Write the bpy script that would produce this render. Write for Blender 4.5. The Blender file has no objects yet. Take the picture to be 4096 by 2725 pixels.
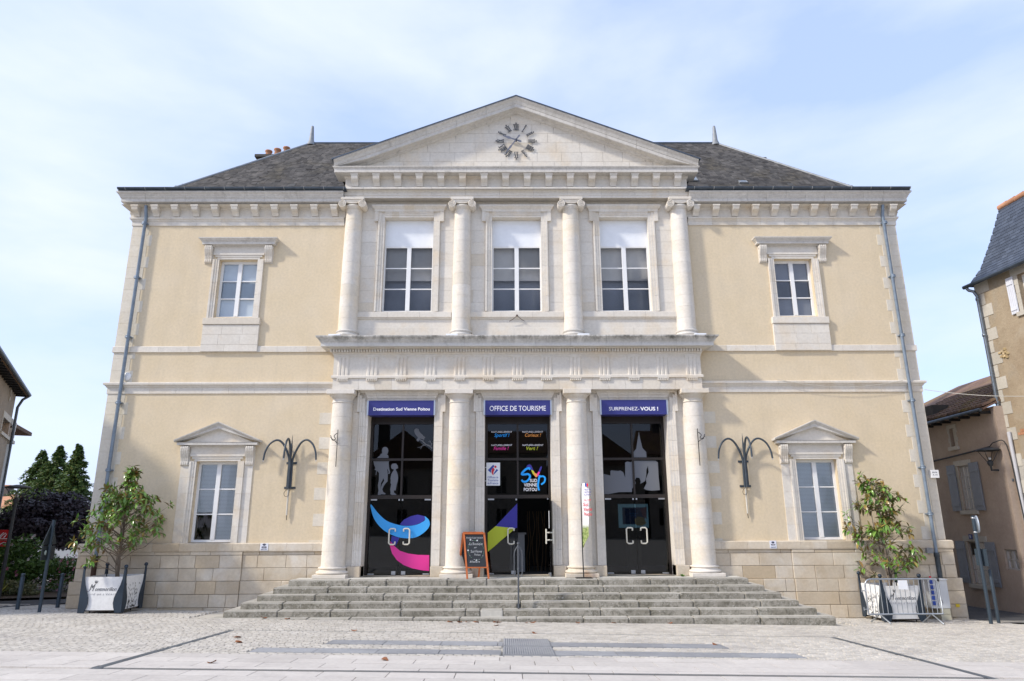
import bpy, bmesh, math, random
from mathutils import Vector, Matrix
random.seed(7)
SC = bpy.context.scene
COL = SC.collection
# ------------------------------------------------------------ camera
CAM = (-0.273, -20.0, 2.4142); YAW, PITCH, ROLL = -0.00724, 0.26022, -0.00412
FPX, PPX, PPY = 2730.7, 2048.0, 1362.5
_f = Vector((-math.sin(YAW)*math.cos(PITCH), math.cos(YAW)*math.cos(PITCH), math.sin(PITCH)))
_r = Vector((math.cos(YAW), math.sin(YAW), 0)); _u = _r.cross(_f)
_cr, _sr = math.cos(ROLL), math.sin(ROLL)
_r, _u = _r*_cr+_u*_sr, _u*_cr-_r*_sr
cd = bpy.data.cameras.new('camera'); co = bpy.data.objects.new('camera', cd); COL.objects.link(co)
cd.sensor_width = 36.0; cd.lens = 24.0; cd.clip_start = 0.1; cd.clip_end = 3000
co.matrix_world = Matrix(((_r.x, _u.x, -_f.x, CAM[0]), (_r.y, _u.y, -_f.y, CAM[1]), (_r.z, _u.z, -_f.z, CAM[2]), (0, 0, 0, 1)))
SC.camera = co
def on_y(px, py, Y):            # photo pixel (4096 wide) -> point on the plane y = Y
    d = _f+_r*((px-PPX)/FPX)-_u*((py-PPY)/FPX); t = (Y-CAM[1])/d.y
    return Vector(CAM)+d*t
def crop(x0, y0, s):            # pixel of an enlarged crop of the photo -> point on y = Y
    return lambda x, y, Y: on_y(x0+x/s, y0+y/s, Y)
# ------------------------------------------------------------ light
SUN = Vector((2.37, 1.0, -2.0)).normalized()
W = bpy.data.worlds.new('World'); SC.world = W; W.use_nodes = True
nt = W.node_tree; nt.nodes.clear()
def nd(nt, t, **k):
    n = nt.nodes.new(t)
    for a, b in k.items(): setattr(n, a, b)
    return n
out = nd(nt, 'ShaderNodeOutputWorld'); bg = nd(nt, 'ShaderNodeBackground'); bg.inputs[1].default_value = 0.15
sky = nd(nt, 'ShaderNodeTexSky', sky_type='NISHITA', sun_disc=False)
sky.sun_elevation = math.asin(-SUN.z); sky.sun_rotation = math.atan2(-SUN.x, -SUN.y); sky.air_density = 1.0; sky.dust_density = 1.3; sky.ozone_density = 2.0
tc = nd(nt, 'ShaderNodeTexCoord'); mp = nd(nt, 'ShaderNodeMapping'); mp.inputs['Scale'].default_value = (1.0, 1.0, 2.6); mp.inputs['Location'].default_value = (0.9, 6.2, 1.8)
n1 = nd(nt, 'ShaderNodeTexNoise'); n1.inputs['Scale'].default_value = 2.0; n1.inputs['Detail'].default_value = 9; n1.inputs['Roughness'].default_value = 0.52; n1.inputs['Distortion'].default_value = 0.25
cr = nd(nt, 'ShaderNodeValToRGB'); cr.color_ramp.elements[0].position = 0.41; cr.color_ramp.elements[0].color = (.16, .16, .16, 1); cr.color_ramp.elements[1].position = 0.74; cr.color_ramp.elements[1].color = (.92, .92, .92, 1)
mx = nd(nt, 'ShaderNodeMix', data_type='RGBA'); CLOUD = (3.3, 3.55, 4.1, 1); mx.inputs['B'].default_value = CLOUD
gain = nd(nt, 'ShaderNodeMix', data_type='RGBA', blend_type='MULTIPLY'); gain.inputs['Factor'].default_value = 1.0; gain.inputs['B'].default_value = (1.15, 1.05, 1.2, 1)
L = nt.links.new
L(tc.outputs['Generated'], mp.inputs['Vector']); L(mp.outputs[0], n1.inputs['Vector']); L(n1.outputs['Fac'], cr.inputs[0])
veil = nd(nt, 'ShaderNodeMix', data_type='RGBA'); veil.inputs['Factor'].default_value = 0.66; veil.inputs['B'].default_value = (1.78, 2.42, 3.8, 1)
L(sky.outputs[0], gain.inputs['A']); L(gain.outputs['Result'], veil.inputs['A']); L(veil.outputs['Result'], mx.inputs['A']); L(cr.outputs[0], mx.inputs['Factor']); L(mx.outputs['Result'], bg.inputs[0]); L(bg.outputs[0], out.inputs[0])
sd = bpy.data.lights.new('sun', 'SUN'); sd.energy = 1.95; sd.angle = math.radians(4); sd.color = (1.0, .93, .82)
so = bpy.data.objects.new('sun', sd); COL.objects.link(so); so.location = (-20, -20, 30); so.rotation_euler = SUN.to_track_quat('-Z', 'Y').to_euler()
vs = SC.view_settings; vs.view_transform = 'Standard'; vs.look = 'None'; vs.exposure = 0.98; vs.gamma = 1.0
# ------------------------------------------------------------ helpers
def ground(x, y):
    xx = max(-16.0, min(16.0, x)); yy = y if y < 5 else 5+(y-5)*0.25
    yy = max(-26.0, min(25, yy))
    return -0.0155*xx-0.0425*yy
WL = {}
def wl(o): return WL.get(o.name, Vector((0, 0, 0))) if o else Vector((0, 0, 0))
def link(name, data, parent=None, loc=(0, 0, 0), mat=None):
    o = bpy.data.objects.new(name, data); COL.objects.link(o)
    loc = Vector(loc)
    if parent: o.parent = parent; o.location = loc-wl(parent)
    else: o.location = loc
    WL[o.name] = loc
    if mat and data is not None and not data.materials: data.materials.append(mat)
    return o
def tag(o, label, cat, group=None, kind=None):
    o['label'] = label
    if cat: o['category'] = cat
    if group: o['group'] = group
    if kind: o['kind'] = kind
    return o
def thing(name, loc, label, cat, group=None): return tag(link(name, None, None, loc), label, cat, group)
def struct(o): o['kind'] = 'structure'; return o
class MB:
    def __init__(s): s.v = []; s.f = []; s.sm = []
    def add(s, vs, fs, smooth=False):
        b = len(s.v); s.v += [tuple(p) for p in vs]; s.f += [[b+i for i in f] for f in fs]; s.sm += [smooth]*len(fs); return s
    def box(s, x0, x1, y0, y1, z0, z1):
        return s.add([(x0,y0,z0),(x1,y0,z0),(x1,y1,z0),(x0,y1,z0),(x0,y0,z1),(x1,y0,z1),(x1,y1,z1),(x0,y1,z1)],
                     [(0,3,2,1),(4,5,6,7),(0,1,5,4),(1,2,6,5),(2,3,7,6),(3,0,4,7)])
    def rings(s, rs, closed=True, cap=True, smooth=True):
        n = len(rs[0]); vs = [p for r in rs for p in r]; fs = []
        for i in range(len(rs)-1):
            for j in range(n if closed else n-1):
                k = (j+1) % n; fs.append((i*n+j, i*n+k, (i+1)*n+k, (i+1)*n+j))
        s.add(vs, fs, smooth)
        if cap: s.add(rs[0], [tuple(range(n))[::-1]]); s.add(rs[-1], [tuple(range(n))])
        return s
    def lathe(s, prof, c=(0, 0, 0), n=32, a0=0, a1=2*math.pi, cap=True):
        full = abs(a1-a0-2*math.pi) < 1e-6; m = n if full else n+1
        rs = [[(c[0]+r*math.cos(a0+(a1-a0)*j/n), c[1]+r*math.sin(a0+(a1-a0)*j/n), c[2]+z) for j in range(m)] for r, z in prof]
        return s.rings(rs, full, cap and full)
    def tube(s, pts, r, n=8, smooth=True, r1=None):
        pts = [Vector(p) for p in pts]; rs = []; u = None
        for i, p in enumerate(pts):
            d = (pts[min(i+1, len(pts)-1)]-pts[max(i-1, 0)]).normalized()
            if u is None:
                u = d.orthogonal().normalized()
            else:
                u = (u-d*u.dot(d)).normalized()
            w = d.cross(u); rr = r if r1 is None else r+(r1-r)*i/(len(pts)-1)
            rs.append([p+(u*math.cos(2*math.pi*j/n)+w*math.sin(2*math.pi*j/n))*rr for j in range(n)])
        return s.rings(rs, True, True, smooth)
    def prism(s, poly, a, b, axis='y'):   # poly of 2-D points; axis y: (x,z); x: (y,z); z: (x,y)
        def P(p, t): return {'y': (p[0], t, p[1]), 'x': (t, p[0], p[1]), 'z': (p[0], p[1], t)}[axis]
        n = len(poly); vs = [P(p, a) for p in poly]+[P(p, b) for p in poly]
        fs = [tuple(range(n)), tuple(range(n, 2*n))[::-1]]+[(i, i+n, (i+1) % n+n, (i+1) % n) for i in range(n)]
        return s.add(vs, fs)
    def sphere(s, c, r, n=12):
        return s.lathe([(max(r*math.sin(math.pi*i/8), 1e-4), -r*math.cos(math.pi*i/8)) for i in range(9)], c, n)
    def mesh(s, name):
        m = bpy.data.meshes.new(name); m.from_pydata(s.v, [], s.f)
        if any(s.sm): m.polygons.foreach_set('use_smooth', s.sm)
        m.update()
        bm = bmesh.new(); bm.from_mesh(m); bmesh.ops.recalc_face_normals(bm, faces=bm.faces); bm.to_mesh(m); bm.free()
        return m
    def build(s, name, mat, parent=None, loc=None):     # vertices are world coordinates
        o = link(name, s.mesh(name), parent, (0, 0, 0), mat)
        return o
    def at(s, name, mat, parent, loc): return link(name, s.mesh(name), parent, loc, mat)  # local vertices
CACHE = {}
def block(name, x0, x1, y0, y1, z0, z1, mat, parent, ch=.006):   # dressed stone: chamfered front (towards -y), shared meshes
    w, d, h = round(x1-x0, 3), round(y1-y0, 3), round(z1-z0, 3); key = (name, w, d, h, ch, mat.name)
    m = CACHE.get(key)
    if m is None:
        a, b, c = w/2, d/2, h/2
        v = [(-a,b,-c),(a,b,-c),(a,b,c),(-a,b,c),(-a,-b+ch,-c),(a,-b+ch,-c),(a,-b+ch,c),(-a,-b+ch,c),(-a+ch,-b,-c+ch),(a-ch,-b,-c+ch),(a-ch,-b,c-ch),(-a+ch,-b,c-ch)]
        f = [(8,9,10,11)]+[(4+i,4+(i+1)%4,8+(i+1)%4,8+i) for i in range(4)]+[(i,(i+1)%4,4+(i+1)%4,4+i) for i in range(4)]+[(3,2,1,0)]
        m = bpy.data.meshes.new(name); m.from_pydata(v, [], f); m.update(); m.materials.append(mat); CACHE[key] = m
    return link(name, m, parent, ((x0+x1)/2, (y0+y1)/2, (z0+z1)/2))
def bevel_block(name, x0, x1, y0, y1, z0, z1, mat, parent, ch=.02, seg=2, rot=0, rough=0.0, top=None):
    bm = bmesh.new(); bmesh.ops.create_cube(bm, size=1)
    for v in bm.verts: v.co = Vector((v.co.x*(x1-x0), v.co.y*(y1-y0), v.co.z*(z1-z0)))
    bmesh.ops.bevel(bm, geom=bm.edges[:], offset=ch, segments=seg, affect='EDGES', clamp_overlap=True)
    if rough:
        for v in bm.verts: v.co += Vector((random.gauss(0, rough), random.gauss(0, rough), random.gauss(0, rough)))
    m = bpy.data.meshes.new(name); bm.to_mesh(m); bm.free(); m.materials.append(mat)
    if top:
        m.materials.append(top)
        for p in m.polygons: p.material_index = 1 if p.normal.z > .6 else 0
    o = link(name, m, parent, ((x0+x1)/2, (y0+y1)/2, (z0+z1)/2)); o.rotation_euler.z = rot
    return o
def ashlar(parent, mat, x0, x1, zs, yf, depth, wmin=.5, wmax=.9, gap=.003, name='ashlar_block', jit=.0015, holes=(), ch=.003):
    for i in range(len(zs)-1):
        z0, z1 = zs[i], zs[i+1]
        segs = [(x0, x1)]
        for hx0, hx1, hz0, hz1 in holes:
            if hz0 < (z0+z1)/2 < hz1:
                ns = []
                for a, b in segs:
                    if hx1 <= a or hx0 >= b: ns.append((a, b)); continue
                    if a < hx0: ns.append((a, hx0))
                    if hx1 < b: ns.append((hx1, b))
                segs = ns
        for a, b in segs:
            x = a
            while x < b-1e-4:
                w = random.uniform(wmin, wmax)
                if b-x-w < wmin*.6: w = b-x
                j = random.uniform(-jit, jit)
                block(name, x+gap/2, x+w-gap/2, yf+j, yf+depth+j, z0+gap/2, z1-gap/2, mat, parent, ch)
                x += w
def wall_holes(mb, x0, x1, z0, z1, y0, y1, holes):
    zs = sorted({z0, z1, *[h[k] for h in holes for k in (2, 3) if z0 < h[k] < z1]})
    for a, b in zip(zs, zs[1:]):
        segs = [(x0, x1)]
        for h in holes:
            if h[2] < (a+b)/2 < h[3]:
                ns = []
                for p, q in segs:
                    if h[1] <= p or h[0] >= q: ns.append((p, q)); continue
                    if p < h[0]: ns.append((p, h[0]))
                    if h[1] < q: ns.append((h[1], q))
                segs = ns
        for p, q in segs: mb.box(p, q, y0, y1, a, b)
    return mb
def sweep(mb, prof, path, side=1, smooth=False):    # prof: (projection, z); path: plan points; projects to the right of the path (side=1)
    P = [Vector((p[0], p[1])) for p in path]; N = []
    for a, b in zip(P, P[1:]):
        d = (b-a).normalized(); N.append(Vector((d.y, -d.x))*side)
    rs = []
    for i, p in enumerate(P):
        if i == 0: m = N[0]
        elif i == len(P)-1: m = N[-1]
        else: m = (N[i-1]+N[i]); m = m/ (m.dot(N[i]))
        rs.append([(p.x+m.x*q, p.y+m.y*q, z) for q, z in prof])
    return mb.rings(rs, False, False, smooth) if False else _closed(mb, rs)
def _closed(mb, rs):
    n = len(rs[0])
    mb.rings(rs, True, False, False)
    mb.add(rs[0], [tuple(range(n))]); mb.add(rs[-1], [tuple(range(n))[::-1]])
    return mb
def text_mesh(body, size, shear=0, bold=0, extrude=.001, align='CENTER', space=1.0):
    c = bpy.data.curves.new('t', 'FONT'); c.body = body; c.size = size; c.shear = shear; c.offset = bold; c.extrude = extrude; c.align_x = align; c.space_character = space; c.resolution_u = 3
    o = bpy.data.objects.new('t', c); COL.objects.link(o); dg = bpy.context.evaluated_depsgraph_get()
    m = bpy.data.meshes.new_from_object(o.evaluated_get(dg)); bpy.data.objects.remove(o); return m
def text(name, body, p0, p1, height, mat, parent, shear=0, bold=0, rotz=0, space=1.0, tilt=0, lean=0):
    # p0,p1: left and right ends of the baseline (world); height: cap height; faces -y (before rotz)
    p0, p1 = Vector(p0), Vector(p1)
    m = text_mesh(body, 1.0, shear, bold, .0015/max(height, .01), 'LEFT', space)
    xs = [v.co.x for v in m.vertices]; lo, hi = min(xs), max(xs)
    d = (p1-p0); k = d.length/(hi-lo); kz = height/.70
    ex = d.normalized(); up = Vector((0, 0, 1))
    if lean: up = Vector((-ex.y*math.sin(lean), ex.x*math.sin(lean), math.cos(lean)))
    up = (up-ex*up.dot(ex)).normalized(); no = ex.cross(up)
    for v in m.vertices:
        q = v.co.copy(); v.co = ex*((q.x-lo)*k)+up*(q.y*kz)+no*(q.z*kz)
    m.materials.append(mat)
    return link(name, m, parent, p0)
def decal(name, splines, Y, mat, parent):       # splines: lists of world (x,z); filled, holes allowed; faces -y
    c = bpy.data.curves.new('d', 'CURVE'); c.dimensions = '2D'; c.fill_mode = 'BOTH'; c.extrude = .0006
    for s in splines:
        sp = c.splines.new('POLY'); sp.points.add(len(s)-1); sp.use_cyclic_u = True
        for p, q in zip(sp.points, s): p.co = (q[0], q[1], 0, 1)
    o = bpy.data.objects.new('d', c); COL.objects.link(o); dg = bpy.context.evaluated_depsgraph_get()
    m = bpy.data.meshes.new_from_object(o.evaluated_get(dg)); bpy.data.objects.remove(o)
    for v in m.vertices: v.co = Vector((v.co.x, Y-v.co.z, v.co.y))
    m.materials.append(mat)
    return link(name, m, parent, (0, 0, 0))
def smooth_closed(pts, n=4):
    o = []; N = len(pts)
    for i in range(N):
        p = [Vector(pts[(i+k) % N]) for k in (-1, 0, 1, 2)]
        for j in range(n):
            t = j/n; o.append(tuple(.5*((2*p[1])+(p[2]-p[0])*t+(2*p[0]-5*p[1]+4*p[2]-p[3])*t*t+(3*p[1]-p[0]-3*p[2]+p[3])*t**3)))
    return o
def smooth_open(pts, n=4):
    q = [Vector(p) for p in pts]; q = [2*q[0]-q[1]]+q+[2*q[-1]-q[-2]]; o = []
    for i in range(1, len(q)-2):
        p = q[i-1:i+3]
        for j in range(n):
            t = j/n; o.append(.5*((2*p[1])+(p[2]-p[0])*t+(2*p[0]-5*p[1]+4*p[2]-p[3])*t*t+(3*p[1]-p[0]-3*p[2]+p[3])*t**3))
    o.append(q[-2]); return o
def stroke(pts, w0, w1=None, n=5):
    c = smooth_open([Vector((p[0], p[1])) for p in pts], n); w1 = w0 if w1 is None else w1; a, b = [], []
    for i, p in enumerate(c):
        d = (c[min(i+1, len(c)-1)]-c[max(i-1, 0)]).normalized(); nn = Vector((-d.y, d.x)); w = (w0+(w1-w0)*i/(len(c)-1))/2
        a.append(tuple(p+nn*w)); b.append(tuple(p-nn*w))
    return a+b[::-1]
def copy_tree(o, parent=None, loc=None):
    c = o.copy(); COL.objects.link(c); c.parent = parent
    WL[c.name] = wl(o)
    for ch in list(o.children): copy_tree(ch, c)
    if loc is not None: c.location = loc; WL[c.name] = Vector(loc)
    return c
# ------------------------------------------------------------ materials
MATS = {}
def newmat(name):
    m = bpy.data.materials.new(name); m.use_nodes = True; nt = m.node_tree; nt.nodes.clear(); MATS[name] = m
    o = nd(nt, 'ShaderNodeOutputMaterial'); b = nd(nt, 'ShaderNodeBsdfPrincipled'); nt.links.new(b.outputs[0], o.inputs[0])
    return m, nt, b, o
def noise(nt, scale, detail=4, rough=.55, vec=None, scl=None, dist=0):
    n = nd(nt, 'ShaderNodeTexNoise'); n.inputs['Scale'].default_value = scale; n.inputs['Detail'].default_value = detail; n.inputs['Roughness'].default_value = rough; n.inputs['Distortion'].default_value = dist
    if vec:
        if scl:
            m = nd(nt, 'ShaderNodeMapping'); m.inputs['Scale'].default_value = scl; nt.links.new(vec, m.inputs[0]); vec = m.outputs[0]
        nt.links.new(vec, n.inputs['Vector'])
    return n.outputs['Fac']
def ramp(nt, fac, a, b, ca=(0, 0, 0, 1), cb=(1, 1, 1, 1)):
    r = nd(nt, 'ShaderNodeValToRGB'); r.color_ramp.elements[0].position = a; r.color_ramp.elements[1].position = b
    r.color_ramp.elements[0].color = ca; r.color_ramp.elements[1].color = cb; nt.links.new(fac, r.inputs[0]); return r.outputs[0]
def mixc(nt, fac, a, b, blend='MIX'):
    m = nd(nt, 'ShaderNodeMix', data_type='RGBA', blend_type=blend)
    for s, v in (('Factor', fac), ('A', a), ('B', b)):
        if isinstance(v, (int, float)): m.inputs[s].default_value = v
        elif isinstance(v, tuple): m.inputs[s].default_value = v if len(v) == 4 else v+(1,)
        else: nt.links.new(v, m.inputs[s])
    return m.outputs['Result']
def math_(nt, op, a, b=0.0):
    m = nd(nt, 'ShaderNodeMath', operation=op)
    for i, v in enumerate((a, b)):
        if isinstance(v, (int, float)): m.inputs[i].default_value = v
        else: nt.links.new(v, m.inputs[i])
    return m.outputs[0]
def stone(name, c0, c1, c2=None, var=.12, stain=.0, stainc=(.12, .11, .09), streak=None, rough=.9, bump=.15, bscale=40, spots=0, mott=0, hue=None, wash=0):
    m, nt, b, o = newmat(name); pos = nd(nt, 'ShaderNodeNewGeometry').outputs['Position']
    col = mixc(nt, ramp(nt, noise(nt, 1.6, 5, .6, pos), .35, .68), c0, c1)
    if c2: col = mixc(nt, ramp(nt, noise(nt, .9, 4, .6, pos, (1, 1, 1), .4), .52, .72), col, c2)
    rnd = nd(nt, 'ShaderNodeObjectInfo').outputs['Random']
    if hue:      # some pieces of another tint
        col = mixc(nt, ramp(nt, rnd, hue[1], min(1, hue[1]+.25)), col, hue[0])
    r2 = math_(nt, 'FRACT', math_(nt, 'MULTIPLY', rnd, 7.31))
    v = math_(nt, 'ADD', math_(nt, 'MULTIPLY', r2, 2*var), 1-var)
    cb = nd(nt, 'ShaderNodeCombineColor'); [nt.links.new(v, cb.inputs[i]) for i in range(3)]
    col = mixc(nt, 1.0, col, cb.outputs[0], 'MULTIPLY')
    fine = noise(nt, 14, 6, .65, pos)
    col = mixc(nt, .45, col, mixc(nt, 1.0, col, ramp(nt, fine, .2, .8, (.72, .72, .72, 1), (1.22, 1.22, 1.22, 1)), 'MULTIPLY'))
    if stain:
        f = math_(nt, 'MULTIPLY', ramp(nt, noise(nt, 2.3, 8, .68, pos, None, .6), .56, .74), stain); col = mixc(nt, f, col, stainc)
    if streak:   # vertical run-off streaks: (amount, zlow, zhigh)
        am, zl, zh = streak
        s = ramp(nt, noise(nt, 1.0, 8, .75, pos, (3.2, 3.2, .8), .5), .42, .68)
        sep = nd(nt, 'ShaderNodeSeparateXYZ'); nt.links.new(pos, sep.inputs[0])
        mr = nd(nt, 'ShaderNodeMapRange'); mr.inputs[1].default_value = zl; mr.inputs[2].default_value = zh; nt.links.new(sep.outputs[2], mr.inputs[0])
        f = math_(nt, 'MULTIPLY', math_(nt, 'MULTIPLY', s, mr.outputs[0]), am); col = mixc(nt, f, col, (.10, .10, .085))
    if wash:
        col = mixc(nt, math_(nt, 'MULTIPLY', ramp(nt, noise(nt, 1.0, 7, .65, pos, (1.6, 1.6, .16), .3), .50, .72), wash), col, (.36, .31, .24))
        col = mixc(nt, math_(nt, 'MULTIPLY', ramp(nt, noise(nt, .55, 6, .6, pos, None, .5), .52, .70), wash*.8), col, (.78, .70, .58))
    if mott:
        col = mixc(nt, math_(nt, 'MULTIPLY', ramp(nt, noise(nt, 7.5, 9, .75, pos, None, .8), .46, .62), mott), col, stainc)
        col = mixc(nt, math_(nt, 'MULTIPLY', ramp(nt, noise(nt, 22, 5, .7, pos), .55, .7), mott*.7), col, (.46, .45, .41))
    if spots:
        vv = nd(nt, 'ShaderNodeTexVoronoi'); vv.inputs['Scale'].default_value = 16; nt.links.new(pos, vv.inputs['Vector'])
        f = math_(nt, 'MULTIPLY', ramp(nt, vv.outputs['Distance'], .22, .36, (1, 1, 1, 1), (0, 0, 0, 1)), math_(nt, 'MULTIPLY', ramp(nt, noise(nt, 3, 4, .6, pos), .48, .6), spots)); col = mixc(nt, f, col, (.50, .49, .44))
    nt.links.new(col, b.inputs['Base Color']); b.inputs['Roughness'].default_value = rough; b.inputs['Specular IOR Level'].default_value = .25
    if bump:
        bp = nd(nt, 'ShaderNodeBump'); bp.inputs['Strength'].default_value = bump; bp.inputs['Distance'].default_value = .02
        nt.links.new(noise(nt, bscale, 5, .65, pos), bp.inputs['Height']); nt.links.new(bp.outputs[0], b.inputs['Normal'])
    return m
def plain(name, c, rough=.6, metal=0.0, spec=.4, var=0, bump=0, bs=60, emit=0):
    m, nt, b, o = newmat(name); col = c if len(c) == 4 else tuple(c)+(1,)
    b.inputs['Base Color'].default_value = col; b.inputs['Roughness'].default_value = rough; b.inputs['Metallic'].default_value = metal; b.inputs['Specular IOR Level'].default_value = spec
    if var or bump:
        pos = nd(nt, 'ShaderNodeNewGeometry').outputs['Position']; f = noise(nt, 5, 6, .65, pos)
        if var: nt.links.new(mixc(nt, ramp(nt, f, .3, .7), tuple(x*(1-var) for x in col[:3]), tuple(min(1, x*(1+var)) for x in col[:3])), b.inputs['Base Color'])
        if bump:
            bp = nd(nt, 'ShaderNodeBump'); bp.inputs['Strength'].default_value = bump; bp.inputs['Distance'].default_value = .01; nt.links.new(noise(nt, bs, 4, .6, pos), bp.inputs['Height']); nt.links.new(bp.outputs[0], b.inputs['Normal'])
    if emit: b.inputs['Emission Color'].default_value = col; b.inputs['Emission Strength'].default_value = emit
    return m
def glassmat(name, tint=(.8, .84, .85), ior=1.5, mn=0.0):
    m = bpy.data.materials.new(name); m.use_nodes = True; nt = m.node_tree; nt.nodes.clear()
    o = nd(nt, 'ShaderNodeOutputMaterial'); t = nd(nt, 'ShaderNodeBsdfTransparent'); t.inputs[0].default_value = tint+(1,)
    g = nd(nt, 'ShaderNodeBsdfGlossy'); g.inputs['Roughness'].default_value = .01; g.inputs[0].default_value = (.95, .97, 1, 1)
    fr = nd(nt, 'ShaderNodeFresnel'); fr.inputs[0].default_value = ior; mx = nd(nt, 'ShaderNodeMixShader')
    nt.links.new(math_(nt, 'ADD', fr.outputs[0], mn), mx.inputs[0]); nt.links.new(t.outputs[0], mx.inputs[1]); nt.links.new(g.outputs[0], mx.inputs[2]); nt.links.new(mx.outputs[0], o.inputs[0]); return m
def leafmat(name, c0, c1, c2=None, rough=.4, trans=.15):
    m, nt, b, o = newmat(name); g = nd(nt, 'ShaderNodeNewGeometry'); oi = nd(nt, 'ShaderNodeObjectInfo')
    r = math_(nt, 'FRACT', math_(nt, 'ADD', g.outputs['Random Per Island'], oi.outputs['Random']))
    col = mixc(nt, r, c0, c1)
    if c2: col = mixc(nt, ramp(nt, math_(nt, 'FRACT', math_(nt, 'MULTIPLY', r, 5.7)), .80, .86), col, c2)
    nt.links.new(col, b.inputs['Base Color']); b.inputs['Roughness'].default_value = rough; b.inputs['Specular IOR Level'].default_value = .4
    if trans:
        tr = nd(nt, 'ShaderNodeBsdfTranslucent'); nt.links.new(col, tr.inputs[0]); ms = nd(nt, 'ShaderNodeMixShader'); ms.inputs[0].default_value = trans
        nt.links.new(b.outputs[0], ms.inputs[1]); nt.links.new(tr.outputs[0], ms.inputs[2]); nt.links.new(ms.outputs[0], o.inputs[0])
    return m
LIME = stone('limestone', (.66, .61, .53), (.705, .665, .595), (.67, .58, .455), .04, .12, (.42, .38, .32), hue=((.65, .575, .46), .92), bump=.10)
LIMECOL = stone('limestone_column', (.67, .615, .53), (.715, .675, .61), (.69, .59, .44), .03, .08, (.44, .40, .34), hue=((.66, .60, .50), .88), bump=.10)
LIMECOR = stone('limestone_weathered', (.58, .55, .50), (.64, .61, .56), None, .04, .5, (.26, .24, .21), mott=.22, bump=.15)
LIMEGRIME = stone('limestone_lichen_streaked', (.58, .56, .52), (.63, .61, .57), None, .04, .35, (.20, .20, .16), streak=(1.0, 7.46, 7.64), bump=.2)
LIMEBASE = stone('tan_base_stone', (.54, .45, .33), (.63, .56, .45), (.66, .615, .54), .09, .16, (.34, .26, .17), hue=((.52, .42, .29), .72), bump=.35, bscale=22)
STEPM = stone('grey_lichen_step_stone', (.27, .25, .205), (.40, .375, .32), (.17, .155, .11), .10, .6, (.085, .08, .055), spots=.5, mott=.75, bump=.6, bscale=30)
TREAD = stone('worn_step_tread', (.40, .38, .335), (.48, .46, .41), None, .05, .4, (.34, .33, .29), bump=.3)
STEPNEW = stone('pale_repaired_step_stone', (.54, .52, .46), (.60, .58, .52), None, .05, .1)
RUSTST = stone('rust_stained_stone', (.62, .54, .42), (.68, .62, .52), (.46, .22, .09), .03, .5, (.34, .13, .045))
LIMEQ = stone('cream_quoin_stone', (.655, .60, .50), (.69, .64, .55), (.65, .575, .44), .035, .12, (.42, .38, .32), bump=.15)
MORTAR = plain('lime_mortar', (.50, .465, .41), .95, var=.1)
MORTARD = plain('dark_joint', (.24, .21, .17), .95)
STUCCO = stone('cream_render', (.67, .555, .38), (.70, .585, .415), (.665, .56, .40), .0, .10, (.55, .46, .33), wash=.16, bump=.5, bscale=55)
SLATE = stone('weathered_slate', (.05, .045, .040), (.082, .075, .067), (.065, .056, .040), .28, .2, (.13, .13, .12), rough=.75, bump=.3, hue=((.10, .098, .092), .85))
SLATEB = stone('blue_slate', (.055, .068, .095), (.075, .09, .12), None, .22, 0, rough=.45, bump=.1)
ZINC = plain('dark_zinc', (.085, .105, .13), .42, .75, var=.25); ZINCL = plain('pale_zinc', (.26, .275, .285), .6, .3, var=.2)
PIPE = plain('blue_grey_downpipe', (.20, .25, .31), .45, .3, var=.2)
IRON = plain('cast_iron', (.05, .055, .06), .55, .3, var=.2)
WHITE = plain('white_paint', (.78, .78, .77), .5, var=.03); WHITEP = plain('white_panel', (.80, .82, .84), .4, var=.04)
FRAME = plain('dark_bronze_aluminium', (.030, .024, .021), .4, .2, var=.15)
GLASS = glassmat('window_glass', (.92, .94, .95)); GLASSD = glassmat('tinted_door_glass', (.42, .44, .46), 1.45)
BLACK = plain('black', (.012, .012, .013), .6); ROOMSHADE = plain('room_shade_colour', (.035, .033, .03), .9); ROOMSHADE2 = plain('room_dim_colour', (.13, .125, .12), .9)  # shade of unlit rooms put into near-black and dim grey base colours
SIGNBLUE = plain('indigo_sign', (.035, .038, .19), .35, var=.06); TXT = plain('white_lettering', (.85, .85, .88), .5)
SILVER = plain('brushed_silver', (.55, .57, .60), .35, .8); CREAMH = plain('cream_handle', (.72, .69, .58), .35)
def _frost():
    m = plain('frosted_grey_vinyl', (.14, .15, .17), .7); return m
VINYL = _frost(); CYAN = plain('sky_blue_vinyl', (.045, .36, .82), .5); INDIGO = plain('indigo_vinyl', (.035, .03, .28), .5); PINK = plain('pink_vinyl', (.74, .04, .30), .5); LIMEG = plain('yellow_green_vinyl', (.50, .56, .035), .5); ORANGE = plain('orange_vinyl', (.80, .32, .07), .5)
BLUEL = plain('bright_blue_vinyl', (.01, .34, .90), .5); REDV = plain('red_print', (.62, .03, .05), .5); BLUEP = plain('blue_print', (.03, .08, .36), .5); PURP = plain('purple_print', (.12, .10, .36), .5)
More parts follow.
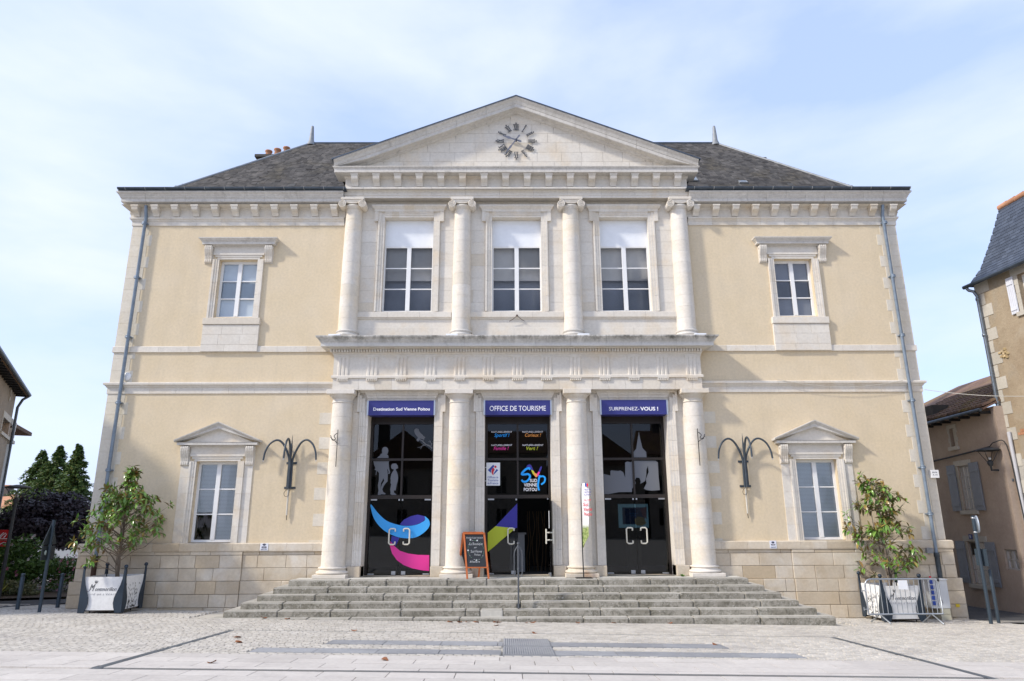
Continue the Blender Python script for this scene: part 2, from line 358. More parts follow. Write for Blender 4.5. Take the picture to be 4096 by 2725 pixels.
# ------------------------------------------------------------ setting: ground
PLAZA = stone('plaza_bedding', (.46, .43, .375), (.52, .49, .43), None, 0, .2, (.30, .28, .24))
def sheet(name, x0, x1, y0, y1, nx, ny, mat, dz=0.0, cut=None):
    vs, fs = [], []
    for j in range(ny+1):
        for i in range(nx+1):
            x = x0+(x1-x0)*i/nx; y = y0+(y1-y0)*j/ny; vs.append((x, y, ground(x, y)+dz))
    for j in range(ny):
        for i in range(nx): fs.append((j*(nx+1)+i, j*(nx+1)+i+1, (j+1)*(nx+1)+i+1, (j+1)*(nx+1)+i))
    return MB().add(vs, fs).build(name, mat)
def gsheet(name, poly, mat, dz, parent=None):
    return MB().add([(x, y, ground(x, y)+dz) for x, y in poly], [tuple(range(len(poly)))]).build(name, mat, parent)
ASPH = stone('asphalt', (.055, .056, .06), (.075, .076, .08), None, 0, .2, (.1, .1, .1), bump=.4, bscale=90)
EARTH = stone('far_ground', (.16, .15, .11), (.2, .19, .13), None, 0, .3, (.08, .1, .04))
far = struct(MB().add([(-900, -900, -2.6), (900, -900, -2.6), (900, 1500, -2.6), (-900, 1500, -2.6)], [(0, 1, 2, 3)]).build('ground', EARTH))
plaza = struct(sheet('plaza', -40, 40, -45, 60, 80, 105, PLAZA, -.03))
# ------------------------------------------------------------ town hall
TH = thing('town_hall', (0, 0, 0), 'pale stone and cream rendered town hall with columned entrance, clock pediment and slate roof', 'building')
XC = .03
def b2(xs): return xs
WX = 8.64; WINS = [(-WX, 8.50, 10.37), (-WX, 1.90, 4.15), (WX+.04, 8.50, 10.37), (WX+.04, 1.90, 4.15)]
DOORX = [-3.39, .03, 3.45]; UWX = [-3.37, .03, 3.43]
wholes = [(x-.595, x+.595, a, b) for x, a, b in WINS]
for s, nm in ((-1, 'wing_wall'), (1, 'wing_wall')):
    x0, x1 = (-12.09, -5.40) if s < 0 else (5.46, 12.09)
    wall_holes(MB(), x0, x1, -.9, 11.60, 0, .5, wholes).build(nm, STUCCO, TH)
MB().box(-12.09, -11.6, .5, 9.8, -1.4, 12.3).build('side_wall', STUCCO, TH); MB().box(11.6, 12.09, .5, 9.8, -1.4, 12.3).build('side_wall', STUCCO, TH)
MB().box(-11.6, 11.6, 9.3, 9.8, -1.4, 12.3).build('back_wall', STUCCO, TH)
MB().box(-11.6, 11.6, .5, 9.3, .55, .93).build('floor', ROOMSHADE2, TH); MB().box(-11.6, 11.6, .51, 9.3, 6.25, 6.6).build('floor', ROOMSHADE2, TH); MB().box(-11.6, 11.6, .51, 9.3, 11.95, 12.2).build('ceiling', ROOMSHADE2, TH)
MB().box(-11.6, 11.6, 5.0, 5.2, .93, 11.95).build('partition_wall', ROOMSHADE, TH)
for x in (-5.45, 5.25): MB().box(x, x+.2, .52, 5, .93, 11.95).build('partition_wall', ROOMSHADE, TH)
pholes = [(x-.97, x+.97, .90, 5.87) for x in DOORX]+[(x-.775, x+.775, 8.67, 11.78) for x in UWX]
pw = wall_holes(MB(), -5.40, 5.46, .3, 12.75, .010, .5, pholes).build('portico_wall', LIME, TH)
# ashlar facing of the portico wall
sur = [(x-1.24, x+1.24, .9, 6.15) for x in DOORX]+[(x-1.0, x+1.0, 8.60, 12.2) for x in UWX]
ashlar(pw, LIME, -4.95, 4.99, [.96+.46*i for i in range(12)], 0, .03, .3, .6, holes=sur)
ashlar(pw, LIME, -4.95, 4.99, [7.75+.40*i for i in range(12)], 0, .03, .45, .8, holes=sur+[(-5, 5.1, 8.3, 8.7)])
# ---- base courses
BSE = {s_: MB().box(*sorted((s_*12.12, s_*5.0)), -.05, .0, -.9, 1.6).build('base_backing', MORTARD, TH) for s_ in (-1, 1)}
zb = [-.48, -.14, .20, .54, .88]
for a, b, y in ((-12.30, -7.64, -.155), (-7.64, -4.9, -.115), (4.9, 7.66, -.115), (7.66, 12.30, -.155)):
    base = BSE[1 if a > 0 else -1]
    ashlar(base, LIMEBASE, a, b, zb, y, .12, .42, 1.25, gap=.009, ch=.010, jit=.007)
    a2, b2_ = max(a, -12.20), min(b, 12.20)
    ashlar(base, LIMEBASE, a2, b2_, [.88, 1.22, 1.56, 1.66], y+.045, .09, .42, 1.2, gap=.008, ch=.009, jit=.006)
BAND = [(-.02, 1.66), (.125, 1.66), (.13, 1.70), (.13, 1.86), (.10, 1.885), (-.02, 1.89)]
def run(name, prof, x0, x1, yf, n, mat, parent, gap=.005):
    w = (x1-x0)/n; me = None
    for i in range(n):
        if me is None:
            mb = MB(); sweep(mb, prof, [(-w/2+gap/2, 0), (w/2-gap/2, 0)]); me = mb.mesh(name); me.materials.append(mat)
        link(name, me, parent, (x0+w*(i+.5), yf, 0))
def corner(name, prof, s, xe, yf, mat, parent, leg=.45, back=9.8, gap=.005):
    mb = MB(); sweep(mb, prof, [(s*(xe-leg+gap), yf), (s*xe, yf), (s*xe, yf+back)], side=s); return mb.build(name, mat, parent)
for s in (-1, 1):
    x0, x1 = (-11.64, -4.95) if s < 0 else (4.95, 11.64)
    run('base_band_stone', BAND, x0, x1, 0, 9, LIMEBASE, TH); corner('base_band_stone', BAND, s, 12.09, 0, LIMEBASE, TH)
    # wing side plinth
    MB().box(*sorted((s*12.0, s*12.28)), -.10, 9.9, -1.5, .87).build('side_plinth', LIMEBASE, TH); MB().box(*sorted((s*12.0, s*12.17)), -.06, 9.9, .87, 1.655).build('side_plinth', LIMEBASE, TH)
    # string courses
    S1 = [(-.02, 7.39), (.045, 7.39), (.045, 7.56), (.03, 7.575), (-.02, 7.575)]
    S2 = [(-.02, 6.13), (.03, 6.13), (.03, 6.30), (.055, 6.32), (.065, 6.345), (.085, 6.37), (.12, 6.385), (.125, 6.44), (.10, 6.46), (-.02, 6.47)]
    a, b = (-11.64, -5.42) if s < 0 else (5.48, 11.64)
    for pr, nm, n in ((S1, 'string_course_stone', 7), (S2, 'string_course_stone', 8)):
        run(nm, pr, a, b, 0, n, LIME, TH); corner(nm, pr, s, 12.09, 0, LIME, TH)
    # architrave, frieze and cornice of the wing
    AR = [(-.02, 11.51), (.03, 11.51), (.03, 11.645), (.045, 11.65), (.06, 11.69), (.095, 11.72), (.10, 11.765), (.08, 11.78), (-.02, 11.78)]
    FZ = [(-.02, 11.78), (.045, 11.78), (.045, 12.04), (.07, 12.06), (.08, 12.10), (.30, 12.115), (-.02, 12.13)]
    CO = [(-.02, 12.13), (.30, 12.195), (.315, 12.20), (.315, 12.30), (.33, 12.31), (.335, 12.335), (.35, 12.34), (.355, 12.37), (.37, 12.385), (.385, 12.42), (.42, 12.455), (.435, 12.47), (.435, 12.515), (-.02, 12.53)]
    run('architrave_stone', AR, a, b, 0, 8, LIME, TH); corner('architrave_stone', AR, s, 12.09, 0, LIME, TH)
    fz = MB(); sweep(fz, FZ, [(s*5.40, 0), (s*12.09, 0), (s*12.09, 9.8)], side=s); fz = fz.build('frieze', LIME, TH)
    run('cornice_stone', CO, a, b, 0, 10, LIMECOR, TH); corner('cornice_stone', CO, s, 12.09, 0, LIMECOR, TH)
# modillions (shared)
def modmesh(w, d, h, mat, nm='modillion'):
    mb = MB(); pr = [(0, 0), (0, h), (-d, h), (-d, h*.72), (-d*.93, h*.55), (-d*.72, h*.42), (-d*.45, h*.30), (-d*.28, h*.12), (-d*.22, 0)]
    mb.prism(pr, -w/2, w/2, 'x')
    e = .022; mb.box(-w/2-e, w/2+e, -d-e, 0, h-.03, h+.012); mb.box(-w/2-e*.5, w/2+e*.5, -d-e*.5, 0, h-.055, h-.03)
    m = mb.mesh(nm); m.materials.append(mat); return m
MM = modmesh(.19, .25, .30, LIME)
for s in (-1, 1):
    for i in range(11): link('modillion', MM, TH, (s*(11.975-.625*i), -.04, 11.795))
    for i in range(14):        # along the side walls
        o = link('modillion', MM, TH, (s*12.13, .35+.66*i, 11.795)); o.rotation_euler.z = s*math.pi/2
# quoins at the outer corners and beside the portico
for s in (-1, 1):
    z = 1.895; i = 0
    while z < 11.45:
        top = min(z+.362, 11.505)
        for lim in (6.13, 7.39):
            if z < lim < top: top = lim
        if not (6.12 < (z+top)/2 < 6.47 or 7.385 < (z+top)/2 < 7.575):
            wq = .53 if i % 2 else .66
            xa, xb = (-12.10, -12.10+wq) if s < 0 else (12.10-wq, 12.10)
            block('quoin', xa+.002, xb-.002, -.008, .03, z+.0015, top-.0015, LIMEQ, TH, .003)
        if abs(top-6.13) < .001: z = 6.47
        elif abs(top-7.39) < .001: z = 7.575
        else: z = top
        i += 1
    for k in range(6):
        zz = 5.55-.72*k; xa, xb = (-5.80, -5.35) if s < 0 else (5.41, 5.84)
        j = random.uniform(-.06, .05)
        block('quoin', xa+j if s < 0 else xa, xb if s < 0 else xb+j, -.006, .03, zz-.34, zz, LIMEQ, TH, .003)
# ---- columns
def column(x, z0, z1, rb, rt, nd_, ionic):
    ya = -.04
    core = MB().lathe([(rb-.02, z0), (rt-.02, z1)], (x, ya, 0), 20).build('column', MORTAR, TH)
    H = z1-z0; zs = [z0+H*i/nd_ for i in range(nd_+1)]
    def r(z): t = (z-z0)/H; return rb+(rt-rb)*(t**1.6)
    for i, (a, b) in enumerate(zip(zs, zs[1:])):
        key = ('drum', ionic, i); me = CACHE.get(key)
        if me is None:
            g = .0018
            me = MB().lathe([(r(a)-.03, a+g), (r(a), a+g)], (0, 0, 0), 36, cap=False).lathe([(r(a), a+g), (r((a+b)/2), (a+b)/2), (r(b), b-g)], (0, 0, 0), 36, cap=False).lathe([(r(b), b-g), (r(b)-.03, b-g)], (0, 0, 0), 36, cap=False).mesh('drum'); me.materials.append(LIMECOL); CACHE[key] = me
        o = link('drum', me, core, (x, ya, 0)); 
    return core
for i, dx in enumerate((-5.15, -1.71, 1.73, 5.17)):
    x = XC+dx; ya = -.04
    c = column(x, 1.245, 5.80, .335, .295, 11, 0)
    key = 'cbase'
    if key not in CACHE:
        CACHE[key] = MB().lathe([(.30, 1.05), (.42, 1.055), (.455, 1.075), (.46, 1.10), (.445, 1.125), (.41, 1.138), (.39, 1.14), (.385, 1.15), (.375, 1.175), (.372, 1.19), (.395, 1.195), (.41, 1.21), (.40, 1.232), (.36, 1.238), (.36, 1.248), (.30, 1.249)], (0, 0, 0), 40, cap=False).mesh('column_base')
        CACHE['ccap'] = MB().lathe([(.28, 5.795), (.296, 5.80), (.312, 5.805), (.312, 5.828), (.298, 5.835), (.296, 5.93), (.31, 5.935), (.31, 5.95), (.325, 5.955), (.328, 5.975), (.37, 6.01), (.385, 6.03), (.385, 6.042), (.2, 6.042)], (0, 0, 0), 40, cap=False).mesh('capital')
        CACHE['cbase'].materials.append(LIMEBASE if False else LIMECOL); CACHE['ccap'].materials.append(LIMECOL)
    cbm = CACHE['cbase'].copy() if i == 2 else CACHE['cbase']
    if i == 2: cbm.materials.clear(); cbm.materials.append(RUSTST)
    link('column_base', cbm, c, (x, ya, 0)); link('capital', CACHE['ccap'], c, (x, ya, 0))
    bevel_block('plinth', x-.455, x+.455, ya-.455, ya+.3, .957, 1.055, RUSTST if i == 2 else LIMECOL, c, .008, 1)
    bevel_block('abacus', x-.405, x+.405, ya-.405, ya+.2, 6.040, 6.172, LIMECOL, c, .006, 1)
def volute(mb, cx, cz, yf, yb, r, sgn):
    mb.lathe([(1e-4, 0), (r, 0), (r, .01)], (0, 0, 0), 2) if False else None
    n = 24
    ring = lambda rr, y: [(cx+rr*math.cos(2*math.pi*j/n), y, cz+rr*math.sin(2*math.pi*j/n)) for j in range(n)]
    mb.rings([ring(r*.86, yb), ring(r*.86, yf+.02), ring(r*.80, yf+.012), ring(.001, yf+.012)], True, False)
    pts = [(cx+sgn*(r*(1-t*.80))*math.cos(math.pi/2+t*4.6*math.pi), yf+.010-.012*t, cz+(r*(1-t*.80))*math.sin(math.pi/2+t*4.6*math.pi)) for t in [k/46 for k in range(47)]]
    mb.tube(pts, .020, 6, r1=.010); mb.sphere((cx, yf, cz), .022, 10)
for i, dx in enumerate((-5.15, -1.71, 1.72, 5.16)):
    x = XC+dx; ya = -.04
    c = column(x, 8.02, 11.98, .287, .255, 11, 1)
    if 'ubase' not in CACHE:
        CACHE['ubase'] = MB().lathe([(.25, 7.81), (.34, 7.815), (.37, 7.84), (.37, 7.87), (.345, 7.89), (.32, 7.90), (.315, 7.94), (.335, 7.95), (.345, 7.975), (.33, 7.995), (.30, 8.0), (.30, 8.018), (.25, 8.02)], (0, 0, 0), 40, cap=False).mesh('column_base'); CACHE['ubase'].materials.append(LIMECOR)
        mb = MB().lathe([(.24, 11.96), (.262, 11.965), (.272, 11.975), (.262, 11.99), (.262, 12.0), (.30, 12.03), (.315, 12.07), (.31, 12.10), (.2, 12.11)], (0, 0, 0), 36, cap=False)
        for sx in (-1, 1): volute(mb, sx*.325, 12.09, -.36, .16, .125, sx)
        mb.prism([(-.33, 12.205), (-.18, 12.185), (0, 12.178), (.18, 12.185), (.33, 12.205), (.33, 12.235), (-.33, 12.235)], -.335, .2, 'y')
        mb.prism([(-.2, 12.15), (-.1, 12.125), (.1, 12.125), (.2, 12.15), (.33, 12.2), (-.33, 12.2)], -.325, .18, 'y')
        CACHE['ucap'] = mb.mesh('capital'); CACHE['ucap'].materials.append(LIMECOL)
    link('column_base', CACHE['ubase'], c, (x, ya, 0)); link('capital', CACHE['ucap'], c, (x, ya, 0))
    bevel_block('plinth', x-.39, x+.39, ya-.39, ya+.25, 7.715, 7.812, LIMECOL, c, .006, 1)
    bevel_block('abacus', x-.36, x+.36, ya-.36, ya+.2, 12.236, 12.325, LIMECOL, c, .01, 1)
    block('lead_flashing', x-.39 if dx < 0 else x+.05, x-.05 if dx < 0 else x+.39, -.70, -.38, 7.712, 7.765, WHITEP, TH, .004)
# ---- lower entablature
XL, XR = -5.40, 5.46; YF = -.30
def psweep(name, prof, mat, parent=TH, y=YF): mb = MB(); sweep(mb, prof, [(XL, .02), (XL, y), (XR, y), (XR, .02)]); return mb.build(name, mat, parent)
def box_prof(p, z0, z1): return [(-.02, z0), (p, z0), (p, z1), (-.02, z1)]
# architrave of wedge-jointed stones
archi = MB().box(XL+.02, XR-.02, YF+.02, .01, 6.185, 6.51).build('architrave', MORTAR, TH)
edges = [XL]+[XC+(-5.15+.49*k)+0 for k in range(1, 22)]+[XR]
for a, b in zip(edges, edges[1:]):
    def lean(x):
        c = min(DOORX, key=lambda d: abs(d-x)); return max(-.13, min(.13, (x-c)*.11)) if abs(x-c) < 1.15 else 0
    l0, l1 = (0 if a == XL else lean(a)), (0 if b == XR else lean(b)); g = .0025
    MB().prism([(a+g, 6.178), (b-g, 6.178), (b+l1-g, 6.52), (a+l0+g, 6.52)], YF, .0, 'y').build('architrave_stone', LIME, archi)
psweep('taenia', [(-.02, 6.52), (.04, 6.522), (.045, 6.53), (.045, 6.59), (.035, 6.605), (-.02, 6.605)], LIME)
fr = psweep('frieze', box_prof(0, 6.605, 7.17), LIME)
psweep('frieze_cap', [(-.02, 7.17), (.012, 7.17), (.015, 7.222), (-.02, 7.222)], LIME)
tg = None
for i in range(13):
    x = .03+.8565*(i-6)
    if tg is None:
        pr = []
        mb = MB(); w = .1675; d = .028
        xs = [-w, -w+.035, -w+.075, -.06, -.025, .025, .06, w-.075, w-.035, w]; ys = [-d*.2, -d, -d, -d*.1+0, -d, -d, -d*.1, -d, -d, -d*.2]
        poly = [(-w, 0)]+[(a, b) for a, b in zip([-w, -w+.03, -.088, -.0575, -.027, .027, .0575, .088, w-.03, w], [-.006, -.028, -.028, -.004, -.028, -.028, -.004, -.028, -.028, -.006])]+[(w, 0)]
        mb.prism(poly, 6.607, 7.13, 'z'); mb.box(-w-.004, w+.004, -.030, 0, 7.13, 7.17); mb.box(-w-.012, w+.012, -.034, 0, 7.172, 7.225)
        tg = mb.mesh('triglyph'); tg.materials.append(LIME)
        mb = MB(); mb.box(-w, w, -.052, 0, 6.492, 6.518)
        for k in range(6): mb.lathe([(.026, 6.445), (.018, 6.492)], (-w+.028+k*.0558, -.03, 0), 8)
        gt = mb.mesh('guttae'); gt.materials.append(LIME)
    t = link('triglyph', tg, fr, (x, YF, 0)); link('guttae', gt, t, (x, YF, 0))
psweep('bed_moulding', [(-.02, 7.222), (.02, 7.224), (.035, 7.25), (.05, 7.27), (.052, 7.287), (.052, 7.375), (.19, 7.385), (.20, 7.41), (-.02, 7.415)], LIME)
de = MB().box(-.025, .025, -.105, 0, 7.290, 7.372).mesh('dentil'); de.materials.append(LIME)
n = int((XR-XL+.22)/.0815)
for i in range(n): link('dentil', de, fr, (XL-.11+.04+i*.0815, YF-.045, 0))
CORN = [(-.02, 7.415), (.22, 7.415), (.325, 7.41), (.33, 7.415), (.33, 7.515), (.34, 7.52), (.345, 7.545), (.365, 7.555), (.375, 7.58), (.385, 7.585), (.39, 7.60), (.42, 7.625), (.455, 7.66), (.465, 7.67), (.465, 7.705), (.2, 7.715), (-.02, 7.716)]
def front_cornice(name, prof, mat, n, leg=.5):
    w = XR-XL-2*leg; me = None
    for i in range(n):
        a = XL+leg+w*i/n
        if me is None: mb = MB(); sweep(mb, prof, [(.0025, 0), (w/n-.0025, 0)]); me = mb.mesh(name); me.materials.append(mat)
        link(name, me, TH, (a, YF, 0))
    mb = MB(); sweep(mb, prof, [(XL, .02), (XL, YF), (XL+leg-.0025, YF)]); mb.build(name, mat, TH)
    mb = MB(); sweep(mb, prof, [(XR-leg+.0025, YF), (XR, YF), (XR, .02)]); mb.build(name, mat, TH)
front_cornice('lower_cornice_stone', CORN, LIMEGRIME, 9, .75)
MB().box(XL+.02, XR-.02, YF+.02, .01, 7.42, 7.712).build('cornice_core', MORTAR, TH)
# ---- upper storey between columns
for xa, xb in ((-4.88, -1.98), (-1.40, 1.46), (2.03, 4.92)):
    nn = 3; w = (xb-xa)/nn
    PR = [(-.02, 8.42), (.02, 8.42), (.03, 8.45), (.07, 8.47), (.075, 8.63), (.06, 8.64), (-.02, 8.645)]
    run('sill_band_stone', PR, xa, xb, 0, nn, LIME, TH)
def upper_window(x):
    w0, w1, z0, z1 = x-.775, x+.775, 8.67, 11.78
    for s in (-1, 1):      # jamb stones with stepped fasciae
        e = w0 if s < 0 else w1
        for k in range(6):
            a, b = z0-.02+(z1-.12-z0)*k/6, z0-.02+(z1-.12-z0)*(k+1)/6
            mb = MB()
            for o0, o1, p in ((0, .075, .03), (.075, .15, .05), (.15, .20, .075)):
                mb.box(*sorted((e+s*o0, e+s*o1)), -p, .015, a+.002, b-.002)
            mb.build('jamb_stone', LIME, TH)
        mb = MB(); zt = z1-.14
        for o0, o1, p in ((0, .10, .032), (.10, .20, .055), (.20, .32, .08)):
            mb.box(*sorted((e+s*o0, e+s*o1)), -p, .015, zt, 11.963)
        mb.build('jamb_stone', LIME, TH)
    FA = [(-.01, 11.785), (.032, 11.785), (.032, 11.86), (.055, 11.865), (.055, 11.925), (.08, 11.93), (.08, 11.963), (-.01, 11.963)]
    run('lintel_stone', FA, x-.774, x+.774, 0, 7, LIME, TH, .003)
    HD = [(-.01, 11.964), (.088, 11.965), (.092, 12.02), (.105, 12.05), (.13, 12.075), (.155, 12.11), (.17, 12.12), (.17, 12.165), (-.01, 12.175)]
    xa, xb = x-1.01, x+1.01; n = 5; w = (xb-xa-.5)/n
    run('hood_stone', HD, xa+.25, xb-.25, 0, n, LIME, TH, .003)
    mb = MB(); sweep(mb, HD, [(xa, .012), (xa, 0), (xa+.2485, 0)]); mb.build('hood_stone', LIME, TH); mb = MB(); sweep(mb, HD, [(xb-.2485, 0), (xb, 0), (xb, .012)]); mb.build('hood_stone', LIME, TH)
    y = .20
    W_ = MB().box(w0, w0+.045, y, y+.06, z0, 10.90).box(w1-.045, w1, y, y+.06, z0, 10.90).box(w0+.045, w1-.045, y, y+.06, z0, z0+.08).box(w0+.045, w1-.045, y, y+.06, 10.84, 10.90).box(x-.065, x+.065, y-.012, y+.06, z0+.08, 10.84).build('window', WHITE, TH)
    MB().box(w0, w1, y+.005, y+.05, 10.90, z1-.005).build('blind_panel', WHITEP, W_)
    MB().box(w0-.01, w1+.01, .02, y, z0-.03, z0+.005).build('sill', LIME, W_)
    for k, zz in enumerate((9.46, 10.15)):
        for a, b in ((w0+.045, x-.065), (x+.065, w1-.045)): MB().box(a, b, y+.01, y+.05, zz-.016, zz+.016).build('glazing_bar', WHITE, W_)
    zz = [z0+.08, 9.46-.016, 9.46+.016, 10.15-.016, 10.15+.016, 10.84]
    for k in range(3):
        for a, b in ((w0+.045, x-.065), (x+.065, w1-.045)): MB().add([(a, y+.03, zz[2*k]), (b, y+.03, zz[2*k]), (b, y+.03, zz[2*k+1]), (a, y+.03, zz[2*k+1])], [(0, 1, 2, 3)]).build('pane', GLASS, W_)
    MB().box(w0-.1, w1+.1, y+.20, y+.21, 9.80, 11.9).build('roller_blind', BLIND, W_)
    MB().box(w0-.1, w1+.1, y+.34, y+.35, z0-.05, 9.9).build('net_curtain', BLIND2, W_)
BLIND = plain('grey_blind', (.42, .40, .38), .8, var=.05); BLIND2 = plain('dim_blind', (.19, .20, .23), .8, var=.05); VENET = plain('pale_venetian_slat', (.78, .82, .84), .5); BLINDL = plain('pale_blind', (.52, .58, .64), .8, var=.04)
for x in UWX: upper_window(x)
# ---- upper entablature and pediment
UA = [(-.02, 12.33), (.0, 12.33), (.0, 12.41), (.015, 12.415), (.015, 12.49), (.03, 12.495), (.03, 12.53), (.05, 12.55), (.085, 12.59), (.10, 12.60), (.10, 12.645), (.08, 12.665), (-.02, 12.67)]
front_cornice('upper_architrave_stone', UA, LIME, 9, .6)
MB().box(XL+.02, XR-.02, YF+.02, .01, 12.34, 13.2).build('entablature_core', MORTAR, TH)
uf = psweep('upper_frieze', box_prof(.0, 12.67, 13.06), LIME)
psweep('upper_bed_moulding', [(-.02, 12.985), (.02, 12.99), (.035, 13.03), (.05, 13.06), (-.02, 13.062)], LIME)
MU = modmesh(.205, .24, .345, LIME)
for i in range(16): link('modillion', MU, uf, (.03+.681*(i-7.5), YF, 12.70))
UC = [(-.02, 13.06), (.29, 13.062), (.30, 13.07), (.30, 13.19), (.315, 13.20), (.325, 13.225), (.345, 13.235), (.345, 13.262), (.1, 13.285), (-.02, 13.29)]
front_cornice('upper_cornice_stone', UC, LIMECOR, 9, .7)
MB().box(XL+.05, XR-.05, YF+.05, 3.5, 12.6, 13.26).build('portico_roof_base', MORTAR, TH)
AP = 15.72; HX = 5.74; SL = (AP-13.46)/HX        # raking cornice
tym = [(XC-4.95, 13.27), (XC+4.95, 13.27), (XC, 13.27+4.95*SL)]
ty = MB().prism(tym, YF+.012, .4, 'y').build('tympanum', MORTAR, TH)
def tri_block(a, b, z0, z1):     # tympanum block clipped by the rake
    top = lambda x: 15.34-abs(x-XC)*SL
    pts = [(a, z0), (b, z0)]
    zr = min(z1, top(b)); zl = min(z1, top(a)); r = []
    if max(zr, zl, min(z1, top(max(a, min(b, XC))))) <= z0+.03: return
    xs = [b, a]
    if zr < z0 or zl < z0:
        if zr < z0: xb = XC+(15.34-z0)/SL; pts[1] = (xb, z0); r = [(max(a, XC+(15.34-z1)/SL), z1)] if XC+(15.34-z1)/SL > a+.01 else []; pts += r; pts.append((a, zl)); 
        else: xa = XC-(15.34-z0)/SL; pts[0] = (xa, z0); pts.append((b, zr)); r = [(min(b, XC-(15.34-z1)/SL), z1)] if XC-(15.34-z1)/SL < b-.01 else []; pts += r
    else:
        pts.append((b, zr))
        for xk in (XC+(15.34-z1)/SL, XC, XC-(15.34-z1)/SL):
            if a+.01 < xk < b-.01: pts.append((xk, min(z1, top(xk))))
        pts.append((a, zl))
    cx = sum(p[0] for p in pts)/len(pts); cz = sum(p[1] for p in pts)/len(pts); g = .005
    pts = [(p[0]+math.copysign(g, cx-p[0]), p[1]+math.copysign(g, cz-p[1])*.6) for p in pts]
    MB().prism(pts, YF, YF+.03, 'y').build('ashlar_block', LIME, ty)
zz = [13.28, 13.60, 13.94, 14.28, 14.62, 14.96, 15.3]
for k in range(6):
    half = (15.34-zz[k])/SL; x = XC-half
    while x < XC+half-.05:
        w = random.uniform(.6, 1.0); tri_block(x, min(x+w, XC+half), zz[k], zz[k+1]); x += w
# rake profile: (projection from YF, drop below top line)
RK = [(.43, .0), (.43, .045), (.40, .07), (.36, .11), (.345, .15), (.335, .165), (.33, .19), (.315, .20), (.31, .21), (.31, .31), (.29, .325), (.10, .325), (.08, .36), (.02, .385), (.0, .39), (-.03, .39), (-.03, .0)]
for s in (-1, 1):
    L_ = HX; n = 6
    def P(t, p, d):
        x = XC+s*t; z = AP-t*SL-d*1.02
        return (x, YF-p, z)
    for k in range(n):
        t0, t1 = L_*k/n, L_*(k+1)/n; g = .003 if k else 0
        rs = [[P(t0+g, p, d) for p, d in RK], [P(t1-.003 if k < n-1 else t1, p, d) for p, d in RK]]
        if k == n-1:    # ends as a tapering foot on the horizontal cornice
            rs[1] = [(XC+s*(t1+0*d), YF-p, max(AP-t1*SL-d*1.02, 13.27)) for p, d in RK]
        _closed(MB(), rs).build('raking_cornice_stone', LIMECOR, TH)
    mb = MB(); RZ = [(.445, -.035), (.455, -.02), (.455, .012), (.43, -.002), (-.2, -.002), (-.2, -.035)]
    _closed(mb, [[P(-.0, p, d) for p, d in RZ], [P(L_+.06, p, d) for p, d in RZ]]); mb.build('zinc_edging', ZINC, TH)
    mb = MB().add([P(0, -.15, -.01), P(L_+.02, -.15, -.01), (XC+s*(L_+.02), 6.5, AP-(L_+.02)*SL+.01), (XC, 6.5, AP+.01)], [(0, 1, 2, 3)]).add([P(0, -.15, .08), P(L_+.02, -.15, .08), (XC+s*(L_+.02), 6.5, AP-(L_+.02)*SL-.08), (XC, 6.5, AP-.08)], [(0, 1, 2, 3)]); mb.build('portico_roof', SLATE, TH)
    MB().box(*sorted((XC+s*5.3, XC+s*5.36)), YF+.06, 3.0, 12.6, 13.5).build('portico_side', LIME, TH)
# ---- clock
ck = MB().lathe([(.001, 0), (.05, 0), (.05, .03), (.001, .03)], (0, 0, 0), 12).mesh('hub')
CKX, CKZ, CKY = .03, 14.325, YF-.03
clock = thing('wall_clock', (CKX, CKY, CKZ), 'faceless clock of dark Roman numerals and two hands on the triangular gable', 'clock')
ROM = ['XII', 'I', 'II', 'III', 'IIII', 'V', 'VI', 'VII', 'VIII', 'IX', 'X', 'XI']
CLK = plain('dark_grey_clock_metal', (.06, .07, .085), .5, .4)
for h in range(12):
    a = math.radians(30*h); rad = Vector((math.sin(a), 0, math.cos(a))); tan = Vector((math.cos(a), 0, -math.sin(a)))
    if 3 <= h <= 9 and False: rad, tan = -rad, -tan
    mb = MB(); s = ROM[h]; flip = -1 if 4 <= h <= 8 else 1
    wd = {'I': .042, 'V': .085, 'X': .085}; tot = sum(wd[c] for c in s); u = -tot/2; hh = .20
    c0 = rad*.50
    def bar(p, q, t):
        p, q = Vector(p), Vector(q); d = (q-p).normalized(); nrm = Vector((d.z, 0, -d.x))*t/2
        mb.add([p+nrm+Vector((0, -.012, 0)), p-nrm+Vector((0, -.012, 0)), q-nrm+Vector((0, -.012, 0)), q+nrm+Vector((0, -.012, 0)), p+nrm, p-nrm, q-nrm, q+nrm], [(0, 1, 2, 3), (4, 7, 6, 5), (0, 4, 5, 1), (1, 5, 6, 2), (2, 6, 7, 3), (3, 7, 4, 0)])
    def pt(uu, vv): return c0+tan*uu*flip+rad*vv*flip
    for c in s:
        w = wd[c]
        if c == 'I': bar(pt(u+w/2, -hh/2), pt(u+w/2, hh/2), .021)
        elif c == 'V': bar(pt(u+.012, hh/2), pt(u+w/2, -hh/2), .021); bar(pt(u+w-.012, hh/2), pt(u+w/2, -hh/2), .010)
        else: bar(pt(u+.012, hh/2), pt(u+w-.012, -hh/2), .021); bar(pt(u+w-.012, hh/2), pt(u+.012, -hh/2), .010)
        u += w
    bar(pt(-tot/2-.01, hh/2), pt(tot/2+.01, hh/2), .011); bar(pt(-tot/2-.01, -hh/2), pt(tot/2+.01, -hh/2), .011)
    for v in range(len(mb.v)): mb.v[v] = tuple(Vector(mb.v[v])+Vector((CKX, CKY, CKZ)))
    nu = mb.build('numeral', CLK, clock)
    d = MB().lathe([(.001, 0), (.022, 0), (.022, .02), (.001, .02)], (0, 0, 0), 8)
    d.v = [(CKX+rad.x*.645+p[0], CKY-p[2], CKZ+rad.z*.645+p[1]) for p in d.v]; d.build('minute_stud', CLK, nu)
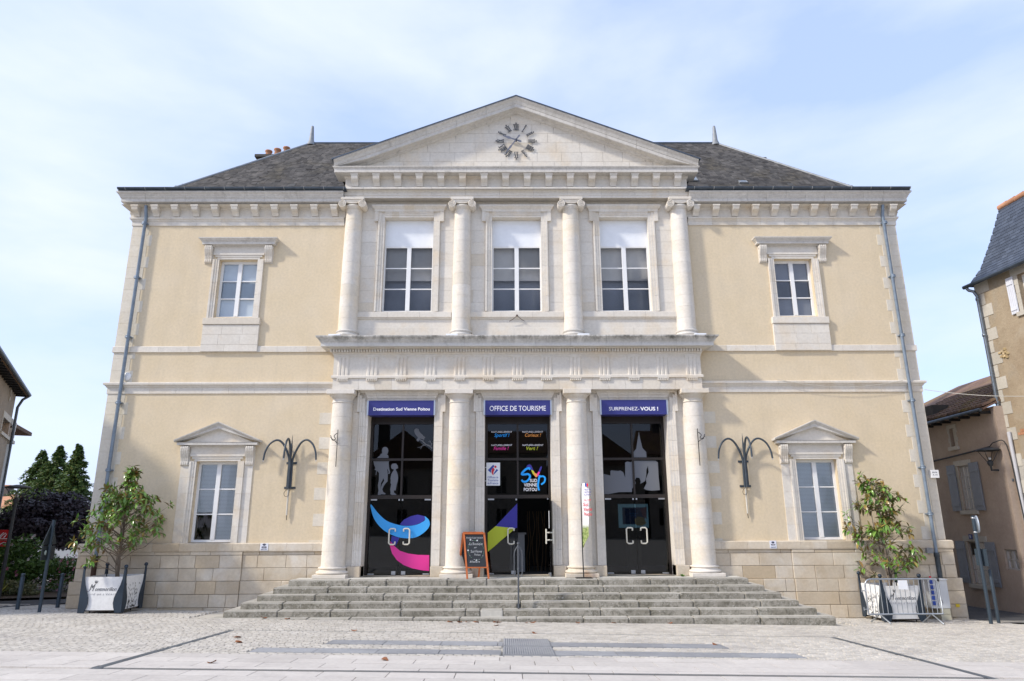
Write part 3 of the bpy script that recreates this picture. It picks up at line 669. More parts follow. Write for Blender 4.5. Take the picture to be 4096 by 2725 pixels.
def hand(ang, L1, L0, w, y, nm):
    a = math.radians(ang); rad = Vector((math.sin(a), 0, math.cos(a))); tan = Vector((math.cos(a), 0, -math.sin(a)))
    prof = [(-L0, w*.5), (-L0*.8, w*.75), (-.05, w*.5), (0, w), (.06, w*.5), (L1*.35, w*.45), (L1*.55, w*.95), (L1*.75, w*.6), (L1, .004)]
    pts = [rad*r+tan*k for r, k in prof]+[rad*r-tan*k for r, k in prof[::-1]]
    MB().prism([(CKX+p.x, CKZ+p.z) for p in pts], CKY-y-.012, CKY-y, 'y').build(nm, plain(nm+'_metal', (.16, .17, .21), .5, .3), clock)
hand(290, .46, .18, .045, .07, 'hour_hand'); hand(215, .60, .20, .036, .095, 'minute_hand')
MB().tube([(CKX, CKY, CKZ), (CKX, CKY-.12, CKZ)], .03, 10).build('hub', CLK, clock)
# ---- roof
EX, EY, EZ = 12.45, -.42, 12.56; RO = [(0, 12.56), (1.1, 13.15), (4.47, 16.86)]; YB = 9.9+.42
def rpt(o, side, t=None):
    return {'fl': (-(EX-o), EY+o), 'fr': (EX-o, EY+o), 'br': (EX-o, YB-o), 'bl': (-(EX-o), YB-o)}[side]
YB = EY+2*4.47; 
mb = MB()
for (o0, z0), (o1, z1) in zip(RO, RO[1:]):
    for a, b in (('fl', 'fr'), ('fr', 'br'), ('br', 'bl'), ('bl', 'fl')):
        p = [rpt(o0, a)+(z0,), rpt(o0, b)+(z0,), rpt(o1, b)+(z1,), rpt(o1, a)+(z1,)]
        mb.add(p, [(0, 1, 2, 3)])
roof = mb.build('roof', SLATE, TH)
MB().box(-12.3, 12.3, -.3, 9.9, 12.45, 12.54).build('roof_deck', BLACK, TH)
# slates on the upper front slope
o0, z0 = RO[1]; o1, z1 = RO[2]; sl = Vector((0, o1-o0, z1-z0)); LN = sl.length; sl.normalize(); nrm = Vector((0, -sl.z, sl.y))
sm = MB().box(-.098, .098, 0, .0, 0, 0) if False else None
def slate_mesh(w, l, t):
    vs = [Vector((x, 0, 0))+sl*y+nrm*z for z in (0, t) for x, y in ((-w/2, 0), (w/2, 0), (w/2, l), (-w/2, l))]
    m = bpy.data.meshes.new('slate'); m.from_pydata([tuple(v) for v in vs], [], [(0, 1, 2, 3), (4, 5, 6, 7), (0, 1, 5, 4), (1, 2, 6, 5), (3, 0, 4, 7)]); m.update(); m.materials.append(SLATE); return m
SM = [slate_mesh(.195, .26, .010), slate_mesh(.19, .26, .010)]
rest = MB(); cnt = 0; expo = .095; rows = int(LN/expo)
for r in range(rows):
    d = r*expo; y = EY+o0+sl.y*d; z = z0+sl.z*d; half = EX-(o0+sl.y*d)
    for s in (-1, 1):
        x = 5.35+(r % 2)*.0825
        while x < half-.05:
            j = random.uniform(-.006, .006); lift = random.uniform(.004, .016)
            p = Vector((s*x+j, y, z+random.uniform(-.006, .006)))+nrm*lift
            if cnt < 300: link('slate', random.choice(SM), roof, p); cnt += 1
            else:
                w, l, t = .16, .2, .011; vs = [p+Vector((xx, 0, 0))+sl*yy+nrm*zz for zz in (0, t) for xx, yy in ((-w/2, 0), (w/2, 0), (w/2, l), (-w/2, l))]
                rest.add(vs, [(4, 5, 6, 7), (0, 1, 5, 4), (1, 2, 6, 5), (3, 0, 4, 7)])
            x += .165
SLATE2 = stone('weathered_slate_small', (.046, .041, .036), (.088, .080, .071), (.065, .055, .038), 0, .35, (.15, .142, .125), rough=.7, bump=.3)
_nt = SLATE2.node_tree; _b = next(n for n in _nt.nodes if n.type == 'BSDF_PRINCIPLED'); _src = _b.inputs['Base Color'].links[0].from_socket
_ri = nd(_nt, 'ShaderNodeNewGeometry').outputs['Random Per Island']
_nt.links.new(mixc(_nt, 1.0, _src, ramp(_nt, _ri, 0, 1, (.6, .6, .6, 1), (1.5, 1.5, 1.5, 1)), 'MULTIPLY'), _b.inputs['Base Color'])
rs_ = rest.build('slates', SLATE2, roof); rs_['kind'] = 'stuff'
for s in (-1, 1):
    pts = [(s*(EX-o), EY+o, z+.02) for o, z in RO]
    MB().tube(pts, .05, 8).build('hip_flashing', ZINCL, roof)
    fx = s*(EX-4.47); fz = 16.86; fy = EY+4.47
    MB().lathe([(.19, fz-.1), (.14, fz+.03), (.105, fz+.12), (.06, fz+.72), (.045, fz+.78), (.001, fz+.79)], (fx, fy, 0), 12).build('finial', ZINCL, roof)
MB().tube([(-(EX-4.47), EY+4.47, 16.87), (EX-4.47, EY+4.47, 16.87)], .06, 8).build('ridge_flashing', ZINC, roof)
# skylights
for x, d, w, h in ((6.0, .62, .5, .45), (7.75, .42, .28, .16)):
    p = Vector((x, EY+o0+sl.y*d, z0+sl.z*d))+nrm*.03; q = lambda a, b, c: tuple(p+Vector((a, 0, 0))+sl*b+nrm*c)
    k = MB().add([q(-w/2, 0, 0), q(w/2, 0, 0), q(w/2, h, 0), q(-w/2, h, 0), q(-w/2, 0, .05), q(w/2, 0, .05), q(w/2, h, .05), q(-w/2, h, .05)], [(4, 5, 6, 7), (0, 1, 5, 4), (1, 2, 6, 5), (2, 3, 7, 6), (3, 0, 4, 7)]).build('skylight', ZINCL, roof)
    MB().add([q(-w/2+.05, .05, .056), q(w/2-.05, .05, .056), q(w/2-.05, h-.05, .056), q(-w/2+.05, h-.05, .056)], [(0, 1, 2, 3)]).build('pane', plain('sky_pane', (.2, .25, .32), .1, 0, .8), k)
# gutters, chimneys
for s in (-1, 1):
    xa, xb = (-12.47, -5.32) if s < 0 else (5.38, 12.47)
    n = 14; rs = [[(x, -.47+.062*math.cos(a)*-1, 12.60-.062*math.sin(a)) for a in [math.pi*j/8 for j in range(9)]]+[(x, -.47+.05*math.cos(a), 12.60-.05*math.sin(a)) for a in [math.pi*j/8 for j in range(9)]] for x in (xa, xb)]
    gu = _closed(MB(), rs).build('gutter', ZINC, TH)
    MB().box(xa, xb, -.455, -.2, 12.522, 12.535).build('gutter_flashing', ZINC, gu)
    k = xa+.25
    while k < xb:
        a = MB().tube([(k, -.47-.066*math.cos(t), 12.60-.066*math.sin(t)) for t in [math.pi*j/8 for j in range(9)]], .012, 6).build('gutter_bracket', ZINCL, gu); k += .62
CHM = stone('chimney_render', (.07, .065, .06), (.12, .11, .1), None, .1); TERR = stone('terracotta', (.42, .20, .11), (.52, .28, .17), None, .15)
ch = MB().box(-10.75, -9.55, 5.9, 6.5, 13, 17.30).build('chimney', CHM, TH); MB().box(-10.87, -9.45, 5.78, 6.62, 17.30, 17.42).build('coping', CHM, ch)
for i, x in enumerate((-10.45, -10.08, -9.7)): MB().lathe([(.13, 17.42), (.135, 17.60), (.11, 17.72+.08*i), (.15, 17.75+.08*i), (.15, 17.80+.08*i), (.10, 17.80+.08*i), (.10, 17.5)], (x, 6.2, 0), 16).build('chimney_pot', TERR, ch)
ch = MB().box(10.1, 10.75, 6.2, 6.8, 13, 17.33).build('chimney', CHM, TH); MB().box(10.02, 10.83, 6.12, 6.88, 17.33, 17.46).build('coping', CHM, ch)
# downpipes
J = crop(460, 740, 7.84)
def pipe(pts, clips, low, nm='downpipe'):
    p = MB().tube(pts, .050, 12).build(nm, PIPE, TH)
    for z in clips:
        x = pts[-1][0]; mb = MB(); mb.lathe([(.057, z-.05), (.069, z-.04), (.069, z-.02), (.063, z-.01), (.063, z+.01), (.069, z+.02), (.069, z+.04), (.057, z+.05)], (x, pts[-1][1], 0), 14); mb.box(x-.09, x+.09, pts[-1][1]-.01, .0, z-.015, z+.015); mb.build('pipe_collar', PIPE, p)
    a, b, m = low; x, y = pts[-1][0], pts[-1][1]
    MB().lathe([(.066, a), (.068, b-.12), (.078, b-.11), (.078, b)], (x, y, 0), 14).build('pipe_foot', m, p)
RUST = stone('rusty_cast_iron', (.06, .035, .025), (.10, .06, .045), None, 0, .3, (.14, .07, .04))
pipe([(-11.65, -.22, 12.12), (-11.65, -.2, 11.98), (-11.66, -.12, 11.8), (-11.68, -.12, 1.5)], (11.55, 9.75, 7.85, 5.85, 3.9), (.35, 1.55, RUST))
pipe([(11.66, -.22, 12.12), (11.66, -.2, 11.98), (11.67, -.12, 11.8), (11.70, -.12, 1.5)], (11.55, 9.75, 7.85, 5.85, 3.9, 2.6), (.55, 1.55, ZINC))
# ------------------------------------------------------------ wing windows
def console(mb, x, zt, zb, w, dp):
    H = zt-zb
    pr = [(0, zt), (-dp, zt), (-dp*1.08, zt-H*.10), (-dp*1.02, zt-H*.24), (-dp*.80, zt-H*.42), (-dp*.52, zt-H*.60), (-dp*.40, zt-H*.76), (-dp*.46, zt-H*.88), (-dp*.42, zt-H*.95), (-dp*.2, zb), (0, zb)]
    mb.prism(pr, x-w/2, x+w/2, 'x')
    for k in range(4):       # raised fillets
        xx = x-w/2+w*(k+.5)/4
        mb.prism([(a-.014 if a < 0 else a, b) for a, b in pr], xx-w*.07, xx+w*.07, 'x')
    for s in (-1, 1):
        mb.rings([[(x+s*(w/2+d), -dp*.62+r*math.cos(t), zt-H*.14+r*math.sin(t)) for t in [2*math.pi*j/12 for j in range(12)]] for d, r in ((0, .055), (.012, .05), (.012, .012), (.02, .008))], True, True)
def wing_window(x, z0, z1, upper):
    w0, w1 = x-.595, x+.595
    F_ = [(0, .07, .03), (.07, .135, .045), (.135, .195, .065)]
    n = 5
    zj = z0-.03 if not upper else z0-.05
    for s in (-1, 1):
        e = w0 if s < 0 else w1
        for k in range(n):
            a, b = zj+(z1-zj)*k/n, zj+(z1-zj)*(k+1)/n; mb = MB()
            for o0, o1, p in F_: mb.box(*sorted((e+s*o0, e+s*o1)), -p, .012, a+.002, b-.002)
            mb.build('jamb_stone', LIME, TH)
            if not upper and (z1-.15 > b-.3): 
                MB().box(*sorted((e+s*.197, e+s*(.44+.0*k))), -.022, .012, a+.002, b-.002).build('jamb_stone', LIME, TH)
    mb = MB()
    for o0, o1, p in F_: mb.box(w0-o1, w1+o1, -p, .012, z1+o0, z1+o1)
    mb.build('lintel_stone', LIME, TH)
    zt = z1+.195; zf = zt+.22
    MB().box(w0-.195, w1+.195, -.035, .012, zt, zf+.02).build('frieze_stone', LIME, TH)
    for s in (-1, 1):
        mb = MB(); console(mb, x+s*.935, zf+.005, z1-.13, .225, .15); mb.build('console', LIME, TH)
        MB().box(*sorted((x+s*.80, x+s*1.06)), -.015, .012, z1-.15, zf+.015).build('console_backing', LIME, TH)
    hd = [(-.01, zf), (.06, zf), (.075, zf+.03), (.17, zf+.035), (.175, zf+.04), (.175, zf+.11), (.19, zf+.115), (.195, zf+.14), (.215, zf+.15), (.235, zf+.185), (.26, zf+.20), (.265, zf+.235), (-.01, zf+.25)]
    if upper:
        mb = MB(); sweep(mb, hd, [(x-.955, .012), (x-.955, 0), (x+.955, 0), (x+.955, .012)]); mb.build('window_hood', LIMECOR, TH)
        block('sill', w0-.27, w1+.27, -.12, .25, z0-.26, z0-.055, LIME, TH, .008)
        for zz, ww in (((7.40, 7.61), (.6, .9)), ((7.61, 7.93), (.45, .8)), ((7.93, z0-.265), (.45, .65))):
            ashlar(TH, LIME, w0-.255, w1+.255, zz, -.085, .09, *ww, gap=.004, name='apron_stone')
    else:
        hb = hd[:7]+[(-.01, zf+.115)]
        mb = MB(); sweep(mb, hb, [(x-.98, .012), (x-.98, 0), (x+.98, 0), (x+.98, .012)]); hood = mb.build('window_pediment', LIMECOR, TH)
        ap = zf+.70; hx = 1.225; sp = (ap-(zf+.18))/hx
        MB().prism([(x-1.0, zf+.115), (x+1.0, zf+.115), (x, zf+.115+1.0*sp)], -.05, .012, 'y').build('tympanum', LIME, hood)
        rk = [(.255, 0), (.25, .03), (.22, .06), (.20, .09), (.185, .10), (.18, .115), (.18, .19), (.10, .195), (.08, .22), (.05, .23), (-.01, .23), (-.01, 0)]
        for s in (-1, 1):
            rs = []
            for t in (0, hx): rs.append([(x+s*t, -p, max(ap-t*sp-d, zf+.115)) for p, d in rk])
            _closed(MB(), rs).build('raking_stone', LIMECOR, hood)
    y = .17; fw = .07
    W_ = MB().box(w0, w0+fw, y, y+.07, z0, z1).box(w1-fw, w1, y, y+.07, z0, z1).box(w0+fw, w1-fw, y, y+.07, z0, z0+.07).box(w0+fw, w1-fw, y, y+.07, z1-.08, z1).box(x-.06, x+.06, y-.012, y+.07, z0+.07, z1-.08).build('window', WHITE, TH)
    if not upper: MB().box(w0-.01, w1+.01, .0, y, z0-.03, z0+.004).build('sill', LIMEBASE, W_)
    H = z1-.08-z0-.07; zs = [z0+.07+H*k/3 for k in range(4)]
    for k in (1, 2):
        for a, b in ((w0+fw, x-.06), (x+.06, w1-fw)): MB().box(a, b, y+.012, y+.06, zs[k]-.017, zs[k]+.017).build('glazing_bar', WHITE, W_)
    for k in range(3):
        for a, b in ((w0+fw, x-.06), (x+.06, w1-fw)):
            p, q = zs[k]+(.017 if k else 0), zs[k+1]-(.017 if k < 2 else 0)
            MB().add([(a, y+.035, p), (b, y+.035, p), (b, y+.035, q), (a, y+.035, q)], [(0, 1, 2, 3)]).build('pane', GLASS, W_)
    if upper:
        MB().box(w0-.05, w1+.05, y+.09, y+.10, z0-.1, z1+.1).build('roller_blind', BLINDL if x < 0 else BLIND2, W_)
    else:
        for (a, b), zlo in (((w0+fw-.02, x-.04), zs[1]+.05 if x < 0 else z0+.03), ((x+.04, w1-fw+.02), z0+.03)):
            mb = MB(); z = zlo
            while z < z1-.05:
                mb.add([(a, y+.05, z), (b, y+.05, z), (b, y+.066, z+.034), (a, y+.066, z+.034)], [(0, 1, 2, 3)]); z += .0375
            o = mb.build('venetian_blind', VENET, W_); o['kind'] = 'stuff'
        MB().box(w0-.3, w1+.3, 1.6, 1.62, z0-.6, z1+.4).build('room_wall', ROOMSHADE2, W_)
for x, a, b in WINS: wing_window(x, a, b, a > 6)
# ------------------------------------------------------------ entrance doors
KC = crop(1450, 1580, 1.8131); GY = .50
def kp(x, y, Y=GY-.012): p = KC(x, y, Y); return (p.x, p.z)
for di, x in enumerate(DOORX):
    w0, w1 = x-.97, x+.97; z0, z1 = .96, 5.87
    # stone surround: jamb stones, base blocks, eared flat arch
    for s in (-1, 1):
        e = w0 if s < 0 else w1
        bevel_block('jamb_base', *sorted((e-s*.0+s*.0, e+s*.355)), -.13, .42, .957, 1.245, LIMEBASE, TH, .012, 1)
        for k in range(10):
            a, b = 1.25+(5.56-1.25)*k/10, 1.25+(5.56-1.25)*(k+1)/10; mb = MB()
            for o0, o1, p in ((0, .08, .035), (.08, .16, .055), (.16, .215, .075), (.215, .245, .095)): mb.box(*sorted((e+s*o0, e+s*o1)), -p, .012, a+.002, b-.002)
            mb.build('jamb_stone', LIME, TH)
        mb = MB()
        for o0, o1, p, zt in ((0, .10, .035, 5.87), (.10, .20, .058, 5.97), (.20, .27, .082, 6.05), (.27, .325, .10, 6.12)): mb.box(*sorted((e+s*o0, e+s*o1)), -p, .012, 5.562, zt)
        mb.build('jamb_stone', LIME, TH)
    n = 7
    for k in range(n):
        a, b = w0+1.94*k/n, w0+1.94*(k+1)/n; mb = MB(); l = lambda q: (q-x)*.14
        for za, zb_, p in ((5.872, 5.97, .035), (5.97, 6.05, .058), (6.05, 6.12, .082), (6.12, 6.176, .10)):
            ex0 = 0 if k else (.10 if za > 5.9 else 0)+(.10 if za > 6.0 else 0); ex0 = 0
            fa, fb = (za-5.87)/.3, (zb_-5.87)/.3
            mb.prism([(a+l(a)*fa+.002, za), (b+l(b)*fa-.002, za), (b+l(b)*fb-.002, zb_), (a+l(a)*fb+.002, zb_)], -p, .012, 'y')
        mb.build('lintel_stone', LIME, TH)
    MB().box(w0-.33, w1+.33, -.082, .01, 6.12, 6.176).build('lintel_backing', LIME, TH)
    # dark frame
    y = GY; d0, d1 = w0, w1
    fr_ = MB().box(d0, d0+.075, y-.05, y+.05, z0, z1).box(d1-.075, d1, y-.05, y+.05, z0, z1)
    for a, b in ((5.27, 5.33), (4.19, 4.255), (3.09, 3.19)): fr_.box(d0+.075, d1-.075, y-.045, y+.045, a, b)
    fr_.box(x-.028, x+.028, y-.043, y+.043, 3.19, 4.19).box(x-.028, x+.028, y-.043, y+.043, 4.255, 5.27).box(d0+.075, d1-.075, y-.02, y+.02, 5.33, z1)
    D_ = fr_.build('entrance_glazing', FRAME, TH)
    MB().box(d0, d1, y-.06, y+.1, .93, .972).build('threshold', LIMEBASE, D_)
    for a, b in ((3.19, 4.19), (4.255, 5.27)):
        for p, q in ((d0+.075, x-.028), (x+.028, d1-.075)): MB().add([(p, y, a), (q, y, a), (q, y, b), (p, y, b)], [(0, 1, 2, 3)]).build('pane', GLASSD, D_)
    def leaf(p, q, nm='door_leaf', openx=None):
        if openx is None:
            lf = MB().box(p+.004, q-.004, y-.006, y+.006, .985, 3.085).build(nm, GLASSD, D_)
            inner = q if q < x+.1 else p; outer = p if q < x+.1 else q; sg = 1 if inner == q else -1
            for (a, b, c, d) in ((outer+sg*.02, outer+sg*.20, 3.045, 3.085), (outer+sg*.02, outer+sg*.20, .985, 1.02), (inner-sg*.07, inner-sg*.03, 3.035, 3.085), (inner-sg*.20, inner-sg*.08, .985, 1.08)):
                MB().box(*sorted((a, b)), y-.02, y+.02, c, d).build('patch_fitting', SILVER, lf)
            hx = inner-sg*.12; k = -sg
            pts = [(hx-k*-.0, y-.075, 0)]
            A = [(hx, 2.03+.15), (hx, 2.03+.205), (hx+k*.045, 2.03+.22), (hx+k*.13, 2.03+.22), (hx+k*.175, 2.03+.18), (hx+k*.175, 2.03), (hx+k*.175, 2.03-.18), (hx+k*.13, 2.03-.22), (hx+k*.045, 2.03-.22), (hx, 2.03-.205), (hx, 2.03-.15)]
            MB().tube([(a, y-.07, b) for a, b in A], .022, 8).tube([(hx, y-.07, 2.18), (hx, y, 2.18)], .018, 6).tube([(hx, y-.07, 1.88), (hx, y, 1.88)], .018, 6).build('handle', CREAMH, lf)
        else:       # leaf standing open, pushed inwards... hinged at the right jamb and swung outwards
            X = openx
            lf = MB().box(X-.006, X+.006, y-.82, y-.02, .985, 3.085).build(nm, GLASSD, D_)
            MB().box(X-.02, X+.02, y-.22, y-.04, 3.045, 3.085).build('patch_fitting', SILVER, lf); MB().box(X-.02, X+.02, y-.22, y-.04, .985, 1.02).build('patch_fitting', SILVER, lf); MB().box(X-.02, X+.02, y-.78, y-.68, .985, 1.08).build('patch_fitting', SILVER, lf)
            for k in (-1, 1):
                hx = y-.70
                A = [(0, .15), (0, .205), (.045, .22), (.13, .22), (.175, .18), (.175, 0), (.175, -.18), (.13, -.22), (.045, -.22), (0, -.205), (0, -.15)]
                MB().tube([(X+k*(.02+.075), hx+a*0, 2.03+b) for a, b in [(0, .2), (0, 0), (0, -.2)]], .022, 8).tube([(X, hx, 2.13), (X+k*.095, hx, 2.13)], .02, 6).tube([(X, hx, 1.93), (X+k*.095, hx, 1.93)], .02, 6).build('handle', CREAMH, lf)
            MB().box(X-.016, X-.008, y-.8, y-.62, 2.25, 2.72).build('paper_notice', WHITEP, lf)
    leaf(d0+.075, x)
    if di == 1: leaf(None, None, openx=d1-.10)
    else: leaf(x, d1-.075)
    # sign box over the door
    lab = ['indigo sign box over the left door reading Destination Sud Vienne Poitou', 'indigo sign box over the middle door reading Office de Tourisme', 'indigo sign box over the right door reading Surprenez-vous'][di]
    S_ = thing('sign_box', (x, -.1, 5.45), lab, 'sign', 'sign boxes above the entrance doors')
    MB().box(x-.955, x+.955, -.13, .25, 5.455, 5.885).build('face', SIGNBLUE, S_)
    for s in (-1, 1): MB().box(*sorted((x+s*.957, x+s*1.0)), -.125, .25, 5.452, 5.888).build('end_cap', SILVER, S_)
    yt = -.1325
    def kt(a, b, yb, h, body, bold=0, nm='lettering', **k):
        p, q = KC(a, yb, yt), KC(b, yb, yt); text(nm, body, (p.x, yt, p.z), (q.x, yt, p.z), h, TXT, S_, bold=bold, **k)
    if di == 0: kt(78, 488, 114, .088, 'Destination Sud Vienne Poitou', .022)
    elif di == 1: kt(922, 1330, 116, .150, 'OFFICE DE TOURISME', .0)
    else: kt(1788, 2008, 113, .105, 'SURPRENEZ-', 0); kt(2015, 2145, 113, .105, 'VOUS !', .03)
DG = [o for o in TH.children if o.name.startswith('entrance_glazing')]
D0, D1, D2 = DG
V8 = crop(1450, 1650, 4.354); V3 = crop(1900, 1700, 5.2257); YD = GY-.009
def v8(l): return [(p.x, p.z) for p in (V8(a, b, YD) for a, b in l)]
def v3(l, Y=YD): return [(p.x, p.z) for p in (V3(a, b, Y) for a, b in l)]
def kk(l, Y=YD): return [(p.x, p.z) for p in (KC(a, b, Y) for a, b in l)]
person_up = [(340,690),(338,660),(350,620),(378,602),(410,602),(440,625),(453,670),(440,715),(420,730),(445,745),(453,770),(453,795),(253,795),(270,775),(305,750),(318,725),(335,715),(345,712)]
person_lo = [(190,850),(466,850),(455,880),(460,940),(470,1000),(483,1040),(470,1072),(445,1070),(455,1040),(440,985),(433,990),(440,1080),(437,1200),(400,1240),(370,1280),(345,1340),(360,1385),(403,1412),(395,1430),(330,1425),(305,1438),(268,1438),(270,1390),(280,1370),(268,1270),(285,1180),(288,1060),(272,1035),(250,1020),(240,1092),(228,1090),(238,1010),(208,1000),(225,970),(200,910)]
legs = [(362,1145),(378,1190),(335,1260),(312,1335),(316,1290),(322,1230),(345,1190)]
boy = [(500,920),(520,895),(555,890),(590,893),(598,912),(612,925),(622,970),(600,980),(580,990),(580,1005),(600,1040),(615,1090),(622,1140),(612,1200),(595,1260),(578,1360),(545,1360),(550,1400),(575,1415),(595,1435),(560,1438),(515,1438),(484,1425),(490,1390),(482,1340),(500,1250),(486,1230),(492,1180),(486,1150),(500,1080),(520,1040),(545,1005),(540,990),(510,985),(497,955)]
owl = [(905,340),(900,310),(915,285),(945,279),(975,290),(990,330),(1010,360),(1040,385),(1055,405),(1085,425),(1093,440),(1075,450),(1080,470),(1060,472),(1030,460),(1005,455),(985,470),(985,500),(960,508),(938,485),(945,465),(960,460),(965,435),(935,400),(915,370)]
decal('walker_silhouette', [v8(person_up), v8(person_lo), v8(legs)], YD, VINYL, D0); decal('child_silhouette', [v8(boy)], YD, VINYL, D0); decal('owl_silhouette', [v8(owl)], YD, VINYL, D0)
br = [([(985,470),(1040,495),(1100,555),(1170,585),(1215,630)], 14, 26), ([(1110,565),(1050,580),(1005,605),(957,610)], 13, 7), ([(1040,585),(1008,640)], 11, 7), ([(1085,570),(1028,542)], 11, 6), ([(1190,600),(1200,550),(1185,515),(1172,485)], 14, 7), ([(1185,520),(1148,508)], 10, 6), ([(1200,565),(1218,545)], 10, 6), ([(1055,505),(1060,475)], 10, 8)]
for l, a, b in br: decal('branch_silhouette', [v8(stroke(l, a, b))], YD, VINYL, D0)
cast = [(1742,572),(1770,578),(1798,585),(1798,552),(1805,547),(1855,552),(1870,548),(1890,560),(1905,600),(1905,490),(1920,483),(1945,488),(1970,477),(2125,477),(2142,490),(2148,600),(2157,690),(2100,695),(2060,690),(2040,680),(2060,640),(2055,610),(2075,560),(2070,515),(2060,540),(2058,580),(2050,625),(2015,645),(2017,625),(2008,602),(1985,600),(1975,620),(1982,640),(1970,665),(1955,680),(1955,705),(1860,705),(1785,720),(1750,720)]
decal('castle_silhouette', [kk(cast)], YD, VINYL, D2); decal('spire_silhouette', [kk([(1965,453),(1965,415),(1985,390),(2004,265),(2010,300),(2030,385),(2058,415),(2060,453)])], YD, VINYL, D2)
lb = [(60,792),(110,855),(170,910),(240,938),(310,950),(380,945),(430,925),(455,905),(450,880),(480,905),(488,940),(470,975),(430,1010),(380,1035),(320,1040),(260,1032),(190,1005),(130,960),(85,900),(65,840)]
decal('swoosh_print', [kk(smooth_closed(lb, 3))], YD, CYAN, D0); decal('swoosh_print', [kk([(270,940),(300,905),(350,880),(400,868),(450,880),(455,905),(430,925),(380,945),(310,950)])], YD-.001, INDIGO, D0)
decal('swoosh_print', [kk([(212,1022),(268,1036),(240,1098),(205,1065)])], YD+.001, INDIGO, D0)
decal('swoosh_print', [kk([(203,1062),(235,1100),(270,1130),(330,1150),(400,1160),(484,1162),(484,1277),(430,1272),(360,1258),(300,1235),(250,1200),(215,1150),(200,1100)])], YD-.001, PINK, D0)
decal('swoosh_print', [kk([(1122,787),(1122,962),(1108,968),(965,952)])], YD, INDIGO, D1); decal('swoosh_print', [kk([(965,952),(1110,968),(1060,1010),(1000,1060),(950,1105),(908,1138),(908,1000)])], YD, LIMEG, D1)
# letters of the middle door
decal('logo_letter', [v3(stroke([(1158,930),(1120,905),(1060,930),(990,1000),(985,1035),(1040,1035),(1110,1030),(1148,1065),(1135,1120),(1080,1180),(1010,1185),(972,1150)], 46, 40))], YD, BLUEL, D1)
decal('logo_letter', [v3(stroke([(1352,1050),(1326,1180),(1318,1280),(1340,1370)], 40, 34))], YD, BLUEL, D1); decal('logo_letter', [v3(stroke([(1345,1085),(1420,1075),(1462,1110),(1450,1190),(1385,1248)], 36, 34))], YD-.001, BLUEL, D1)
for l, m in (([(1065,885),(1100,840),(1140,825),(1175,845),(1200,900),(1222,955),(1170,935),(1150,890),(1110,878)], INDIGO), ([(1170,930),(1228,965),(1240,1060),(1200,1010)], LIMEG), ([(1228,965),(1250,1005),(1295,1025),(1300,1085),(1270,1095),(1240,1060)], ORANGE), ([(1295,1025),(1325,975),(1358,990),(1330,1050),(1300,1085)], PINK), ([(1325,975),(1360,890),(1385,862),(1397,880),(1385,930),(1358,990)], INDIGO)):
    decal('logo_ribbon', [v3(l)], YD, m, D1)
def vt(a, b, y, h, body, m, par=D1, Y=YD, **k):
    p, q = V3(a, y, Y), V3(b, y, Y); hh = (V3(a, y-h, Y)-p).z; text('lettering', body, (p.x, Y, p.z), (q.x, Y, p.z), hh, m, par, **k)
for a, b, y, s in ((1148, 1297, 1195, 'SUD'), (1022, 1297, 1286, 'VIENNE'), (1020, 1297, 1383, 'POITOU')): vt(a, b, y, 66, s, TXT, bold=.012)
for a, b, y, s2, a2, b2_, m in ((343, 778, 165, 'Sportif !', 402, 720, BLUEL), (990, 1425, 163, 'Curieux !', 1045, 1382, ORANGE), (343, 778, 441, 'Famille !', 388, 706, PINK), (993, 1430, 440, 'Vert !', 1075, 1320, LIMEG)):
    vt(a, b, y, 34, 'NATURELLEMENT', TXT, bold=.006); vt(a2, b2_, y+84, 72, s2, m, shear=.3, bold=.012, Y=YD-.002)
# interior things glimpsed through the doors
INX = plain('display_blue', (.06, .16, .22), .4); INY = plain('ochre_panel', (.16, .13, .08), .8)
T_ = thing('poster_display', (3.43, 1.0, 1.0), 'pale blue framed poster screen behind the right glass door', 'screen')
a, b = KC(1853, 792, 1.2), KC(2078, 963, 1.2)
MB().box(a.x, b.x, 1.2, 1.24, b.z, a.z).build('frame', plain('pale_blue_frame', (.22, .42, .52), .5, emit=.25), T_); MB().box(a.x+.12, b.x-.12, 1.185, 1.2, b.z+.1, a.z-.1).build('picture', plain('dark_poster', (.04, .07, .16), .4, var=.6, emit=.1), T_)
p0, p1 = KC(1935, 864, 1.18), KC(1995, 864, 1.18); text('lettering', 'Pour Retrouver', p0, p1, .05, CYAN, T_, shear=.2); p0, p1 = KC(1945, 880, 1.18), KC(1988, 880, 1.18); text('lettering', 'LE GOÛT', p0, p1, .05, CYAN, T_)
decal('picture_shape', [kk([(1970,905),(2000,880),(2040,890),(2058,930),(2030,950),(1985,945)], 1.18)], 1.18, plain('cheese_print', (.30, .26, .12), .5, emit=.1), T_); decal('picture_shape', [kk([(2015,830),(2060,808),(2060,900),(2035,880)], 1.18)], 1.18, plain('pink_hand_print', (.20, .10, .14), .5, emit=.1), T_)
MB().box((a.x+b.x)/2-.2, (a.x+b.x)/2+.2, 1.25, 1.35, .945, a.z).build('stand', INY, T_)
I_ = thing('reception_desk', (.2, 2.2, .94), 'pale grey counter glimpsed inside the open middle door', 'desk'); MB().box(-.2, .25, 2.0, 2.6, .945, 2.05).build('desk_body', plain('grey_desk', (.5, .52, .54), .5), I_); MB().box(-.25, .3, 1.95, 2.65, 2.05, 2.10).build('desk_top', plain('desk_top', (.4, .4, .42), .4), I_)
TW = thing('twig_decoration', (.6, 2.3, .94), 'bundle of tall bent twigs inside the open middle door', 'decoration')
for k in range(7):
    bx = .35+k*.09; MB().tube(smooth_open([(bx+random.uniform(-.05, .05), 2.3+random.uniform(-.1, .1), .95+.45*j) for j in range(5)], 4), .012, 5).build('twig', plain('twig_brown', (.14, .09, .045), .8), TW)
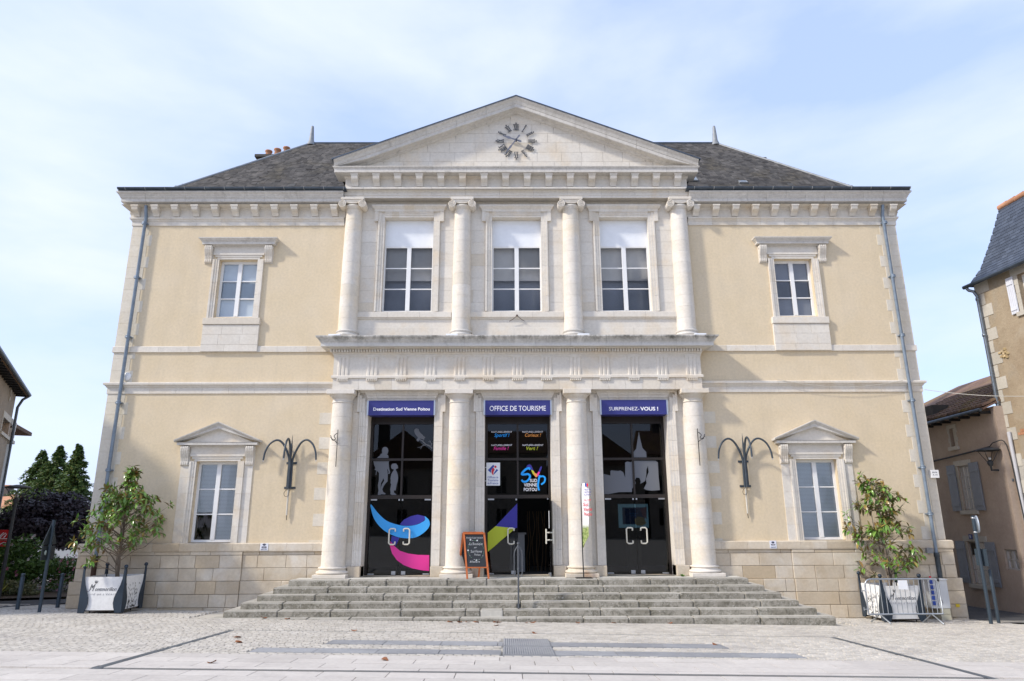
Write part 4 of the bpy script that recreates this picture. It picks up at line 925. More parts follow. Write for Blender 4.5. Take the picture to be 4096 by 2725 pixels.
# blue and white tourist plate
oy = .38
O_ = thing('office_plate', (-.75, oy, 3.2), 'white tourist office plate with blue and red emblem beside the middle door', 'sign')
q = v3([(238, 790), (523, 1268)], oy); MB().box(q[0][0], q[1][0], oy, oy+.02, q[1][1], q[0][1]).build('plate', WHITEP, O_)
for yy in (888, 1172): p = V3(190, yy, oy+.03); r_ = V3(300, yy, oy+.03); MB().tube([(p.x-.02, oy+.03, p.z), (r_.x, oy+.03, p.z)], .012, 6).build('bracket', SILVER, O_)
ys = oy-.002
decal('emblem', [v3([(268,945),(380,833),(402,855),(395,880),(340,945),(330,1005)], ys), v3([(392,1042),(398,1000),(430,955),(450,920),(487,945)], ys)], ys, BLUEP, O_)
decal('emblem', [v3(smooth_closed([(375,893),(412,935),(388,985),(384,1052),(352,1015),(345,960)], 3), ys), v3([(427+25*math.cos(t*.4), 877+25*math.sin(t*.4)) for t in range(16)], ys)], ys-.001, REDV, O_)
for a, b, y, s in ((264, 428, 1115, 'Offices'), (446, 487, 1115, 'de'), (268, 487, 1178, 'Tourisme'), (263, 306, 1240, 'de'), (322, 487, 1240, 'France')): vt(a, b, y, 44 if s != 'de' else 40, s, BLUEP, O_, ys)
# ------------------------------------------------------------ steps
ST = thing('entrance_steps', (0, -1.6, 0), 'worn grey stone steps leading up to the three glass doors', 'steps')
ZS = [.960, .800, .650, .497, .343, .188]
for i in range(6):
    yf = -.90-.30*i; xl = -6.07-.293*i; xr = 6.12+.306*i; z1 = ZS[i]; z0 = (ZS[i+1] if i < 5 else -.2)-.06
    x = xl
    while x < xr-.01:
        w = random.uniform(.95, 1.75)
        if i == 4:
            if x < -.95 < x+w+.3: w = -.95-x
            elif abs(x+.95) < .01: w = .56
        if xr-x-w < .6: w = xr-x
        j = random.uniform(-.004, .004)
        bevel_block('step_block', x+.004, x+w-.004, yf+j, yf+.42, z0 if i < 5 else -.25, z1+j*.8, STEPNEW if (i == 4 and abs(x+.95) < .01) else STEPM, ST, .022, 3, 0, .0012, TREAD)
        x += w
    # returning ends
    for s, xe in ((-1, xl), (1, xr)):
        y0 = yf+.43; y1 = -.12
        a, b = (xe, xe+.42) if s < 0 else (xe-.42, xe)
        if i > 0 and y1-y0 > .1: bevel_block('step_block', a, b, y0, y1, z0, z1-.003, STEPM, ST, .022, 3, 0, .001, TREAD)
MB().box(-6.0, 6.05, -.47, .46, .55, .958).build('landing', STEPM, ST)
x = -6.0
while x < 6.0:
    w = min(random.uniform(.9, 1.4), 6.04-x); bevel_block('landing_slab', x+.004, x+w-.004, -.475, -.16, .9, .962, STEPNEW, ST, .006, 1); x += w
MB().box(-6.4, 6.5, -1.9, -.2, -.3, .33).build('core', MORTARD, ST); MB().box(-6.15, 6.2, -1.25, -.2, .33, .62).build('core', MORTARD, ST)
# central handrail
HM = plain('dark_grey_rail_paint', (.11, .12, .135), .5, .3)
hx = on_y(2074, 2420, -1.98).x; z0 = .343; top = on_y(1450+1132/1.8131, 1580+1078/1.8131, -1.98).z
HR = thing('handrail', (hx, -1.98, z0), 'dark grey metal handrail post with looped grips in the middle of the steps', 'handrail')
MB().tube([(hx, -1.98, z0), (hx, -1.98, top-.03)], .021, 10).sphere((hx, -1.98, top), .032).sphere((hx, -1.98, top-.62), .03).build('post', HM, HR)
for y, zb in ((-1.96, .42),): MB().box(hx-.05, hx+.05, y, y+.02+.04, zb-.06, zb+.03).build('mounting_plate', IRON, HR)
for s in (-1, 1):
    MB().tube(smooth_open([(hx, -1.98, top-.05), (hx+s*.05, -1.98, top-.12), (hx+s*.095, -1.98, top-.22), (hx+s*.10, -1.98, top-.45), (hx+s*.10, -1.98, top-.68), (hx+s*.085, -1.98, top-.76), (hx+s*.04, -1.98, top-.80), (hx, -1.98, top-.80)], 5), .013, 8).build('grip_loop', HM, HR)
# weeds
WEED = leafmat('weed_leaf', (.08, .20, .02), (.14, .30, .04))
def weed(x, y, z, n, r, lab):
    mb = MB()
    for _ in range(n):
        a = random.uniform(0, 6.28); l = random.uniform(.4, 1)*r; d = Vector((math.cos(a), math.sin(a), random.uniform(.3, 1.2))).normalized()*l; s = Vector((-math.sin(a), math.cos(a), 0))*l*.3
        p = Vector((x, y, z)); mb.add([p, p+d*.5+s, p+d, p+d*.5-s], [(0, 1, 2, 3)])
    tag(mb.build('weed', WEED), lab, 'plant')
wp = on_y(2650+640/7.84, 2200+850/7.84, -.35); weed(wp.x, -.35, .962, 26, .12, 'small green weed growing between the door jamb and the right column')
# ------------------------------------------------------------ A-board on the landing
OW = plain('orange_brown_wood', (.48, .13, .035), .5, var=.2); BB = plain('blackboard', (.020, .024, .030), .7, var=.2); CHALK = plain('chalk', (.62, .64, .66), .9); CHG = plain('green_chalk', (.16, .36, .2), .9)
AB = thing('chalkboard_sign', (-1.4, -.6, .96), 'orange wooden A-board with chalk lettering beside the middle door', 'sign')
zf = .964
def kz(x, y, Y): p = KC(x, y, Y); return Vector((p.x, Y, p.z))
ft = [kz(735, 1000, -.52), kz(882, 1000, -.52)]; fb = [kz(760, 1330, -.80), kz(915, 1328, -.80)]
for p in fb: p.z = zf
dn = [(fb[i]-ft[i]) for i in (0, 1)]
def plank(a, b, w, t, nm, mat, par):
    a, b = Vector(a), Vector(b); d = (b-a).normalized(); sx = Vector((1, 0, 0)); sx = (sx-d*sx.dot(d)).normalized() if abs(d.x) < .9 else Vector((0, 0, 1)); n_ = d.cross(sx)
    vs = [p+sx*u*w/2+n_*v*t/2 for p in (a, b) for u, v in ((-1, -1), (1, -1), (1, 1), (-1, 1))]
    return MB().add(vs, [(0, 1, 2, 3), (4, 5, 6, 7), (0, 1, 5, 4), (1, 2, 6, 5), (2, 3, 7, 6), (3, 0, 4, 7)]).build(nm, mat, par)
for i in (0, 1): plank(ft[i], fb[i], .05, .03, 'front_leg', OW, AB)
bk = [Vector((ft[0].x-.02, -.47, ft[0].z)), Vector((ft[1].x-.02, -.47, ft[1].z))]; bb_ = [Vector((fb[0].x-.02, -.22, zf)), Vector((fb[1].x-.1, -.22, zf))]
bb_[0].x = KC(690, 1326, -.22).x; bb_[1].x = KC(842, 1324, -.22).x
for i in (0, 1): plank(bk[i], bb_[i], .05, .03, 'back_leg', OW, AB)
plank(ft[0]+dn[0]*.02, ft[1]+dn[1]*.02, .03, .06, 'top_rail', OW, AB); plank(ft[0]+dn[0]*.76, ft[1]+dn[1]*.76, .03, .05, 'bottom_rail', OW, AB); plank(bk[0], bk[1], .05, .03, 'top_rail', OW, AB)
n_ = (ft[1]-ft[0]).cross(dn[0]).normalized(); n_ = n_ if n_.y < 0 else -n_
bd = [ft[0]+dn[0]*.03, ft[1]+dn[1]*.03, ft[1]+dn[1]*.75, ft[0]+dn[0]*.75]
bo = MB().add(bd+[p-n_*.012 for p in bd], [(0, 1, 2, 3), (4, 5, 6, 7), (0, 1, 5, 4), (1, 2, 6, 5), (2, 3, 7, 6), (3, 0, 4, 7)]).build('board', BB, AB)
bd2 = [bk[0]+(bb_[0]-bk[0])*.03, bk[1]+(bb_[1]-bk[1])*.03, bk[1]+(bb_[1]-bk[1])*.75, bk[0]+(bb_[0]-bk[0])*.75]
MB().add(bd2+[p+Vector((0, .012, 0)) for p in bd2], [(0, 1, 2, 3), (4, 5, 6, 7), (0, 1, 5, 4), (1, 2, 6, 5), (2, 3, 7, 6), (3, 0, 4, 7)]).build('board', BB, AB)
def bpt(u, v): return (bd[0]*(1-u)+bd[1]*u)*(1-v)+(bd[3]*(1-u)+bd[2]*u)*v+n_*.004
lean = math.atan2(-(dn[0].y), -dn[0].z)
for u0, u1, v, h, s in ((.10, .92, .14, .045, 'Produits locaux souvenirs'), (.22, .86, .34, .07, 'La Boutique'), (.44, .58, .43, .04, 'par'), (.26, .80, .57, .07, 'Sud-Vienne'), (.42, .72, .66, .055, 'Poitou'), (.18, .66, .87, .05, 'Billetterie')):
    p, q = bpt(u0, v), bpt(u1, v); q.z = p.z; text('chalk_lettering', s, p, q, h, CHALK, bo, shear=.15, lean=-lean)
for k in range(30):
    a = 2*math.pi*k/30
    if k % 5 == 0: continue
    c = bpt(.52+.38*math.cos(a), .49+.30*math.sin(a)); d = Vector((math.sin(a), 0, math.cos(a)))*.018; s = Vector((d.z, 0, -d.x))*.35
    MB().add([c-d, c+s, c+d, c-s], [(0, 1, 2, 3)]).build('chalk_leaf', CHG if k % 3 else CHALK, bo)
for u, v in ((.30, .18), (.62, .20), (.14, .50), (.50, .80)):
    mb = MB(); c = bpt(u, v)
    for k in range(6):
        a = k*math.pi/3; d = Vector((math.sin(a), 0, math.cos(a)))*.028; s = Vector((d.z, 0, -d.x))*.3; mb.add([c, c+d*.5+s, c+d, c+d*.5-s], [(0, 1, 2, 3)])
    mb.build('chalk_flower', CHALK, bo)
# ------------------------------------------------------------ feather flag
FB = on_y(1450+1605/1.8131, 2316, -.62); FT = KC(1642, 642, -.62)
FL = thing('feather_flag', (FB.x, -.62, .96), 'white feather banner with red script and green photo beside the third column', 'flag')
px = FB.x; MB().box(px-.22, px+.22, -.80, -.44, .963, .975).build('base_plate', BLACK, FL)
zt = FT.z; pole = [(px, -.62, .975), (px-.01, -.62, 1.6), (px-.015, -.62, 2.6), (px-.01, -.62, 3.1), (px+.02, -.62, 3.42), (px+.06, -.62, zt-.03), (px+.09, -.60, zt)]
pc = smooth_open(pole, 6); MB().tube(pc, .016, 8, r1=.008).build('pole', BLACK, FL)
fw = math.radians(62); mb = MB(); vs = []; rows = 24
def polex(z):
    for a, b in zip(pc, pc[1:]):
        if a.z <= z <= b.z: return a+(b-a)*((z-a.z)/(b.z-a.z+1e-9))
    return pc[-1]
FZ0, FZ1 = KC(1605, 1110, -.62).z, zt-.01
for k in range(rows+1):
    z = FZ0+(FZ1-FZ0)*k/rows; p = polex(z); wd = .36*min(1, (k/rows)*6+.05)*(1-.85*max(0, (k/rows-.86)/.14)**2)
    for j in range(7):
        t = j/6; vs.append((p.x+.012+wd*t*math.cos(fw)+.02*math.sin(5*t+z*3), p.y-wd*t*math.sin(fw)*.6, z+.03*t))
FLM, _nt, _b, _o = newmat('feather_banner_print')
_pos = nd(_nt, 'ShaderNodeNewGeometry').outputs['Position']; _sep = nd(_nt, 'ShaderNodeSeparateXYZ'); _nt.links.new(_pos, _sep.inputs[0])
_zz = nd(_nt, 'ShaderNodeMapRange'); _zz.inputs[1].default_value = 2.32; _zz.inputs[2].default_value = 2.42; _nt.links.new(math_(_nt, 'ADD', _sep.outputs[2], math_(_nt, 'MULTIPLY', noise(_nt, 6, 3, .5, _pos), .12)), _zz.inputs[0])
_g = mixc(_nt, ramp(_nt, noise(_nt, 16, 5, .7, _pos), .4, .6), (.10, .17, .03), (.36, .42, .16)); _nt.links.new(mixc(_nt, _zz.outputs[0], _g, (.80, .80, .82)), _b.inputs['Base Color']); _b.inputs['Roughness'].default_value = .8
bn = mb.add(vs, [(k*7+j, k*7+j+1, (k+1)*7+j+1, (k+1)*7+j) for k in range(rows) for j in range(6)], True).build('banner', FLM, FL)
e = Vector((math.cos(fw), -math.sin(fw)*.6, 0)).normalized()
def fl_text(s, z, a, b, h, m, **k):
    p = Vector((px+.0, -.64, z))+e*a-Vector((0.012, .02, 0)); text('banner_lettering', s, p, p+e*(b-a), h, m, bn, **k)
for s, z, a, b, h, m in (('Offices de', 3.26, .10, .36, .04, PURP), ('Tourisme', 3.19, .10, .36, .04, PURP), ('de France', 3.12, .10, .36, .04, PURP), ('Ici c\'est', 2.98, .10, .36, .05, REDV), ('Sud', 2.84, .06, .26, .09, REDV), ('Vienne', 2.71, .08, .38, .09, REDV), ('Poitou', 2.58, .08, .38, .09, REDV)): fl_text(s, z, a, b, h, m, shear=.2 if m is REDV else 0)
mbx = MB()
for a, b, m in (((.17, 3.40), .045, BLUEP), ((.23, 3.40), .04, REDV)):
    c = Vector((px, -.655, 0))+e*a[0]; c.z = a[1]; MB().add([c+Vector((0, 0, b*1.6)), c+e*b, c-Vector((0, 0, b*1.6)), c-e*b], [(0, 1, 2, 3)]).build('banner_emblem', m, bn)
# ------------------------------------------------------------ paving
def on_g(px, py):
    d = _f+_r*((px-PPX)/FPX)-_u*((py-PPY)/FPX); z = 0
    for _ in range(60):
        t = (z-CAM[2])/d.z; p = Vector(CAM)+d*t; z = ground(p.x, p.y)
    return p
SETTM = stone('pale_granite_sett', (.52, .485, .425), (.59, .555, .50), (.47, .44, .40), .12, .5, (.36, .34, .31), bump=.4)
SETTS = stone('pale_granite_setts', (.52, .485, .425), (.60, .565, .505), (.47, .44, .40), 0, .5, (.36, .34, .31), bump=.4)
_nt = SETTS.node_tree; _b = next(n for n in _nt.nodes if n.type == 'BSDF_PRINCIPLED'); _src = _b.inputs['Base Color'].links[0].from_socket
_nt.links.new(mixc(_nt, 1.0, _src, ramp(_nt, nd(_nt, 'ShaderNodeNewGeometry').outputs['Random Per Island'], 0, 1, (.86, .86, .86, 1), (1.1, 1.1, 1.1, 1)), 'MULTIPLY'), _b.inputs['Base Color'])
SLABM = stone('pale_limestone_slab', (.52, .485, .445), (.57, .535, .49), (.49, .455, .42), .07, .55, (.41, .385, .36), bump=.15)
GRATE = plain('galvanised_grate', (.15, .17, .19), .5, .5, var=.2); STRIP = stone('grey_granite_strip', (.27, .275, .285), (.34, .345, .355), None, .12, 0, bump=.5, bscale=120)
XD0, XD1 = -6.36, 6.80
dl = on_g(940, 2518); dr = on_g(3347, 2551); bl = on_g(400, 2668); br_ = on_g(3974, 2719)
YBK = (dl.y+dr.y)/2; YFR = (bl.y+br_.y)/2; XD0 = (dl.x+bl.x)/2; XD1 = (dr.x+br_.x)/2
s1a, s1b = on_g(1330, 2560), on_g(1330, 2577); plt = [on_g(2024, 2557), on_g(2170, 2588), on_g(2018, 2588), on_g(2187, 2623)]
YS = [(on_g(1700, 2564).y, on_g(1700, 2580).y), (on_g(1700, 2598).y, on_g(1700, 2616).y)]
XS = [(on_g(1310, 2570).x, on_g(2900, 2586).x), (on_g(1000, 2605).x, on_g(3215, 2625).x)]
PX0, PX1 = -.36, .50
PYS = [(on_g(2090, 2557).y, on_g(2090, 2587).y), (on_g(2090, 2590).y, on_g(2090, 2622).y)]
YSL = on_g(2090, 2628).y      # slabs begin here
holes = [(-8.0, 8.1, -2.45, .2)]+[(a-.01, b+.01, min(c)-.01, max(c)+.01) for (a, b), c in zip(XS, YS)]+[(PX0-.01, PX1+.01, min(c)-.01, max(c)+.01) for c in PYS]
DW = .13
holes += [(XD0-DW/2, XD0+DW/2, YFR, YBK), (XD1-DW/2, XD1+DW/2, YFR, YBK), (XD0-DW/2, XD1+DW/2, YBK-.05, YBK+.05), (XD0-DW/2, XD1+DW/2, YFR-DW/2, YFR+DW/2)]
def hit(x0, x1, y0, y1): return any(not (x1 <= h[0] or x0 >= h[1] or y1 <= h[2] or y0 >= h[3]) for h in holes)
def sett(mb, x0, x1, y0, y1, dz, c=.012, h=.03):
    g = lambda x, y: ground(x, y)+dz
    vs = [(x0, y0, g(x0, y0)-h), (x1, y0, g(x1, y0)-h), (x1, y1, g(x1, y1)-h), (x0, y1, g(x0, y1)-h), (x0+c, y0+c, g(x0, y0)), (x1-c, y0+c, g(x1, y0)), (x1-c, y1-c, g(x1, y1)), (x0+c, y1-c, g(x0, y1))]
    return mb.add(vs, [(4, 5, 6, 7), (0, 1, 5, 4), (1, 2, 6, 5), (2, 3, 7, 6), (3, 0, 4, 7)])
rest = MB(); sl_ = MB(); SLOPE = math.atan(.0425); SLX = math.atan(.0155)
def base_sett(w, d, c, h, nm, mat):
    a, b = w/2, d/2
    vs = [(-a, -b, -h), (a, -b, -h), (a, b, -h), (-a, b, -h), (-a+c, -b+c, 0), (a-c, -b+c, 0), (a-c, b-c, 0), (-a+c, b-c, 0)]
    vs = [(x, y, z-.0155*x-.0425*y) for x, y, z in vs]
    m = bpy.data.meshes.new(nm); m.from_pydata(vs, [], [(4, 5, 6, 7), (0, 1, 5, 4), (1, 2, 6, 5), (2, 3, 7, 6), (3, 0, 4, 7)]); m.update(); m.materials.append(mat); return m
SETM = base_sett(.144, .096, .008, .03, 'sett', SETTM); cnt = 0; y = YSL; row = 0
while y < 1.2:
    x = -15.5-random.uniform(0, .15)
    while x < 12.6 if y < -.3 else x < -12.4:
        dz = random.uniform(-.004, .004)
        if not hit(x, x+.15, y, y+.1) and not (y > -.2 and x > -12.35):
            if cnt < 300 and -2.5 < x < 2.5: link('sett', SETM, plaza, (x+.075, y+.05, ground(x+.075, y+.05)+dz)); cnt += 1
            else: sett(rest, x+.003, x+.147, y+.002, y+.098, dz*.7, .008)
        elif YFR < y < YBK-.1:
            for xd in (XD0, XD1):
                if x < xd-DW/2-.02 < x+.15: sett(rest, x+.004, xd-DW/2, y+.003, y+.097, dz, .006)
                if x < xd+DW/2+.02 < x+.15: sett(rest, xd+DW/2, x+.146, y+.003, y+.097, dz, .006)
        x += .15
    y += .1; row += 1
o = rest.build('setts', SETTS, plaza); o['kind'] = 'stuff'
def slab(x0, x1, y0, y1, nm='paving_slab', mat=SLABM, dz=0.0, c=.003):
    key = (nm, round(x1-x0, 3), round(y1-y0, 3))
    if key not in CACHE: CACHE[key] = base_sett(x1-x0-.006, y1-y0-.006, c, .03, nm, mat)
    link(nm, CACHE[key], plaza, ((x0+x1)/2, (y0+y1)/2, ground((x0+x1)/2, (y0+y1)/2)+dz+random.uniform(-.0012, .0012)))
y = YSL; row = 0
while y > -12.4:
    h = .42; x = -13.0-(row*.37) % .9
    if YFR-DW/2 < y and y-h < YFR+DW/2:
        h = y-(YFR+DW/2)
        if h < .05: y = YFR-DW/2; continue
    while x < 13.0:
        w = .90; x1 = x+w
        a = x
        cuts = [a]+[k for k in sorted((XD0-DW/2, XD0+DW/2, XD1-DW/2, XD1+DW/2)) if a < k < x1 and y-h > YFR]+[x1]
        for p, q in zip(cuts, cuts[1:]):
            mid = (p+q)/2
            if y-h > YFR-.01 and (abs(mid-XD0) < DW/2 or abs(mid-XD1) < DW/2): continue
            if q-p > .03: slab(round(p, 3), round(q, 3), round(y-h, 3), round(y, 3))
        x = x1
    y -= h; row += 1
# ribbed granite strips and plates
for (a, b), c in zip(XS, YS):
    y0, y1 = min(c), max(c)
    x = a
    while x < b-.05:
        w = min(1.02, b-x)
        if x+w > PX0 and x < PX0: w = PX0-x
        if PX0 <= x < PX1: x = PX1; continue
        if w > .05: slab(round(x, 3), round(x+w, 3), round(y0, 3), round(y1, 3), 'guide_strip_slab', STRIP, .002)
        x += w
for c in PYS:
    y0, y1 = min(c)+.02, max(c); mb = MB(); sett(mb, PX0, PX1, y0, y1, .006, .004); n = 22
    for k in range(n):
        xx = PX0+.03+(PX1-PX0-.06)*k/(n-1); mb.add([(xx-.012, y0+.01, ground(xx, y0)+.008), (xx+.012, y0+.01, ground(xx, y0)+.008), (xx+.012, y1-.01, ground(xx, y1)+.008), (xx-.012, y1-.01, ground(xx, y1)+.008), (xx-.007, y0+.012, ground(xx, y0)+.016), (xx+.007, y0+.012, ground(xx, y0)+.016), (xx+.007, y1-.012, ground(xx, y1)+.016), (xx-.007, y1-.012, ground(xx, y1)+.016)], [(4, 5, 6, 7), (0, 1, 5, 4), (1, 2, 6, 5), (2, 3, 7, 6), (3, 0, 4, 7)])
    mb.build('ribbed_plate', STRIP, plaza)
def grate(x0, x1, y0, y1, along):
    m = gsheet('drain_channel', [(x0, y0), (x1, y0), (x1, y1), (x0, y1)], BLACK, -.02, plaza)
    mb = MB(); p = .035
    if along == 'x':
        for e0, e1 in ((y0, y0+.018), (y1-.018, y1)): mb.add([(x0, e0, ground(x0, e0)), (x1, e0, ground(x1, e0)), (x1, e1, ground(x1, e1)), (x0, e1, ground(x0, e1))], [(0, 1, 2, 3)])
        k = x0
        while k < x1-p: mb.add([(k, y0+.018, ground(k, y0)), (k+p*.62, y0+.018, ground(k, y0)), (k+p*.62+.015, y1-.018, ground(k, y1)), (k+.015, y1-.018, ground(k, y1))], [(0, 1, 2, 3)]); k += p
    else:
        for e0, e1 in ((x0, x0+.018), (x1-.018, x1)): mb.add([(e0, y0, ground(e0, y0)), (e1, y0, ground(e1, y0)), (e1, y1, ground(e1, y1)), (e0, y1, ground(e0, y1))], [(0, 1, 2, 3)])
        k = y0
        while k < y1-p: mb.add([(x0+.018, k, ground(x0, k)), (x1-.018, k, ground(x1, k)), (x1-.018, k+p*.62, ground(x1, k)), (x0+.018, k+p*.62, ground(x0, k))], [(0, 1, 2, 3)]); k += p
    mb.build('drain_grate', GRATE, plaza)
grate(XD0+DW/2, XD1-DW/2, YFR-DW/2+.005, YFR+DW/2-.005, 'x'); grate(XD0-DW/2+.004, XD0+DW/2-.004, YFR-DW/2, YBK, 'y'); grate(XD1-DW/2+.004, XD1+DW/2-.004, YFR-DW/2, YBK, 'y')
gsheet('drain_slot', [(XD0+DW/2, YBK-.022), (XD1-DW/2, YBK-.022), (XD1-DW/2, YBK+.022), (XD0+DW/2, YBK+.022)], GRATE, -.002, plaza)
# fallen leaves
FLV = leafmat('dry_leaf', (.30, .11, .04), (.20, .09, .045), None, .7, .1); lm = []
for k in range(3):
    mb = MB(); n = 7
    pts = [(.06*math.cos(t)*(1+.2*math.sin(3*t+k)), .035*math.sin(t), .012*math.cos(2*t+k)+.014) for t in [2*math.pi*j/n for j in range(n)]]; mb.add([(0, 0, .004)]+pts, [(0, 1+j, 1+(j+1) % n) for j in range(n)])
    me = mb.mesh('fallen_leaf'); me.materials.append(FLV); lm.append(me)
spots = [(1055, 2474), (1150, 2478), (1800, 2490), (1840, 2491), (1870, 2490), (1905, 2491), (1990, 2492), (1985, 2504), (2105, 2493), (2130, 2492), (2310, 2494), (2455, 2494), (2680, 2495), (2710, 2494), (1540, 2642), (845, 2653), (955, 2572), (950, 2552), (1415, 2524), (2140, 2535), (1985, 2491), (2860, 2580)]
for k, (a, b) in enumerate(spots):
    p = on_g(a, b); o = link('fallen_leaf', lm[k % 3], None, (p.x, p.y, ground(p.x, p.y)+.002)); o.rotation_euler = (random.uniform(-.2, .2), random.uniform(-.2, .2), random.uniform(0, 6.3)); s = random.uniform(1.0, 1.6); o.scale = (s, s, s); tag(o, 'small curled brown leaf fallen on the pale paving', 'leaf', 'fallen leaves on the plaza')
# ------------------------------------------------------------ wall lamps
LAMPM = plain('slate_blue_lamp_paint', (.055, .07, .085), .45, .3, var=.2)
def wall_lamp(x, lab):
    t = thing('wall_lamp', (x, 0, 3.35), lab, 'lamp', 'three-armed wall lamps on the rendered walls')
    MB().box(x-.15, x+.15, -.02, .012, 4.06, 4.12).box(x-.16, x+.16, -.02, .012, 3.36, 3.42).build('wall_bracket', LAMPM, t)
    MB().lathe([(.022, 3.36), (.024, 4.4), (.03, 4.5), (.001, 4.9)], (x, -.13, 0), 10).build('spike', LAMPM, t)
    for k, (dx, dy) in enumerate(((-1, -.12), (1, -.22), (0.0, -1))):
        bx, by = x+(.045*dx if k < 2 else 0), -.11-.04*(k == 2); R_ = .72 if k < 2 else .62
        pts = [(bx, by, 3.36), (bx, by, 3.8), (bx, by, 4.15), (bx+dx*R_*.12, by+dy*R_*.12, 4.42), (bx+dx*R_*.32, by+dy*R_*.32, 4.66), (bx+dx*R_*.55, by+dy*R_*.55, 4.735), (bx+dx*R_*.80, by+dy*R_*.80, 4.62), (bx+dx*R_*.95, by+dy*R_*.95, 4.40), (bx+dx*R_, by+dy*R_, 4.16)]
        pc = smooth_open(pts, 5); MB().tube(pc, .034, 10, r1=.026).build('arm', LAMPM, t); MB().tube([pc[-1], pc[-1]-Vector((0, 0, .045))], .012, 6).build('lamp_socket', SILVER, t)
    MB().tube([(x-.02, -.06, 3.36), (x-.02, -.055, 2.63)], .026, 10).build('conduit', plain('pale_conduit', (.55, .52, .45), .5), t)
    MB().tube(smooth_open([(x-.03, -.1, 3.36), (x-.12, -.12, 3.25), (x-.09, -.1, 3.15), (x, -.09, 3.18), (x+.02, -.08, 3.34)], 5), .006, 5).tube([(x-.02, -.055, 2.63), (x-.01, -.05, 2.5)], .01, 6).build('cable', BLACK, t)
wall_lamp(-6.50, 'dark three-armed wall lamp left of the columned entrance'); wall_lamp(6.56, 'dark three-armed wall lamp right of the columned entrance')
for s, lab in ((-1, 'small black iron bracket on the leftmost lower column'), (1, 'small black iron bracket on the rightmost lower column')):
    x = XC+s*5.16; yb = -.40; t = thing('iron_bracket', (x, yb, 3.9), lab, 'bracket', 'iron brackets on the outer columns')
    MB().tube([(x+s*.0, yb, 3.95), (x, yb, 5.0)], .011, 6).build('rod', BLACK, t)
    mb = MB(); mb.tube([(x, yb, 4.62), (x+s*.2, yb-.02, 4.78)], .009, 5); mb.tube(smooth_open([(x+s*.02, yb, 4.9), (x+s*.10, yb, 4.82), (x+s*.06, yb, 4.74), (x+s*.14, yb, 4.70), (x+s*.2, yb, 4.84)], 4), .011, 5); mb.build('scroll', BLACK, t)
# wifi plates, disc, box, flood socket
def plate(x0, x1, z0, z1, y, lab):
    t = thing('wifi_plate', ((x0+x1)/2, y, z0), lab, 'sign', 'free wifi plates'); MB().box(x0, x1, y-.008, y, z0, z1).build('plate', plain('plate_white', (.72, .74, .80), .4), t)
    cx = (x0+x1)/2; cz = z0+(z1-z0)*.60; NAVY = plain('navy_print', (.015, .02, .06), .5); w = x1-x0
    for r in (.10, .19, .28):
        pts = [(cx+r*w*math.cos(a), cz+r*w*math.sin(a)) for a in [math.radians(40+10*k) for k in range(11)]]; decal('wifi_arc', [stroke(pts, .016)], y-.010, NAVY, t)
    decal('wifi_badge', [[(cx+.30*w*math.copysign(1, math.cos(a))*.7+.11*w*math.cos(a), cz-.12*w+.11*w*math.sin(a)) for a in [2*math.pi*k/20 for k in range(20)]]], y-.010, NAVY, t)
    text('lettering', 'WiFi', (cx-.24*w, y-.012, cz-.165*w), (cx+.24*w, y-.012, cz-.165*w), .026, TXT, t, bold=.001); text('lettering', 'GRATUIT', (cx-.38*w, y-.010, z0+.02), (cx+.38*w, y-.010, z0+.02), .026, NAVY, t)
I_c = crop(680, 1650, 2.613)
a, b = I_c(945, 1370, -.14), I_c(1022, 1443, -.14); plate(a.x, b.x, b.z, a.z, -.132, 'small white free wifi plate left of the entrance')
R3 = crop(2700, 1200, 1.028); a, b = R3(388, 990, -.14), R3(419, 1022, -.14); plate(a.x, b.x, b.z, a.z, -.132, 'small white free wifi plate right of the entrance')
p = on_y(292/.57543, 867/.57543, -.02); mb = MB().lathe([(.001, 0), (.11, 0), (.13, .02), (.12, .04), (.05, .055), (.001, .05)], (0, 0, 0), 24); mb.v = [(p.x+q[0], -.0-q[2], p.z+q[1]) for q in mb.v]; tag(mb.build('round_siren', WHITE), 'round white disc on the wall beside the left downpipe', 'siren')
# ------------------------------------------------------------ wires
WIRE = plain('wire_black', (.03, .03, .03), .6); WIREP = plain('wire_pale', (.55, .52, .45), .6)
def sag(a, b, s, n=14): a, b = Vector(a), Vector(b); return [a+(b-a)*(k/n)-Vector((0, 0, s*4*(k/n)*(1-k/n))) for k in range(n+1)]
# ------------------------------------------------------------ planters with magnolias
MAGF, _nt, _b, _o = newmat('magnolia_leaf'); _g = nd(_nt, 'ShaderNodeNewGeometry'); _oi = nd(_nt, 'ShaderNodeObjectInfo')
_r1 = math_(_nt, 'FRACT', math_(_nt, 'ADD', _g.outputs['Random Per Island'], _oi.outputs['Random']))
_top = mixc(_nt, _r1, (.07, .17, .025), (.19, .32, .06)); _top = mixc(_nt, ramp(_nt, math_(_nt, 'FRACT', math_(_nt, 'MULTIPLY', _r1, 6.3)), .86, .9), _top, (.28, .20, .05))
_nt.links.new(mixc(_nt, _g.outputs['Backfacing'], _top, mixc(_nt, _r1, (.16, .19, .06), (.26, .14, .05))), _b.inputs['Base Color']); _b.inputs['Roughness'].default_value = .28
BARK = stone('grey_brown_bark', (.16, .13, .10), (.24, .20, .16), None, .1, .3, (.08, .07, .05), bump=.4)
